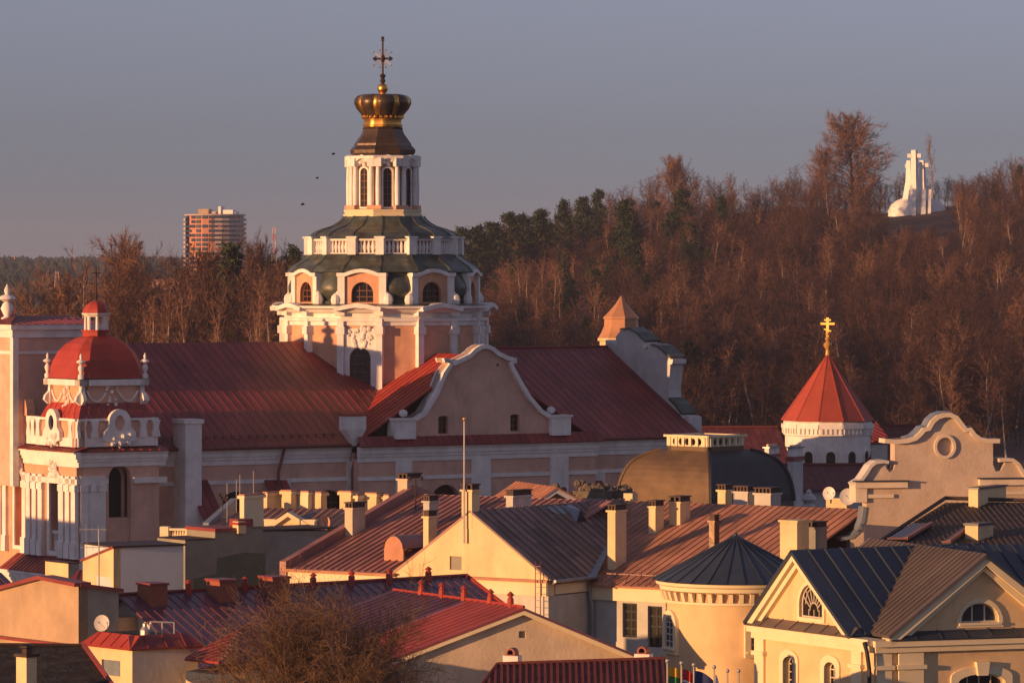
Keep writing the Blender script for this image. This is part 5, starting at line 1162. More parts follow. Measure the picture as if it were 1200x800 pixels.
for i, (a, mid, b, yt, yb) in enumerate(((281, 286, 309, 579, 625), (309, 313, 332, 576, 604), (330, 341, 350, 574, 602), (350, 361, 366, 575, 600), (366, 376, 383, 576, 601), (398, 411, 418, 575, 600), (416, 419, 430, 579, 598), (427, 441, 449, 577, 603), (443, 455, 463, 579, 605))):
    Dk = 256 if i == 0 else 270; FF = frame_at(mid, Dk, 35); z1 = EYE - (yt - HOR) * Dk / K; z0 = EYE - (yb - HOR) * Dk / K - 1.5
    u0 = FF.u(a); wb = FF.w(b)
    t = thing('chimney', chl[i], 'chimney', FF.P(u0 / 2, wb / 2, z0), group='row of cream chimneys below the nave')
    m_ = CREAM if i % 3 else CREAMT
    c = MB().box(FF, u0, 0, 0, wb, z0, z1 - .25).build('stack', m_, t)
    MB().box(FF, u0 - .1, .1, -.1, wb + .1, z1 - .248, z1 - .08).build('head', m_, t); MB().box(FF, u0 - .05, .05, -.05, wb + .05, z1 - .078, z1).build('capping', RUST, t)
dp = W(382, 613, 259); dish(None, dp, .42, 40, 8, label='rust stained round dish on the parapet right of the small pediment', m=mat('rusty_dish', (.62, .34, .22), (.45, .2, .12), scale=3), base=.5)
for px, y0, y1 in ((266, 566, 612), (277, 562, 600), (281, 556, 600), (297, 551, 602)):
    b = W(px, y1, 258); MB().tube(b, (b.x, b.y, EYE - (y0 - HOR) * 258 / K), .028, n=4).build('roof_mast', STEEL, h11)
b = W(261, 600, 258); q = MB(); q.tube(b, (b.x, b.y, EYE - (577 - HOR) * 258 / K), .03, n=4)
for dx, dz in ((-.18, 1.0), (.16, .95), (-.1, .8), (.2, .7)): q.ball(b + Vector((dx, 0, dz)), .11)
q.build('floodlight_cluster', IRON, h11)
# ---- flat roofed box with red sloping parapet
D12 = 186; F12 = frame_at(155, D12, 50); G12 = frame_at(155, D12, -30); z12 = lambda y: EYE - (y - HOR) * D12 / K
h12 = house('red_rimmed_box_house', 'flat roofed cream house with a red sloping metal rim and a blue shutter', F12.P(0, 0, 0))
ul = F12.u(102); ur = G12.u(232); wb12 = F12.w(232)
sh_ = rect(F12.u(119), F12.u(141), F12.z(790, -2), F12.z(772, -2))
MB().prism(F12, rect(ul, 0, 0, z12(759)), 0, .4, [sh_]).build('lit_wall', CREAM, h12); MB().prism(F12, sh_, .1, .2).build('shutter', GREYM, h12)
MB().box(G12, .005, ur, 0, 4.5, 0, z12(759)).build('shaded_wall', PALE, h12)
tp_ = z12(745)
rimin = Fr(F12.P(-.3, .5, 0).x, F12.P(-.3, .5, 0).y, 0)
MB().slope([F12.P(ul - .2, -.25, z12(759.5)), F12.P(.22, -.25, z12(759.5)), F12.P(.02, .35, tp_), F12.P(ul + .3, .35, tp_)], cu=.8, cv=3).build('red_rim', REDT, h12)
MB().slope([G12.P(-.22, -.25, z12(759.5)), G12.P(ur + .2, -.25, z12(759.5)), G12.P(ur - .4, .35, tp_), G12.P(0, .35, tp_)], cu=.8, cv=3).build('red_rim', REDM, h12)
MB().box(G12, .3, ur - .5, .36, 4.0, tp_ - .35, tp_ - .12).build('flat_roof', SHING, h12)
q = MB(); A_ = [W(176, 745, 187.5), W(176, 728, 187.5), W(204, 729, 187.5), W(204, 745, 187.5), W(190, 728.5, 187.5), W(190, 745, 187.5)]
for a, b in ((0, 1), (1, 2), (2, 3), (4, 5)): q.tube(A_[a], A_[b], .035, n=5)
q.tube(A_[1], A_[1] + Vector((.35, -.2, -.65)), .03, n=5); q.build('roof_hatch_frame', STEEL, h12)
q = MB(); q.lathe(Fr(A_[0].x - .2, A_[0].y - .3, 0), 0, 0, [(.2, tp_ - .1), (.2, tp_ + .15), (.09, tp_ + .3), (.09, tp_ + .42), (.03, tp_ + .45)], n=8); q.build('roof_outlet', STEEL, h12)
# ---- small red hipped roof behind the tree
D13 = 183; F13 = frame_at(268, D13, -30); z13 = lambda y: EYE - (y - HOR) * D13 / K
h13 = house('small_hipped_house', 'small cream house under a lit red hipped roof, left of the bare tree', F13.P(0, 2, 0))
e = [W(216, 771, 184), W(256, 775, 182), W(345, 772, 186), W(320, 765, 192)]; rA = W(277, 739, 187.5); rB = onplane(306, 739, e[1], e[2], rA)
MB().slope([e[0], e[1], rA], cu=.5, cv=1.2).build('roof', REDT, h13)
MB().slope([e[1], e[2], rB, rA], cu=.5, cv=1.2).build('roof', REDM, h13)
MB().slope([e[3] + Vector((-3, 0, 0)), e[0], rA, rB], cu=.5, cv=2).build('roof', REDM, h13)
m = MB(); ins = [e[0] * .97 + rA * .03, e[1] * .94 + rA * .06, e[2] * .95 + rB * .05, e[3]]; zw = min(p.z for p in ins) - .05
m.loft([[Vector((p.x, p.y, 0)) for p in ins], [Vector((p.x, p.y, zw)) for p in ins]]); m.build('wall', CREAM, h13)
# ---- old dark shingle roof in the corner with its chimney
h14 = house('old_shingle_house', 'old house corner with dark mossy shingles and a pale chimney, bottom left', W(60, 790, 178) - Vector((0, 0, 8)))
s0, s1_, s3_ = W(-20, 850, 172), W(165, 850, 172), W(-20, 756, 182); s2_ = onplane(98, 757, s0, s1_, s3_)
MB().slope([s0, s1_, s2_, s3_], cu=.35, cv=.3, seam=0).build('roof', SHING, h14)
MB().tube(s2_ + Vector((0, 0, .08)), s1_ + Vector((0, 0, .08)), .1).build('verge_board', REDM, h14); MB().tube(s3_ + Vector((0, 0, .05)), s2_ + Vector((0, 0, .05)), .08).build('ridge_cap', IRON, h14)
m = MB(); q = [Vector((p.x, p.y, 0)) for p in (s0, s1_, s2_, s3_)]; q2 = [Vector((p.x, p.y, s0.z - .4)) for p in (s0, s1_, s2_, s3_)]; m.loft([q, q2]); m.build('wall', OCHRE, h14)
FC = frame_at(31, 175, 40); zc_ = lambda y: EYE - (y - HOR) * 175 / K
c = MB().box(FC, FC.u(19), 0, 0, .55, zc_(840), zc_(770)).build('chimney', CREAM, h14); MB().box(FC, FC.u(18), .08, -.08, .62, zc_(770) + .002, zc_(766)).build('chimney_cap', IRON, c)
MB().lathe(FC, -.25, .25, [(.2, zc_(766)), (.2, zc_(760)), (.3, zc_(759)), (.3, zc_(757)), (.05, zc_(754.5))], n=8).build('cowl', IRON, c)
# ---- wine red tiled roof along the bottom edge
h15 = house('wine_tile_roofed_house', 'low house under a wine red tiled roof along the bottom edge', W(680, 800, 172) - Vector((0, 0, 9)))
r0_, r1_ = W(583, 778, 178), W(779, 771.5, 178); e0_, e1_ = W(520, 860, 172), W(790, 860, 172); r0_ = onplane(583, 778, e0_, e1_, r1_)
MB().slope([e0_, e1_, r1_, r0_], cu=.24, cv=.34, seam=.05, sw=.10, thick=.12).build('roof', RTILE, h15)
MB().tube(r0_, r1_, .10, n=6).build('ridge_cap', RTILE, h15); MB().tube(r0_, e0_, .09, n=6).build('hip_cap', RTILE, h15)
m = MB(); q = [e0_ + Vector((.4, .4, 0)), e1_ + Vector((-.4, .4, 0)), r1_ + Vector((-.3, 0, 0)), r0_]; m.loft([[Vector((p.x, p.y, 0)) for p in q], [Vector((p.x, p.y, e0_.z - .1)) for p in q]]); m.build('wall', PALE, h15)
for i, (px, yt, ym, yb, D_) in enumerate(((598, 759, 768, 778, 184), (752, 757, 766, 775, 184))):
    FF = frame_at(px, D_, 20); z_ = lambda y: EYE - (y - HOR) * D_ / K
    t = thing('chimney_box', ['small white vent block with a round red cowl left of the wine tile ridge', 'small white vent block with a round red cowl beside the yellow turret'][i], 'chimney', FF.P(0, .3, z_(800)), group='white vent blocks with red cowls')
    MB().box(FF, -.32, .32, 0, .5, z_(800), z_(ym)).build('block', WHITE, t)
    k = MB(); k.prism(FF, arch(0, .2, z_(ym) + .002, z_(yt)), -.02, .45, [arch(0, .12, z_(ym) + .05, z_(yt) - .07)]); k.build('cowl', REDM, t); MB().prism(FF, arch(0, .125, z_(ym) + .05, z_(yt) - .065), .3, .33).build('cowl_back', DARK, t)

# ---- bronze cloister dome with its stone crown
DD = 286; FD = frame_at(833, DD, 44); zD = lambda y: EYE - (y - HOR) * DD / K; sD = DD / K
dome = thing('bronze_dome', 'broad brown metal dome with shade-darkened sides and a pale pierced stone crown', 'dome', FD.P(0, 4, 0))
# square plan, corner towards the camera at px 833
aD = (833 - 722) * sD / FD.c * .97; 
prof = [(1.0, 0), (.998, .12), (.985, .25), (.966, .38), (.94, .5), (.905, .62), (.86, .72), (.80, .81), (.72, .88), (.62, .95), (.5, 1.0)]
zb_, zt2 = zD(592), zD(531)
def dome_ring(k, f): 
    h = aD / 2 * k; c0 = (-aD / 2, aD / 2)
    return [FD.P(c0[0] - h, c0[1] - h, 0), FD.P(c0[0] + h, c0[1] - h, 0), FD.P(c0[0] + h, c0[1] + h, 0), FD.P(c0[0] - h, c0[1] + h, 0)]
# frame: left face is the sunny one, so corner is its right end
rings = []
for k_, t_ in prof:
    r_ = dome_ring(k_, t_); rings.append([Vector((p.x, p.y, zb_ + (zt2 - zb_) * t_)) for p in r_])
for side, (i, j) in enumerate(((0, 1), (1, 2), (2, 3), (3, 0))):
    m = MB(); nn = 14
    for a, b in zip(rings[:-1], rings[1:]):
        for q in range(nn):
            t0, t1 = q / nn, (q + 1) / nn
            m.add([a[i].lerp(a[j], t0), a[i].lerp(a[j], t1), b[i].lerp(b[j], t1), b[i].lerp(b[j], t0)], [(0, 1, 2, 3)], rnd=.35 + .3 * rng.random())
    m.build('dome_face', DOMEM if side == 0 else DOMESH, dome)
for i in range(4):
    m = MB()
    for a, b in zip(rings[:-1], rings[1:]): m.tube(a[i], b[i], .13, n=6)
    m.build('dome_rib', DOMEM if i in (0, 3) else DOMESH, dome, smooth=40)
bs_ = [Vector((p.x, p.y, 0)) for p in rings[0]]; MB().loft([bs_, rings[0]]).build('drum', STONE, dome)
cu0, cw0 = -aD / 2, aD / 2; hc = aD / 2 * .43
for side in range(4):
    F = Fr(FD.P(cu0, cw0, 0).x, FD.P(cu0, cw0, 0).y, FD.az - 90 * side)
    MB().box(F, -hc, hc, -hc, -hc + .3, zD(531.5), zD(526)).build('crown_base', DOMEM, dome)
    hl = [[( u + .22 * math.cos(t * math.pi / 4), zD(520.5) + .24 * math.sin(t * math.pi / 4)) for t in range(8)] for u in [-hc + .7 + i * (2 * hc - 1.4) / 4 for i in range(5)]]
    MB().prism(F, rect(-hc, hc, zD(525.9), zD(515.2)), -hc - .05, -hc + .12, hl).build('pierced_crown', CREAMT, dome)
    for i in range(6):
        u = -hc + .25 + i * (2 * hc - .5) / 5; MB().box(F, u - .1, u + .1, -hc - .12, -hc - .045, zD(525.9), zD(515.2)).build('crown_post', CREAMT, dome)
    MB().box(F, -hc - .15, hc + .15, -hc - .2, -hc + .35, zD(515.1), zD(512.6)).build('crown_rail', CREAMT, dome)
MB().box(Fr(FD.P(cu0, cw0, 0).x, FD.P(cu0, cw0, 0).y, FD.az), -hc + .1, hc - .1, -hc + .2, hc - .1, zD(526), zD(513.5)).build('crown_core', DOMEM, dome)

# ---- white chapel with red tent roof and gilded cross
DW = 420; FW2 = frame_at(970, DW, 26); zW = lambda y: EYE - (y - HOR) * DW / K; sW = DW / K
chp = thing('white_chapel', 'white round chapel drum under a red tent roof with a gilded cross', 'chapel', FW2.P(0, 0, 0))
n_ = 12; rot = R(11)
MB().lathe(FW2, 0, 0, [(51 * sW, 0), (51 * sW, zW(510))], n=n_, rot=rot).build('drum', WHITE, chp)
MB().lathe(FW2, 0, 0, [(51 * sW, zW(510)), (53 * sW, zW(509)), (53 * sW, zW(494)), (51 * sW, zW(492))], n=n_, rot=rot).build('drum_cornice', WHITE, chp)
for i in range(n_):
    az = math.degrees(2 * math.pi * i / n_ + rot + math.pi / n_); F = Fr(FW2.o[0], FW2.o[1], FW2.az - az); ap_ = 51 * sW * math.cos(math.pi / n_)
    if abs(((F.az + 180) % 360) - 180) < 95:
        o_ = arch(0, .42, zW(560), zW(527), n=8)
        fr = MB().prism(F, grow(o_, .16), -ap_ - .12, -ap_ + .02, [o_]).build('window_surround', WHITE, chp); MB().prism(F, grow(o_, .01), -ap_ - .03, -ap_ - .0).build('pane', GLASS, fr)
    k = MB(); hwf = 53 * sW * math.sin(math.pi / n_)
    for j in range(5): u = -hwf + (j + .5) * 2 * hwf / 5; k.box(F, u - .1, u + .1, -53 * sW * math.cos(math.pi / n_) - .14, -53 * sW * math.cos(math.pi / n_) - .001, zW(507), zW(501))
    k.box(F, -hwf, hwf, -53 * sW * math.cos(math.pi / n_) - .2, -53 * sW * math.cos(math.pi / n_) - .001, zW(500.9), zW(496)); k.build('corbel_frieze', WHITE, chp)
REDC = mat('tent_roof_red', (.40, .075, .045), (.30, .055, .035), scale=.6, rough=.6, rnd=.1, bump=.1)
m = MB(); rb_ = 56 * sW
for i in range(n_):
    a0, a1 = rot + 2 * math.pi * i / n_, rot + 2 * math.pi * (i + 1) / n_
    P_ = [FW2.P(rb_ * math.sin(a0), -rb_ * math.cos(a0), zW(492)), FW2.P(rb_ * math.sin(a1), -rb_ * math.cos(a1), zW(492)), FW2.P(0, 0, zW(414))]
    m.add(P_, [(0, 1, 2)], rnd=rng.random()); m.tube(P_[0], P_[2], .05, n=4, caps=False)
m.add([FW2.P(rb_ * math.sin(rot + 2 * math.pi * i / n_), -rb_ * math.cos(rot + 2 * math.pi * i / n_), zW(492.05)) for i in range(n_)], [tuple(range(n_))])
m.build('tent_roof', REDC, chp)
x = MB(); P0 = FW2.P(0, 0, 0); X0 = Fr(P0.x, P0.y, 25)
x.lathe(X0, 0, 0, [(.22, zW(416)), (.16, zW(410)), (.3, zW(407)), (.42, zW(404)), (.25, zW(401)), (.12, zW(400)), (.28, zW(397)), (.12, zW(394))], n=10)
x.box(X0, -.13, .13, -.07, .07, zW(394), zW(372)); x.box(X0, -.68, .68, -.06, .06, zW(380.5), zW(378)); x.box(X0, -.32, .32, -.055, .055, zW(375.8), zW(374))
x.tube(X0.P(-.35, 0, zW(385.5)), X0.P(.35, 0, zW(388)), .08, n=4); x.ball(X0.P(0, 0, zW(391)), .22, n=8)
x.build('gilded_cross', CGOLD, chp)
# ---- dark red roofs of the houses behind the dome
def redroof(name, label, px0, px1, D_, ytop, ybot, az, dep=6, wallm=PALE, m=RTILE, chim=()):
    F = frame_at(px0, D_, az); h = house(name, label, F.P(0, 2, 0)); u1 = F.u(px1); zb = F.z(ybot); wm = dep; zt = EYE - (ytop - HOR) * F.P(0, dep, 0).y / K
    MB().slope([F.P(0, -.3, zb), F.P(u1, -.3, zb), F.P(u1, wm, zt), F.P(0, wm, zt)], cu=.6, cv=.8, seam=.02).build('roof', m, h)
    MB().slope([F.P(u1, 2 * wm, zb), F.P(0, 2 * wm, zb), F.P(0, wm, zt), F.P(u1, wm, zt)], cu=1, cv=3, seam=0).build('roof', m, h)
    MB().tube(F.P(0, wm, zt + .03), F.P(u1, wm, zt + .03), .14, n=5).build('ridge_cap', m, h)
    q = [(0.2, 0), (0.2, zb - .05), (wm, zt - .15), (2 * wm - .2, zb - .05), (2 * wm - .2, 0)]; k = MB()
    V = [F.P(.2, a, z) for a, z in q] + [F.P(u1 - .2, a, z) for a, z in q]; n = 5
    k.add(V, [tuple(range(n)), tuple(range(2 * n - 1, n - 1, -1))] + [(i, i + n, (i + 1) % n + n, (i + 1) % n) for i in range(n)]); k.build('wall', wallm, h)
    return F, h
redroof('red_roofed_house', 'long dark red roof behind the dome reaching to the white chapel', 800, 935, 400, 501, 560, -8, dep=9)
redroof('red_roofed_house', 'dark red roof right of the white chapel drum behind the scrolled gable', 985, 1130, 415, 499, 560, -8, dep=8)
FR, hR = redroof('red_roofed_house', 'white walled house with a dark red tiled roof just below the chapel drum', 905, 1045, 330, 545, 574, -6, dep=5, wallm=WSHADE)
# lit red hip end right of the drum
hq = house('lit_hip_roof', 'small sunlit red hip end touching the right side of the white drum', W(1030, 545, 400) - Vector((0, 0, 8)))
MB().slope([W(1020, 519, 398), W(1041, 512, 400), W(1026, 492, 403)], cu=.6, cv=2).build('roof', REDT, hq)
q = [W(1021, 521, 399), W(1040, 521, 401), W(1027, 521, 404)]; MB().loft([[Vector((p.x, p.y, 0)) for p in q], [Vector((p.x, p.y, p.z)) for p in q]]).build('wall', PALE, hq)
# striped chimneys between dome and chapel
for i, (a, mid, b, yt, yb, D_) in enumerate(((896, 901, 913, 520, 545, 345), (923, 929, 941, 521, 572, 322))):
    FF = frame_at(mid, D_, 30); z_ = lambda y: EYE - (y - HOR) * D_ / K; u0 = FF.u(a); wb = FF.w(b)
    t = thing('banded_chimney', ['short white and red banded chimney on the dark red roof behind the dome', 'tall white chimney with red and white bands right of the dark dome'][i], 'chimney', FF.P(0, .4, z_(yb)), group='banded chimneys near the chapel')
    MB().box(FF, u0, 0, 0, wb, z_(yb) - 2, z_(540 if i else 536)).build('stack', WSHADE, t)
    MB().box(FF, u0 - .1, .1, -.1, wb + .1, z_(540 if i else 536) + .002, z_(535 if i else 532)).build('red_band', REDM, t)
    MB().box(FF, u0, 0, 0, wb, z_(535 if i else 532) + .002, z_(525)).build('upper_stack', WHITE, t); MB().box(FF, u0 - .12, .12, -.12, wb + .12, z_(525) + .002, z_(523.5)).build('cap', GREYM, t)
    MB().box(FF, u0 + .1, -.1, .1, wb - .1, z_(523.5) + .002, z_(yt + .5)).build('flue', CREAM, t)
# dishes beside the scrolled gable on a cream base
dp = W(972, 578, 250); dish(None, dp, .36, 22, 10, label='smaller round white dish on the cream block left of the scrolled gable', m=WHITE, base=.5, group='dishes left of the scrolled gable')
dp = W(994, 582, 248); dish(None, dp, .46, 15, 10, label='largest pale dish, tucked against the left shoulder of the scrolled gable', m=WSHADE, base=.6, group='dishes left of the scrolled gable')
FF = frame_at(968, 252, 20); t = thing('cream_parapet_block', 'low cream block carrying the smaller white dish', 'wall', FF.P(.4, .4, 0)); MB().box(FF, 0, FF.u(992), 0, .9, 0, EYE - (585 - HOR) * 252 / K).build('block', CREAM, t); MB().box(FF, -.06, FF.u(992) + .06, -.06, .96, EYE - (585 - HOR) * 252 / K + .002, EYE - (583.5 - HOR) * 252 / K).build('block_cap', CREAMT, t)
t = thing('stone_urn', 'pale stone urn finial right of the dark dome', 'urn', W(948, 600, 300) - Vector((0, 0, 2)))
b = W(948, 600, 300); zq = lambda y: EYE - (y - HOR) * 300 / K
MB().lathe(Fr(b.x, b.y, 0), 0, 0, [(.45, b.z - 1), (.45, zq(592)), (.3, zq(590)), (.5, zq(585)), (.42, zq(581)), (.2, zq(578)), (.22, zq(576)), (.05, zq(573))], n=10).build('urn_body', WSHADE, t, smooth=50)
# ---- scrolled baroque gable, right
DS = 226; S = frame_at(1100, DS, -10); 
sg = thing('scrolled_gable_house', 'tall beige baroque gable wall with scrolled shoulders and a round blind window', 'house', S.P(0, 2, 0))
def cp(x, y): 
    px, py = 980 + x * .275, 440 + y * .275; u = S.u(px); return (u, S.z(py, u))
top = [(250, 272), (298, 268), (330, 258), (350, 240), (365, 222), (385, 218), (400, 190), (425, 168), (455, 158), (485, 158), (515, 172), (540, 205), (552, 222), (572, 220), (590, 245), (612, 262), (645, 268), (668, 268)]
topP = [cp(*p) for p in top]
right = [(668, 380), (680, 408), (700, 405), (712, 385), (722, 368), (745, 362), (768, 375), (785, 400), (800, 425), (830, 450), (900, 455)]
left = [(55, 455), (90, 430), (115, 398), (140, 372), (175, 362), (205, 366), (213, 395), (228, 412), (245, 400), (250, 380)]
left = [(105, 455), (118, 430), (135, 398), (155, 374), (180, 364), (205, 366), (213, 395), (228, 412), (245, 400), (250, 380)]
base = [cp(900, 455), (cp(900, 455)[0], 0), (cp(125, 700)[0], 0)]
low = [cp(40, 700), cp(75, 690), cp(105, 660), cp(125, 610), cp(130, 550), cp(105, 548)]
poly = [(cp(60, 700)[0], 0), (cp(900, 700)[0], 0)] + [cp(*p) for p in right[::-1]] + topP[::-1] + [cp(*p) for p in left[::-1]] + [cp(128, 456), cp(130, 560), cp(118, 630), cp(95, 665), cp(60, 695)]
SG = mat('warm_grey_plaster', (.60, .49, .39), (.48, .38, .30), scale=.8, stain=.3, bump=.3, bscale=7)
SGT = mat('warm_grey_trim', (.70, .60, .48), scale=1, var=.08, stain=.25)
cx_, cz_ = cp(462, 302); rw_ = .42
hole = [(cx_ + rw_ * math.cos(t * math.pi / 12), cz_ + rw_ * 1.08 * math.sin(t * math.pi / 12)) for t in range(24)]
MB().prism(S, poly, 0, .9, [hole]).build('gable_wall', SG, sg); MB().prism(S, hole, .18, .24).build('blind_window', SG, sg)
MB().prism(S, [(cx_ + (p[0] - cx_) * 1.33, cz_ + (p[1] - cz_) * 1.3) for p in hole], -.12, .02, [hole]).build('round_frame', SGT, sg)
MB().sweep(S, [(topP[0][0] - .55, topP[0][1] + .05)] + topP + [(topP[-1][0] + .3, topP[-1][1])], -.22, 1.0, .22).build('top_coping', SGT, sg)
MB().sweep(S, [(p[0], p[1] + .06) for p in topP[1:-1]], .1, 1.1, .055).build('coping_flashing', GREYM, sg)
MB().sweep(S, [cp(70, 458), cp(100, 440), cp(118, 415), cp(140, 380), cp(165, 362), cp(200, 358), cp(222, 362)], -.2, 1.0, .16).build('left_scroll', WSHADE, sg)
MB().sweep(S, [cp(690, 352), cp(720, 350), cp(752, 352), cp(778, 372), cp(795, 400), cp(815, 432), cp(860, 440)], -.2, 1.0, .18).build('right_scroll', SGT, sg)
for a, b, nm in (((75, 452), (298, 452), 'shoulder_ledge'), ((605, 440), (860, 440), 'shoulder_ledge')):
    p, q = cp(*a), cp(*b); MB().box(S, p[0], q[0], -.3, .0, p[1] - .3, p[1]).build(nm, SGT, sg); MB().box(S, p[0] - .06, q[0] + .06, -.4, .0, p[1] + .002, p[1] + .07).build('ledge_flashing', NAVY, sg)
p, q = cp(120, 505), cp(243, 520); MB().box(S, p[0] - .25, q[0], -.12, .0, q[1], p[1]).build('shoulder_band', SGT, sg)
p = cp(75, 470); MB().box(S, p[0] + .05, cp(128, 0)[0], -.15, 1.1, cp(0, 540)[1], p[1]).build('shoulder_block', SGT, sg)
MB().sweep(S, [cp(20, 704), cp(70, 694), cp(103, 665), cp(122, 620), cp(130, 560)], -.05, 1.0, -.16).build('lower_scroll', GREYM, sg)
MB().box(S, cp(690, 0)[0], cp(900, 0)[0], -.1, .0, cp(0, 512)[1], cp(0, 500)[1]).build('shoulder_band', SGT, sg)
bpk = W(1089, 480, 240)
# ---- dark brown tiled roof with chimneys in front of it
DB = 212; FB = frame_at(1018, DB, -5)
hb2 = house('brown_tile_roofed_house', 'house under a big dark brown tiled roof with cream chimneys and flat roof windows', FB.P(4, 2, 0))
uv = FB.u(1108, 9.5); zr_b = EYE - (583 - HOR) * FB.P(uv, 9.5, 0).y / K; zE2 = FB.z(650); uE = FB.u(1260)
rB1 = MB().slope([FB.P(FB.u(990), -2, FB.z(652)), FB.P(uE + 3, -2, FB.z(652)), FB.P(uE + 3, 9.5, zr_b - .25), FB.P(uv, 9.5, zr_b)], cu=.28, cv=.33, seam=.03, sw=.06).build('roof', BTILE, hb2)
MB().tube(FB.P(uv, 9.5, zr_b), FB.P(FB.u(990), -2, FB.z(652)), .1).build('verge_cap', IRON, hb2); MB().tube(FB.P(uv, 9.5, zr_b), FB.P(uE + 3, 9.5, zr_b - .25), .1).build('ridge_cap', BTILE, hb2)
m = MB(); q = [FB.P(FB.u(1000), -1.5, 0), FB.P(uE + 3, -1.5, 0), FB.P(uE + 3, 9.3, 0), FB.P(uv, 9.3, 0)]; m.loft([q, [p + Vector((0, 0, FB.z(652) - .2)) for p in q]]); m.build('wall', SG, hb2)
def bch(a, mid, b, yt, yb, D_):
    F = frame_at(mid, D_, 38); z_ = lambda y: EYE - (y - HOR) * D_ / K; u0 = F.u(a); wb = F.w(b)
    c = MB().box(F, u0, 0, 0, wb, z_(yb) - 1, z_(yt) - .12).build('chimney', CREAM, hb2); MB().box(F, u0 - .06, .06, -.06, wb + .06, z_(yt) - .118, z_(yt)).build('chimney_cap', NAVY, c)
bch(1131, 1146, 1164, 613, 640, 214); 
F = frame_at(1146, 221, 30); z_ = lambda y: EYE - (y - HOR) * 221 / K
c = MB().box(F, F.u(1135), 0, 0, F.w(1179), z_(610), z_(573)).build('chimney', CREAM, hb2); MB().box(F, F.u(1135) - .08, .08, -.08, F.w(1179) + .1, z_(573) + .002, z_(571)).build('chimney_cap', NAVY, c)
sl_u = (FB.P(1, 0, 0) - FB.P(0, 0, 0)); 
def onroof(px, py):
    """point of the brown roof seen at this place"""
    N = (FB.P(uE, -2, FB.z(652)) - FB.P(0, -2, FB.z(652))).cross(FB.P(uv, 9.5, zr_b) - FB.P(0, -2, FB.z(652))); P0 = FB.P(0, -2, FB.z(652)); d = W(px, py, 1) - Vector((0, 0, EYE)); 
    return Vector((0, 0, EYE)) + d * ((P0 - Vector((0, 0, EYE))).dot(N) / d.dot(N))
for q in (((1040, 634), (1062, 634), (1092, 616), (1070, 616)), ((1104, 638), (1112, 638), (1134, 622), (1130, 620))):
    pts_ = [onroof(*p) + Vector((0, 0, .14)) for p in q]
    k = MB(); k.loft([[p - Vector((0, 0, .2)) for p in pts_], pts_]); wdw = k.build('roof_window', GLASS if q[0][0] < 1100 else TAUPE, hb2)
    k = MB(); k.tube(pts_[1], pts_[2], .1, n=4); k.tube(pts_[0], pts_[1], .06, n=4); k.build('roof_window_frame', RBRN, wdw)

# ---- flags and poles before the turret
FLG = [(782, 774), (798.5, 776.5), (813, 778.5), (837, 781), (852.5, 785.5), (865.5, 785.5)]
DF = 150
fl_lab = ['pole flying a yellow, green and red striped flag, leftmost by the turret', 'pole flying a red flag with a white edged blue cross', 'pole flying a dark blue flag that hangs slanting down', 'pole with a narrow white flag, fourth from the left', 'bare thin pole second from the right in the row', 'bare thin pole at the right end of the row']
def flatm(n, c): return mat(n, c, var=.03, rough=.8)
YF, GFm, RF, WF, BF = flatm('flag_yellow', (.75, .42, .04)), flatm('flag_green', (.05, .22, .08)), flatm('flag_red', (.55, .04, .04)), flatm('flag_white', (.8, .8, .8)), flatm('flag_blue', (.03, .04, .14))
def cloth(o, ax, L_, bands, sag=.35):
    """bands: list of (z0,z1,x0,x1,material) in flag units"""
    for nm, z0, z1, x0, x1, m_ in bands:
        k = MB(); n = 10; rows = []
        for j in range(3):
            z = z0 + (z1 - z0) * j / 2; rw__ = []
            for i in range(n + 1):
                x_ = x0 + (x1 - x0) * i / n; rw__.append(Vector((ax.x + x_ * L_, ax.y + .07 * math.sin(x_ * 7) + .3 * x_, ax.z + z - sag * x_ * x_)))
            rows.append(rw__)
        k.loft(rows, caps=False, closed=False); k.build(nm, m_, o)
for i, (px, y) in enumerate(FLG):
    b = W(px, y, DF); t = thing('flagpole', fl_lab[i], 'flagpole', (b.x, b.y, 0), group='flagpoles before the yellow turret')
    MB().tube((b.x, b.y, 0), (b.x, b.y, b.z - .05), .05, .03, n=6).build('pole', STEEL, t); MB().ball((b.x, b.y, b.z), .07, n=8).build('ball', STEEL, t)
    a = Vector((b.x + .04, b.y, b.z - .2)); 
    if i == 0: cloth(t, a, .42, [('flag_stripe', -.3, 0, 0, 1, YF), ('flag_stripe', -.6, -.3, 0, 1, GFm), ('flag_stripe', -.9, -.6, 0, 1, RF)], sag=.12)
    if i == 1:
        cloth(t, a, .42, [('flag_field', -.35, 0, 0, 1, RF), ('flag_edge', -.42, -.35, 0, 1, WF), ('flag_cross', -.52, -.42, 0, 1, BF), ('flag_edge', -.59, -.52, 0, 1, WF), ('flag_field', -.95, -.59, 0, 1, RF)], sag=.28)
        cloth(t, a + Vector((0, -.02, 0)), .42, [('flag_edge', -.92, -.02, .82, .9, WF), ('flag_cross', -.92, -.02, .9, 1.0, BF)], sag=.28)
    if i == 2: cloth(t, a, .75, [('flag_field', -.9, 0, 0, 1, BF)], sag=.5)
    if i == 3: cloth(t, a, .16, [('flag_field', -.9, -.05, 0, 1, WF)], sag=.5)
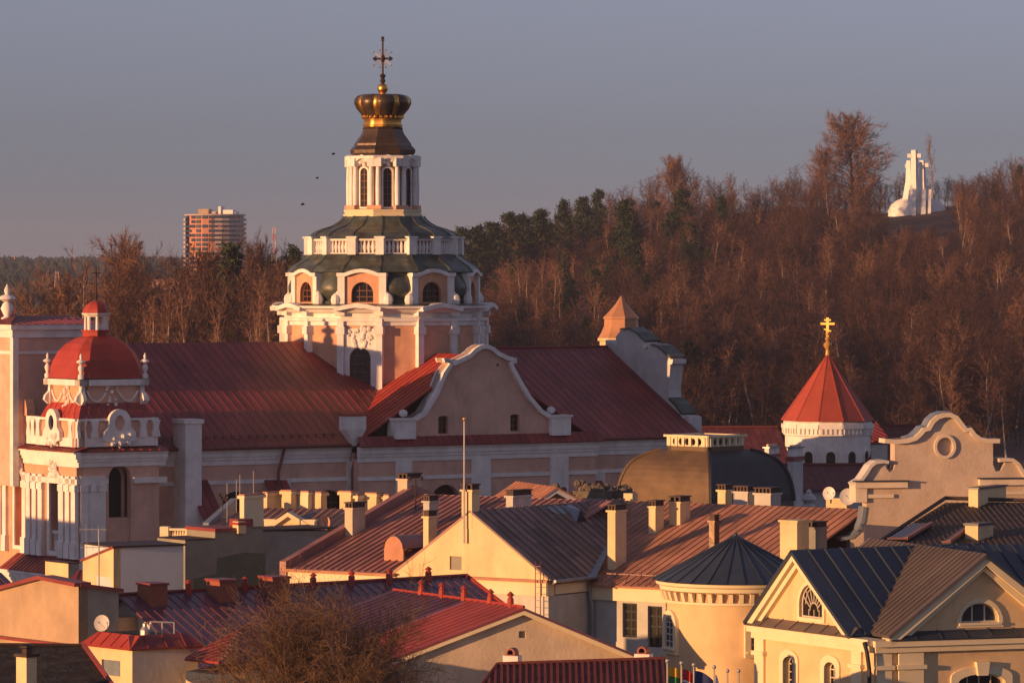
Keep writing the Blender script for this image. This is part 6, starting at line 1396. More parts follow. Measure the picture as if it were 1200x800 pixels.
# ---- birds
for i, (px, py, D_) in enumerate(((391, 181, 260), (355, 240, 240), (372, 209, 300))):
    b = W(px, py, D_); k = MB(); s_ = .13
    k.loft([[b + Vector((x, y * .5, z)) for x, y, z in ((-s_ * 1.1, 0, 0),) * 4], [b + Vector(v) for v in ((-.05, .04, .05), (-.05, -.04, .05), (-.05, -.04, -.04), (-.05, .04, -.04))], [b + Vector((s_, 0, 0.02))] * 4], caps=False)
    k.add([b + Vector((-.08, 0, .02)), b + Vector((.1, 0, .02)), b + Vector((.02, .18, .10)), b + Vector((-.08, .3, .06))], [(0, 1, 2, 3)]); k.add([b + Vector((-.08, 0, .02)), b + Vector((.1, 0, .02)), b + Vector((.02, -.18, .10)), b + Vector((-.08, -.3, .06))], [(3, 2, 1, 0)])
    o = k.build('bird', DARK); tag(o, ['dark bird flying left of the column lantern, topmost of three', 'dark bird left of the church tower, lowest of three', 'faint dark bird between the other two in the sky'][i], 'bird', 'birds left of the tower')
# ---- three white crosses on the hill
DM = 1130; sM = DM / K; M0 = frame_at(1075, DM, 20); gz_ = EYE - (250 - HOR) * sM
mon = thing('hill_cross_monument', 'white monument of three tall crosses on the bare hilltop', 'monument', M0.P(0, 0, gz_))
zM_ = lambda y: EYE - (y - HOR) * DM / K
def cross_(px, ytop, ybase, wd, arm, yarm, depth_w, flare):
    F = Fr(M0.P(0, 0, 0).x + (px - 1075) * sM, DM + depth_w, 30); k = MB(); hw = wd * sM / 2; q_ = 1.35
    k.loft([[F.P(-hw * flare, -hw * flare, zM_(ybase)), F.P(hw * flare, -hw * flare, zM_(ybase)), F.P(hw * flare, hw * flare, zM_(ybase)), F.P(-hw * flare, hw * flare, zM_(ybase))],
            [F.P(-hw * q_, -hw * q_, zM_(212)), F.P(hw * q_, -hw * q_, zM_(212)), F.P(hw * q_, hw * q_, zM_(212)), F.P(-hw * q_, hw * q_, zM_(212))],
            [F.P(-hw, -hw, zM_(ytop)), F.P(hw, -hw, zM_(ytop)), F.P(hw, hw, zM_(ytop)), F.P(-hw, hw, zM_(ytop))]])
    F2 = Fr(F.o[0], F.o[1], 12); a = arm * sM / 2; k.box(F2, -a, a, -hw * .8, hw * .8, zM_(yarm + 2.4), zM_(yarm - 2.2)); k.build('cross', MONW, mon)
cross_(1071.5, 176, 250, 5.6, 16, 182.5, 0, 2.6); cross_(1066.5, 188, 250, 4.6, 9, 194, 3, 3.4); cross_(1083, 187.5, 250, 5, 15, 193, 5, 3.6)
k = MB(); k.lathe(Fr(M0.P(0, 0, 0).x + 2 * sM, DM + 5, 0), 0, 0, [(35 * sM, gz_ - 2), (34 * sM, zM_(246)), (31 * sM, zM_(240)), (25 * sM, zM_(235)), (15 * sM, zM_(231)), (.5 * sM, zM_(229))], n=32); k.build('dome_base', MONW, mon, smooth=50)
for dx, w_ in ((-6, 5), (5, 6), (12, 4)):
    F = Fr(M0.P(0, 0, 0).x + dx * sM, DM - 4.6, 8); k = MB(); k.loft([[F.P(-w_ * sM / 2, -1, gz_ - 1.5), F.P(w_ * sM / 2, -1, gz_ - 1.5), F.P(w_ * sM / 2, 6, gz_ - 1.5), F.P(-w_ * sM / 2, 6, gz_ - 1.5)], [F.P(-w_ * sM / 3, 3.4, zM_(222)), F.P(w_ * sM / 3, 3.4, zM_(222)), F.P(w_ * sM / 3, 5, zM_(222)), F.P(-w_ * sM / 3, 5, zM_(222))]]); k.build('buttress', MONW, mon)
# ---- round brick apartment tower far off
DA = 1900; A0 = frame_at(252, DA, 20); zA_ = lambda y: EYE - (y - HOR) * DA / K; sA = DA / K
apt = thing('apartment_tower', 'far orange brick apartment tower with ringed balconies and clutter on its flat roof', 'apartment tower', A0.P(0, 0, 0))
RA = 33 * sA
sup = lambda a: 1.0 + .04 * math.cos(4 * a)
MB().lathe(A0, 0, 0, [(RA, 0), (RA, zA_(253))], n=20, shape=sup).build('body', ROOFB, apt)
MB().lathe(A0, 0, 0, [(RA - 1, zA_(253)), (RA + .9, zA_(252.9)), (RA + .9, zA_(251.2)), (RA - 1, zA_(251))], n=20, shape=sup).build('roof_slab', BALC, apt)
for i in range(18):
    y = 257.5 + i * 5.3
    for a0, a1, nm, m_, h_, rr in ((-2.3, -.80, 'balcony', BALC, 1.0, 1.4), (.40, 2.3, 'balcony', BALC, 1.0, 1.4), (-.62, .30, 'brick_band', ROOFB, 1.0, .3), (2.35, 3.9, 'balcony', BALC, 1.0, 1.4)):
        k = MB(); n = 8; r0 = []; r1 = []
        for j in range(n + 1):
            a = a0 + (a1 - a0) * j / n; r_ = RA + rr; r0.append(A0.P(r_ * math.sin(a), -r_ * math.cos(a), zA_(y + 1.4))); r1.append(A0.P(r_ * math.sin(a), -r_ * math.cos(a), zA_(y + 1.4) + h_))
        ri = [A0.P((RA - .3) * math.sin(a0 + (a1 - a0) * j / n), -(RA - .3) * math.cos(a0 + (a1 - a0) * j / n), zA_(y + 1.4)) for j in range(n + 1)]
        ri1 = [p + Vector((0, 0, h_)) for p in ri]
        k.loft([ri, r0, r1, ri1], caps=False, closed=False)
        if i * 4 < 90: k.build(nm, m_, apt)
    k = MB(); n = 24; k.lathe(A0, 0, 0, [(RA - .6, zA_(y - .9)), (RA - .6, zA_(y - .9) + 1)], n=20)
    wz0, wz1 = zA_(y - .9), zA_(y - .9) + 1.3
    for j in range(26):
        if rng.random() < .22: continue
        a = 2 * math.pi * j / 26 + .05; r_ = (RA + .12) * 1.03; dx = 1.1
        F = Fr(A0.o[0], A0.o[1], A0.az - math.degrees(a)); k.box(F, -dx, dx, -r_, -r_ + .4, wz0, wz1)
    k.build('window_band', GLASSB, apt)
for px, w_, y0, y1, m_ in ((240, 13, 252, 245, OCHRE), (268, 14, 252, 246, MONW), (259, 3, 252, 242, MONW), (252, 5, 252, 248, BALC), (276, 3, 252, 248, MONW), (247, 2, 252, 247, BALC)):
    F = Fr(A0.o[0] + (px - 252) * sA, DA, 15); MB().box(F, -w_ * sA / 2, w_ * sA / 2, -2, 3, zA_(y0), zA_(y1)).build('rooftop_room', m_, apt)
# ---- lattice mast and far low sheds
for i, (px, y0, y1, D_, lab) in enumerate(((321.5, 266, 330, 2300, 'red and white lattice mast far right of the apartment tower'), (15.5, 300, 312, 3600, 'tiny pink lattice mast on the far left ridge'), (67, 318, 350, 1500, 'pale thin pylon before the far dark forest'))):
    b = W(px, y1, D_); h_ = (y1 - y0) * D_ / K; t = thing('lattice_mast', lab, 'mast', b - Vector((0, 0, 4))); w_ = (1.4, 2.5, 1.0)[i]; k = MB(); k2 = MB(); rr_ = (.22, .5, .14)[i]; ns = 8
    for s in range(ns):
        z0, z1 = h_ * s / ns, h_ * (s + 1) / ns; a, c_ = w_ * (1 - .55 * s / ns), w_ * (1 - .55 * (s + 1) / ns); kk_ = k; k.cm = 0 if s % 2 else 1
        q0 = [b + Vector((sx * a, sy * a, z0 - (4 if s == 0 else 0))) for sx, sy in ((-1, -1), (1, -1), (1, 1), (-1, 1))]; q1 = [b + Vector((sx * c_, sy * c_, z1)) for sx, sy in ((-1, -1), (1, -1), (1, 1), (-1, 1))]
        for j in range(4): kk_.tube(q0[j], q1[j], rr_, n=3); kk_.tube(q0[j], q1[(j + 1) % 4], rr_ * .7, n=3)
    k.build('lattice', [BALC, mat('mast_red', (.45, .14, .10)) if i < 2 else BALC], t)
for i, (px0, px1, y0, y1, D_, m_, lab) in enumerate(((2, 19, 322, 327.5, 2600, mat('shed_pink', (.35, .2, .18)), 'long pinkish shed before the far forest at the left edge'), (10, 44, 327.5, 334, 2400, BALC, 'long white shed before the far forest at the left edge'), (88, 96, 344, 350, 2000, mat('shed_cream', (.6, .42, .3)), 'tiny cream house end seen through bare trees left of the red cupola'), (170, 210, 327, 336, 2200, mat('house_pink', (.5, .28, .22)), 'low pink houses glimpsed between the lit bare trees'))):
    F = frame_at(px0, D_, 10); zt_2 = F.z(y0); zb_3 = F.z(y1); w_ = F.u(px1); t = thing('shed' if i < 2 else 'far_house', lab, 'shed' if i < 2 else 'house', F.P(w_ / 2, 3, zb_3))
    MB().box(F, 0, w_, 0, 12, zb_3 - 3, zt_2 - .8).build('wall', m_, t); MB().prism(F, [(-1, zt_2 - .8), (w_ + 1, zt_2 - .8), (w_ + .3, zt_2), (-.3, zt_2)], -1, 13).build('roof', GREYM if i < 2 else RBRN, t)
# ---- unseen house added left of the frame to throw shade on the foot of the church front
nb = thing('shade_casting_house', 'unseen plain house added to shade the foot of the church front', 'house', (-56, 264, 0))
FN = Fr(-56, 264, 57); gable_block(FN, -7, 7, -4, 6, 11.0, 13.2, nb, CREAM, REDM, ridge='u', cu=1.0, cv=4)

# ================================================================ trees
class TM:
    """collects tapered twigs and limbs as raw arrays"""
    def __init__(s): s.v = []; s.f = []
    def limb(s, a, b, r0, r1, n=3):
        d = b - a; L = np.linalg.norm(d) + 1e-9; d = d / L; h = np.array([0, 0, 1.0]) if abs(d[2]) < .9 else np.array([1.0, 0, 0])
        x = np.cross(d, h); x /= np.linalg.norm(x); y = np.cross(d, x); o = len(s.v)
        for p, r in ((a, r0), (b, r1)):
            for i in range(n):
                t = 2 * math.pi * i / n; s.v.append(p + (x * math.cos(t) + y * math.sin(t)) * r)
        for i in range(n): j = (i + 1) % n; s.f.append((o + i, o + j, o + n + j, o + n + i))
    def sliver(s, a, b, w, rg):
        d = b - a; q = rg.normal(size=3); x = np.cross(d, q); x = x / (np.linalg.norm(x) + 1e-9) * w; o = len(s.v)
        s.v += [a - x, a + x, b]; s.f.append((o, o + 1, o + 2))
    def mesh(s, name, mats, split=None):
        me = bpy.data.meshes.new(name); me.from_pydata([tuple(p) for p in s.v], [], s.f)
        for m in mats: me.materials.append(m)
        me.update(); return me
def unit(v): return v / (np.linalg.norm(v) + 1e-9)
def rot_dir(d, ang, rg):
    """a direction leaning ang from d"""
    q = rg.normal(size=3); x = unit(q - d * q.dot(d)); return unit(d * math.cos(ang) + x * math.sin(ang))
def bare_tree(seed, H, spread, tr, first=.3, limbs=22, sub=6, twigs=9, tw=.045, lean=.0, up=.55, trunk_to=.95, shape='egg', tl=1.0):
    rg = np.random.default_rng(seed); T = TM(); Cn = TM(); p = np.zeros(3); d = np.array([lean, 0, 1.0]); n = 8; tr_pts = [p]
    for i in range(n):
        d = unit(d + rg.normal(size=3) * .06 + np.array([0, 0, .15])); q = p + d * H * trunk_to / n
        r0 = tr * (1 - i / n) ** .8 + .03; r1 = tr * (1 - (i + 1) / n) ** .8 + .03; T.limb(p, q, r0, r1, 5); p = q; tr_pts.append(p)
    for i in range(limbs):
        f = first + (1 - first) * ((i + rg.random()) / limbs); k = min(n - 1, int(f * n)); a = tr_pts[k] + (tr_pts[k + 1] - tr_pts[k]) * (f * n - k)
        g = (f - first) / (1 - first)
        prof = {'egg': math.sin(math.pi * min(1, .18 + g * .78)) ** .7, 'wide': math.sqrt(max(.05, 1 - (g * 1.15 - .45) ** 2)), 'cone': 1 - .8 * g, 'vase': .5 + .6 * g if g < .7 else 1.6 - g}[shape]
        L = spread * prof * rg.uniform(.75, 1.15); az = rg.uniform(0, 2 * math.pi); el = up + .5 * g + rg.uniform(-.15, .15)
        dd = np.array([math.cos(az) * math.cos(el), math.sin(az) * math.cos(el), math.sin(el)]); r = tr * .30 * (1 - .6 * g) + .02; b = a; ns = 4; pts = [b]
        for j in range(ns):
            dd = unit(dd + rg.normal(size=3) * .13 + np.array([0, 0, .10])); c = b + dd * L / ns; Cn.limb(b, c, r * (1 - j / ns) + .015, r * (1 - (j + 1) / ns) + .012, 3); b = c; pts.append(b)
        for s_ in range(sub):
            t = (s_ + .6) / sub * ns; j = min(ns - 1, int(t)); a2 = pts[j] + (pts[j + 1] - pts[j]) * (t - j); d2 = rot_dir(unit(pts[j + 1] - pts[j]), rg.uniform(.4, 1.0), rg); d2 = unit(d2 + np.array([0, 0, .08]))
            L2 = L * .42 * rg.uniform(.6, 1.1) * tl; m_ = a2 + d2 * L2 * .5; e = a2 + unit(d2 + rg.normal(size=3) * .2) * L2
            Cn.sliver(a2, m_ + (m_ - a2) * .2, .035 + tw * .4, rg); Cn.sliver(m_, e, tw * .8, rg)
            for q in range(twigs):
                u = rg.uniform(.15, 1.0); a3 = a2 + (e - a2) * u; d3 = unit(rot_dir(d2, rg.uniform(.3, 1.1), rg) + np.array([0, 0, .12])); Cn.sliver(a3, a3 + d3 * L2 * rg.uniform(.35, .7), tw * rg.uniform(.6, 1), rg)
    return T, Cn
def pine_tree(seed, H, spread, tr, first=.35, cone=False, n=2600):
    rg = np.random.default_rng(seed); T = TM(); Cn = TM(); T.limb(np.zeros(3), np.array([0, 0, H * .97]), tr, .05, 6)
    L = 30
    for i in range(L):
        g = (i + .5) / L; z = H * (first + (1 - first) * g); rad = spread * ((1 - g) ** .8 if cone else math.sin(math.pi * (.25 + .72 * g)) ** .8) * rg.uniform(.6, 1.1)
        for b in range(4):
            az = rg.uniform(0, 6.283); e = np.array([math.cos(az) * rad, math.sin(az) * rad, z + rg.uniform(-.2, .5) - (.25 * rad if cone else -.1 * rad)]); a = np.array([0, 0, z])
            Cn.limb(a, e, .06, .02, 3)
            for q in range(n // (L * 4)):
                t = rg.uniform(.35, 1.05); c = a + (e - a) * t + rg.normal(size=3) * np.array([.35, .35, .22]) * (spread / 3); d3 = unit(rg.normal(size=3) + np.array([0, 0, .4])); Cn.sliver(c, c + d3 * rg.uniform(.5, .95) * spread / 3.2, .14 * spread / 3, rg)
    return T, Cn
VAR = {}; TOPS = {}
def make_var(key, tc, bark, twig):
    VAR[key] = (tc[0].mesh(key + '_trunk', [bark]), tc[1].mesh(key + '_crown', [twig]), tc); TOPS[key] = float(np.percentile([p[2] for p in tc[1].v], 99.2))
for i in range(5): make_var('wood%d' % i, bare_tree(100 + i, 18, 4.8 + .4 * i, .24, first=.16, limbs=26, sub=6, twigs=9, up=.62, shape='wide', tw=.042), BARK, [TWIG, TWIG3, TWIG, TWIG2, TWIG3][i])
for i in range(3): make_var('birch%d' % i, bare_tree(200 + i, 20, 5.0, .23, first=.3, limbs=20, sub=6, twigs=6, up=.85, shape='vase', tw=.036, lean=.07 * (i - 1)), BIRCH, TWIG2)
for i in range(3): make_var('poplar%d' % i, bare_tree(300 + i, 24, 8.4 + .4 * i, .38, first=.16, limbs=62, sub=11, twigs=19, up=.38, shape='egg', tw=.045, trunk_to=.8), BARK, [TWIG2, TWIG2, TWIG][i])
for i in range(3): make_var('pine%d' % i, pine_tree(400 + i, 19, 3.2 + .4 * i, .25, first=.35), BARK, NEEDLE)
make_var('spruce', pine_tree(450, 18, 3.2, .25, first=.08, cone=True, n=4200), BARK, NEEDLE)
ntree = 0
def put(key, name, label, x, y, s=1.0, group=None, z=None, rz=None, top=None):
    """one tree as its own thing, sharing the meshes of its kind"""
    gz = ground_z(x, y) - .2 if z is None else z
    t = thing(name, label, 'tree', (x, y, gz), group); t.scale = (s, s, s); t.rotation_euler = (0, 0, rng.uniform(0, 6.28) if rz is None else rz)
    for me, nm in ((VAR[key][0], 'trunk'), (VAR[key][1], 'crown')):
        o = bpy.data.objects.new(nm, me); C.objects.link(o); o.parent = t
    return t
def put_px(key, name, label, px, pytop, D_, H, group=None, sx=None):
    x = (px - 600) / K * D_; gz = ground_z(x, D_) - .2; ht = EYE - (pytop - HOR) * D_ / K - gz
    H = TOPS[key]
    t = put(key, name, label, x, D_, ht / H, group); 
    if sx: t.scale = (ht / H * sx, ht / H * sx, ht / H)
    return t
def shades_mon(x, y, ztop, r=9):
    dx, dy = x - mons.x, y - 1132; t = -(dx * .848 + dy * .53)
    return 0 < t < 260 and abs(dx * .53 - dy * .848) < r + 6 and ztop > 37 + math.tan(R(SUN_EL)) * t
# --- trees one can point at
put_px('poplar0', 'bare_tree', 'large lit bare tree rising highest on the hill skyline, left of the white crosses', 1000, 134, 1152, 24, sx=1.2)
put_px('poplar1', 'bare_tree', 'lit bare tree joining the left foot of the tallest hilltop tree', 965, 172, 1150, 24, sx=.8)
put_px('birch0', 'birch_tree', 'slender pale birch directly behind the right one of the three crosses', 1093, 157, 1150, 21)
put_px('poplar0', 'bare_tree', 'broad rounded bare tree on the skyline above the apartment tower side of the church turret', 150, 280, 640, 24, sx=.85)
put_px('poplar2', 'bare_tree', 'bare tree in front of the apartment tower, covering its lower floors', 232, 290, 620, 24, sx=.7)
put_px('birch1', 'bare_tree', 'dark forked bare tree standing directly behind the red cupola spire', 112, 293, 560, 22, sx=1.2)
put_px('poplar1', 'bare_tree', 'low rounded reddish bare tree between the left urn and the cupola', 58, 322, 600, 24, sx=.9)
put_px('spruce', 'spruce_tree', 'dark green spruce at the right foot of the apartment tower', 272, 290, 600, 18, sx=1.0)
put_px('poplar2', 'bare_tree', 'thin crowned bare tree by the lattice mast right of the spruce', 310, 281, 700, 24, sx=.6)
put_px('pine0', 'pine_tree', 'small dark pine just left of the church tower dormers', 345, 290, 700, 19, sx=.7)
put_px('poplar0', 'bare_tree', 'rounded bare tree with a pale fan of limbs, highest left of the skyline gap', 790, 184, 1090, 24, sx=.8)
for i, (px, y) in enumerate(((542, 268), (560, 266), (578, 262), (597, 250), (613, 252), (633, 247))):
    put_px('pine%d' % (i % 3), 'pine_tree', ['dark skyline pine touching the right side of the tower balustrade', 'second dark pine right of the tower on the skyline', 'dark pine above the pale birches beside the tower', 'broad dark pine, highest of the cluster above the birches', 'dark pine right of the broadest one above the birches', 'dark pine at the right end of the skyline pine cluster'][i], px, y, 950 + 10 * i, 19, 'skyline pines right of the tower', sx=1.2)
for i, (px, y, D_) in enumerate(((660, 235, 1010), (683, 232, 1030), (702, 223, 1040))):
    put_px('pine%d' % ((i + 1) % 3), 'pine_tree', ['dark pine on the rising skyline, leftmost of three', 'dark pine on the rising skyline, middle of three', 'narrow dark pine poking above the rising skyline'][i], px, y, D_, 19, sx=.9)
for i, (px, y, D_, sx) in enumerate(((800, 222, 1000, 1.2), (787, 250, 960, 1.2), (733, 235, 960, 1.0), (740, 268, 900, 1.2), (722, 300, 880, 1.3), (745, 300, 860, 1.1), (845, 230, 1000, .9), (808, 262, 940, 1.2), (660, 310, 860, 1.0), (610, 350, 800, 1.1), (600, 390, 760, 1.1), (700, 345, 820, 1.0), (858, 300, 930, .8), (830, 290, 930, .9), (1079, 263, 1080, .45), (770, 330, 870, .9), (1195, 195, 1120, .9), (645, 330, 850, .8), (1165, 215, 1110, .9))):
    put_px('pine%d' % (i % 3), 'pine_tree', 'dark green pine among the bare trees of the hillside', px, y, D_, 19, 'pines on the hillside', sx=sx)
bl_ = ((612, 300, 830), (622, 305, 820), (638, 296, 840), (648, 310, 820), (600, 315, 800), (655, 325, 830), (628, 330, 790), (686, 320, 850), (694, 300, 860), (668, 300, 870), (766, 300, 900), (720, 262, 960), (745, 245, 1000), (1020, 330, 800), (1010, 350, 780), (935, 305, 840), (945, 330, 830), (1080, 330, 820), (1070, 345, 810), (1097, 340, 820), (1105, 360, 800), (1175, 275, 900), (1180, 300, 860), (1170, 330, 840), (870, 350, 820), (862, 370, 800), (1140, 310, 860), (985, 350, 800), (915, 340, 830), (890, 300, 870))
for i, (px, y, D_) in enumerate(bl_):
    put_px('birch%d' % (i % 3), 'birch_tree', 'pale trunked birch among the russet trees of the hillside', px, y, D_, 21, 'birches on the hillside', sx=1.0)
for i, (px, y, D_) in enumerate(((195, 330, 520), (218, 325, 530), (240, 340, 520), (296, 335, 530), (290, 350, 500), (310, 345, 520), (175, 345, 500), (255, 330, 560), (330, 340, 540))):
    put_px('birch%d' % (i % 3), 'birch_tree', 'pale trunked birch in the wood behind the nave roof', px, y, D_, 21, 'birches behind the nave', sx=.8)
# --- skyline trees of the hill, each its own thing
cnt = 0
SKYL = [(480, 300), (540, 274), (600, 256), (660, 240), (705, 228), (740, 209), (790, 192), (840, 200), (880, 206), (920, 196), (960, 196), (1030, 204), (1060, 206), (1110, 200), (1130, 196), (1180, 184), (1230, 182)]
def skyl(px):
    for (a, p), (b, q) in zip(SKYL[:-1], SKYL[1:]):
        if a <= px <= b: return p + (q - p) * (px - a) / (b - a)
    return 300
for k in range(120):
    px = 520 + k * 5.75 + rng.uniform(-2, 2); y = rng.uniform(1085, 1150)
    if 1036 < px < 1118: y = rng.uniform(1165, 1185)
    elif 900 < px < 1040: y = rng.uniform(1150, 1170)
    if shades_mon((px - 600) / K * y, y, 60): continue
    put_px('wood%d' % (k % 5), 'bare_tree', 'russet bare tree along the crest of the hill', px, skyl(px) + rng.uniform(-4, 16), y, 18, 'bare trees along the hill crest', sx=rng.uniform(1.0, 1.35)); cnt += 1
LEFTL = [(-30, 395), (50, 390), (60, 355), (90, 365), (110, 335), (125, 312), (190, 316), (203, 340), (216, 304), (300, 306), (316, 298), (400, 298)]
def leftl(px):
    for (a, p), (b, q) in zip(LEFTL[:-1], LEFTL[1:]):
        if a <= px <= b: return p + (q - p) * (px - a) / (b - a)
    return 300
for k in range(70):
    y = rng.uniform(600, 850); px = rng.uniform(-15, 368); x = (px - 600) / K * y
    top_ = leftl(px) + rng.uniform(0, 30)
    put_px('wood%d' % (k % 5), 'bare_tree', 'russet bare tree in the wood behind the nave and cupola', px, top_, y, 18, 'bare trees behind the nave', sx=1.1); cnt += 1
# --- the wood on the slope as one mass
def mass(name, label, spots, keys, jit=0):
    Vs = []; Fs3 = []; Fs4 = []; M3 = []; M4 = []; off = 0; mats = [BARK, TWIG, TWIG2, TWIG3, BIRCH, NEEDLE]; cache = {}
    for (x, y, s, rz, key) in spots:
        if key not in cache:
            tc = VAR[key][2]; arrs = []
            for part, mi in ((tc[0], 4 if key.startswith('birch') else 0), (tc[1], {'wood0': 1, 'wood1': 3, 'wood2': 1, 'wood3': 2, 'wood4': 3}.get(key, 2 if key.startswith(('birch', 'poplar')) else 5))):
                v = np.array(part.v, dtype=np.float32); f3 = np.array([f for f in part.f if len(f) == 3], dtype=np.int32).reshape(-1, 3); f4 = np.array([f for f in part.f if len(f) == 4], dtype=np.int32).reshape(-1, 4); arrs.append((v, f3, f4, mi))
            cache[key] = arrs
        c_, s_ = math.cos(rz) * s, math.sin(rz) * s; gz = ground_z(x, y) - .2
        for v, f3, f4, mi in cache[key]:
            w = np.empty_like(v); w[:, 0] = (v[:, 0] * c_ - v[:, 1] * s_) * (1.35 if s < .9 else .85) + x; w[:, 1] = (v[:, 0] * s_ + v[:, 1] * c_) * (1.35 if s < .9 else .85) + y; w[:, 2] = v[:, 2] * s + gz
            Vs.append(w); Fs3.append(f3 + off); Fs4.append(f4 + off); M3.append(np.full(len(f3), mi)); M4.append(np.full(len(f4), mi)); off += len(v)
    V = np.concatenate(Vs); F3 = np.concatenate(Fs3); F4 = np.concatenate(Fs4); me = bpy.data.meshes.new(name)
    me.vertices.add(len(V)); me.vertices.foreach_set('co', V.ravel()); nl = F3.size + F4.size; me.loops.add(nl); me.loops.foreach_set('vertex_index', np.concatenate([F3.ravel(), F4.ravel()]))
    np_ = len(F3) + len(F4); me.polygons.add(np_); st = np.concatenate([np.arange(len(F3)) * 3, F3.size + np.arange(len(F4)) * 4]); me.polygons.foreach_set('loop_start', st.astype(np.int32))
    for m in mats: me.materials.append(m)
    me.polygons.foreach_set('material_index', np.concatenate([np.concatenate(M3), np.concatenate(M4)]).astype(np.int32)); me.update(calc_edges=True); me.validate()
    o = bpy.data.objects.new(name, me); C.objects.link(o); o['label'] = label; o['category'] = 'wood'; o['kind'] = 'stuff'; return o
sp = []
rs = random.Random(21)
for k in range(1750):
    y = math.sqrt(rs.uniform(560 ** 2, 1115 ** 2)); px = rs.uniform(500, 1220); x = (px - 600) / K * y
    key = rs.choice(['wood0', 'wood1', 'wood2', 'wood3', 'wood4', 'wood0', 'wood1', 'wood4', 'wood0', 'wood4', 'wood1', 'birch1', 'birch2'] + (['pine0'] if px < 830 else [])); s_ = rs.uniform(.36, .62)
    lim = 262 + rs.uniform(0, 14) if 1032 < px < 1122 else skyl(px) + 10 + rs.uniform(0, 10); top = HOR - (ground_z(x, y) + TOPS[key] * s_ - EYE) * K / y
    if top < lim: s_ = (EYE - (lim - HOR) * y / K - ground_z(x, y)) / TOPS[key]
    if shades_mon(x, y, ground_z(x, y) + TOPS[key] * s_): s_ = min(s_, (37.5 - ground_z(x, y)) / TOPS[key])
    if s_ < .2: continue
    sp.append((x, y, s_, rs.uniform(0, 6.28), key))
mass('hillside_wood', 'dense leafless russet wood covering the slope of the hill', sp, None)
sp = []
for k in range(230):
    y = rs.uniform(540, 900); px = rs.uniform(-20, 380); x = (px - 600) / K * y; key = rs.choice(['wood0', 'wood1', 'wood2', 'wood4', 'birch0', 'wood4']); lim = leftl(px) + rs.uniform(4, 45)
    s_ = (EYE - (lim - HOR) * y / K - ground_z(x, y)) / TOPS[key]
    if s_ > .25: sp.append((x, y, s_, rs.uniform(0, 6.28), key))
mass('valley_wood', 'leafless brown wood behind the nave roof and the cupola', sp, None)
# far dark forest: dense dark crowns on the far rise
ft = TM(); rg = np.random.default_rng(5); fm = MB()
for k in range(2600):
    y = rs.uniform(2650, 4350) if k > 700 else rs.uniform(1500, 2500); px = rs.uniform(-25, 400 if y > 2600 else 60); x = (px - 600) / K * y; z = ground_z(x, y); h = rs.uniform(7, 12) * (.75 if y < 2600 else 1); r = h * .28
    p = [Vector((x + r * math.cos(a) * rs.uniform(.7, 1.2), y + r * math.sin(a), z + h * .25)) for a in (0, 1.05, 2.1, 3.14, 4.2, 5.24)]; q_ = [Vector((x + .75 * r * math.cos(a) * rs.uniform(.7, 1.2), y + .75 * r * math.sin(a), z + h * rs.uniform(.6, .85))) for a in (0, 1.05, 2.1, 3.14, 4.2, 5.24)]
    b_ = [Vector((v.x, v.y, z)) for v in p]; fm.loft([b_, p, q_, [Vector((x, y, z + h))] * 6], caps=False)
fo = fm.build('far_forest', FARG, None); fo['kind'] = 'stuff'; fo['label'] = 'dark bluish conifer forest along the far horizon'; fo['category'] = 'forest'
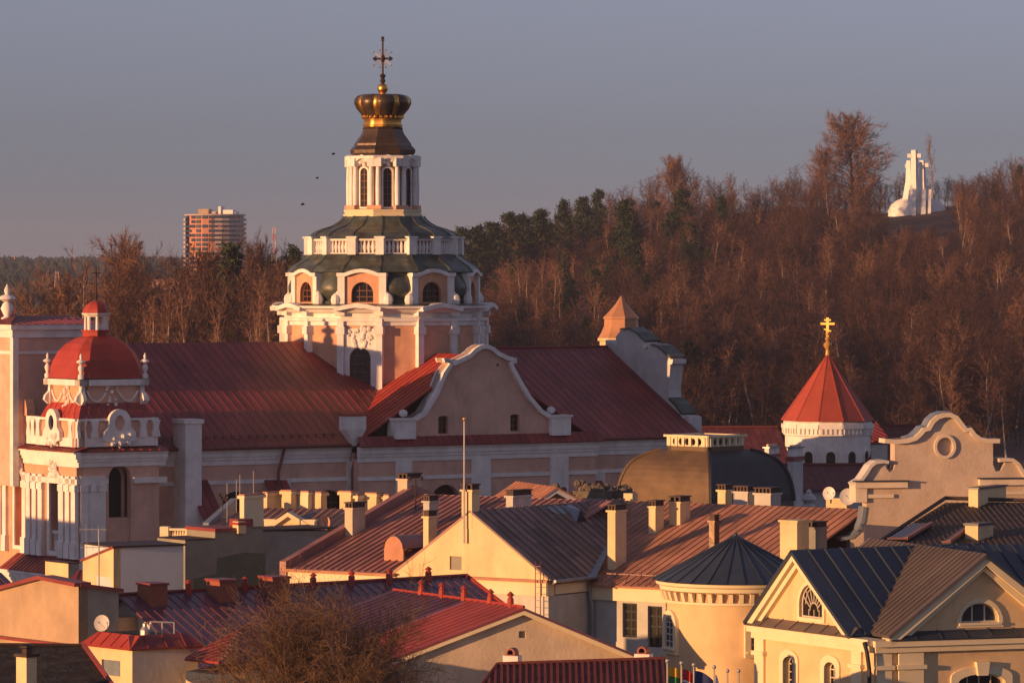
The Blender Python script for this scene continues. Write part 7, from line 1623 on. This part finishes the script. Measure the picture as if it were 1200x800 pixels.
# --- the bare tree in the foreground
def big_bush(seed):
    rg = np.random.default_rng(seed); T = TM(); Cn = TM()
    def grow_(a, d, L, r, lv):
        n = 4 if lv < 2 else 3; p = a; pts = [p]; dirs = []
        for j in range(n):
            d = unit(d + rg.normal(size=3) * (.10 if lv < 1 else .20) + np.array([0, 0, .03])); q = p + d * L / n
            (T if lv == 0 else Cn).limb(p, q, r * (1 - .65 * j / n), r * (1 - .65 * (j + 1) / n), 6 if lv < 1 else (4 if lv < 3 else 3)); p = q; pts.append(p); dirs.append(d)
        if lv >= 4: return
        kids = (13, 10, 7, 6)[lv]
        for k in range(kids):
            t = (.28 if lv else .2) + (.72 if lv else .8) * (k + rg.random()) / kids; t *= n; j = min(n - 1, int(t)); a2 = pts[j] + (pts[j + 1] - pts[j]) * (t - j)
            grow_(a2, rot_dir(dirs[j], rg.uniform(.45, 1.05), rg), L * rg.uniform(.45, .68) * (1 if lv else .9), max(.0075, r * .45 * (1.1 - .5 * t / n)), lv + 1)
    for k in range(4):
        az = k * 1.57 + .5; grow_(np.array([0, 0, 5.2]), unit(np.array([math.cos(az) * .55, math.sin(az) * .5, 1.0])), 5.6, .17, 0)
    grow_(np.array([0, 0, 5.2]), np.array([.05, 0, 1.0]), 5.9, .19, 0)
    T.limb(np.array([0, 0, -.3]), np.array([0, 0, 5.3]), .34, .26, 8)
    return T, Cn
BUSHTW = mat('olive_brown_twigs', (.20, .115, .06), (.11, .065, .04), scale=.8)
tc = big_bush(11); VAR['bush'] = (tc[0].mesh('bush_trunk', [BARK]), tc[1].mesh('bush_crown', [BUSHTW]), tc)
zmax = float(np.percentile([p[2] for p in tc[1].v], 98.5)); H_ = EYE - (690 - HOR) * 160 / K
t = put('bush', 'bare_tree', 'round leafless olive brown tree in front of the maroon ribbed roof', (388 - 600) / K * 160, 160, 1.0, z=0, rz=.6); t.scale = (H_ / zmax * .86, H_ / zmax * .86, H_ / zmax * .97)

# ================================================================ air
hz = MB(); hz.box(Fr(0, 0, 0), -3000, 3000, -400, 6600, -2, 75); ho = hz.build('haze', TOWNG); ho['kind'] = 'stuff'
hm = bpy.data.materials.new('haze_air'); hm.use_nodes = True; t_ = hm.node_tree; t_.nodes.clear(); om = t_.nodes.new('ShaderNodeOutputMaterial'); pv = t_.nodes.new('ShaderNodeVolumePrincipled')
pv.inputs['Color'].default_value = (.62, .70, .95, 1); pv.inputs['Density'].default_value = .00009; pv.inputs['Anisotropy'].default_value = .1
t_.links.new(pv.outputs[0], om.inputs['Volume']); ho.data.materials.clear(); ho.data.materials.append(hm)
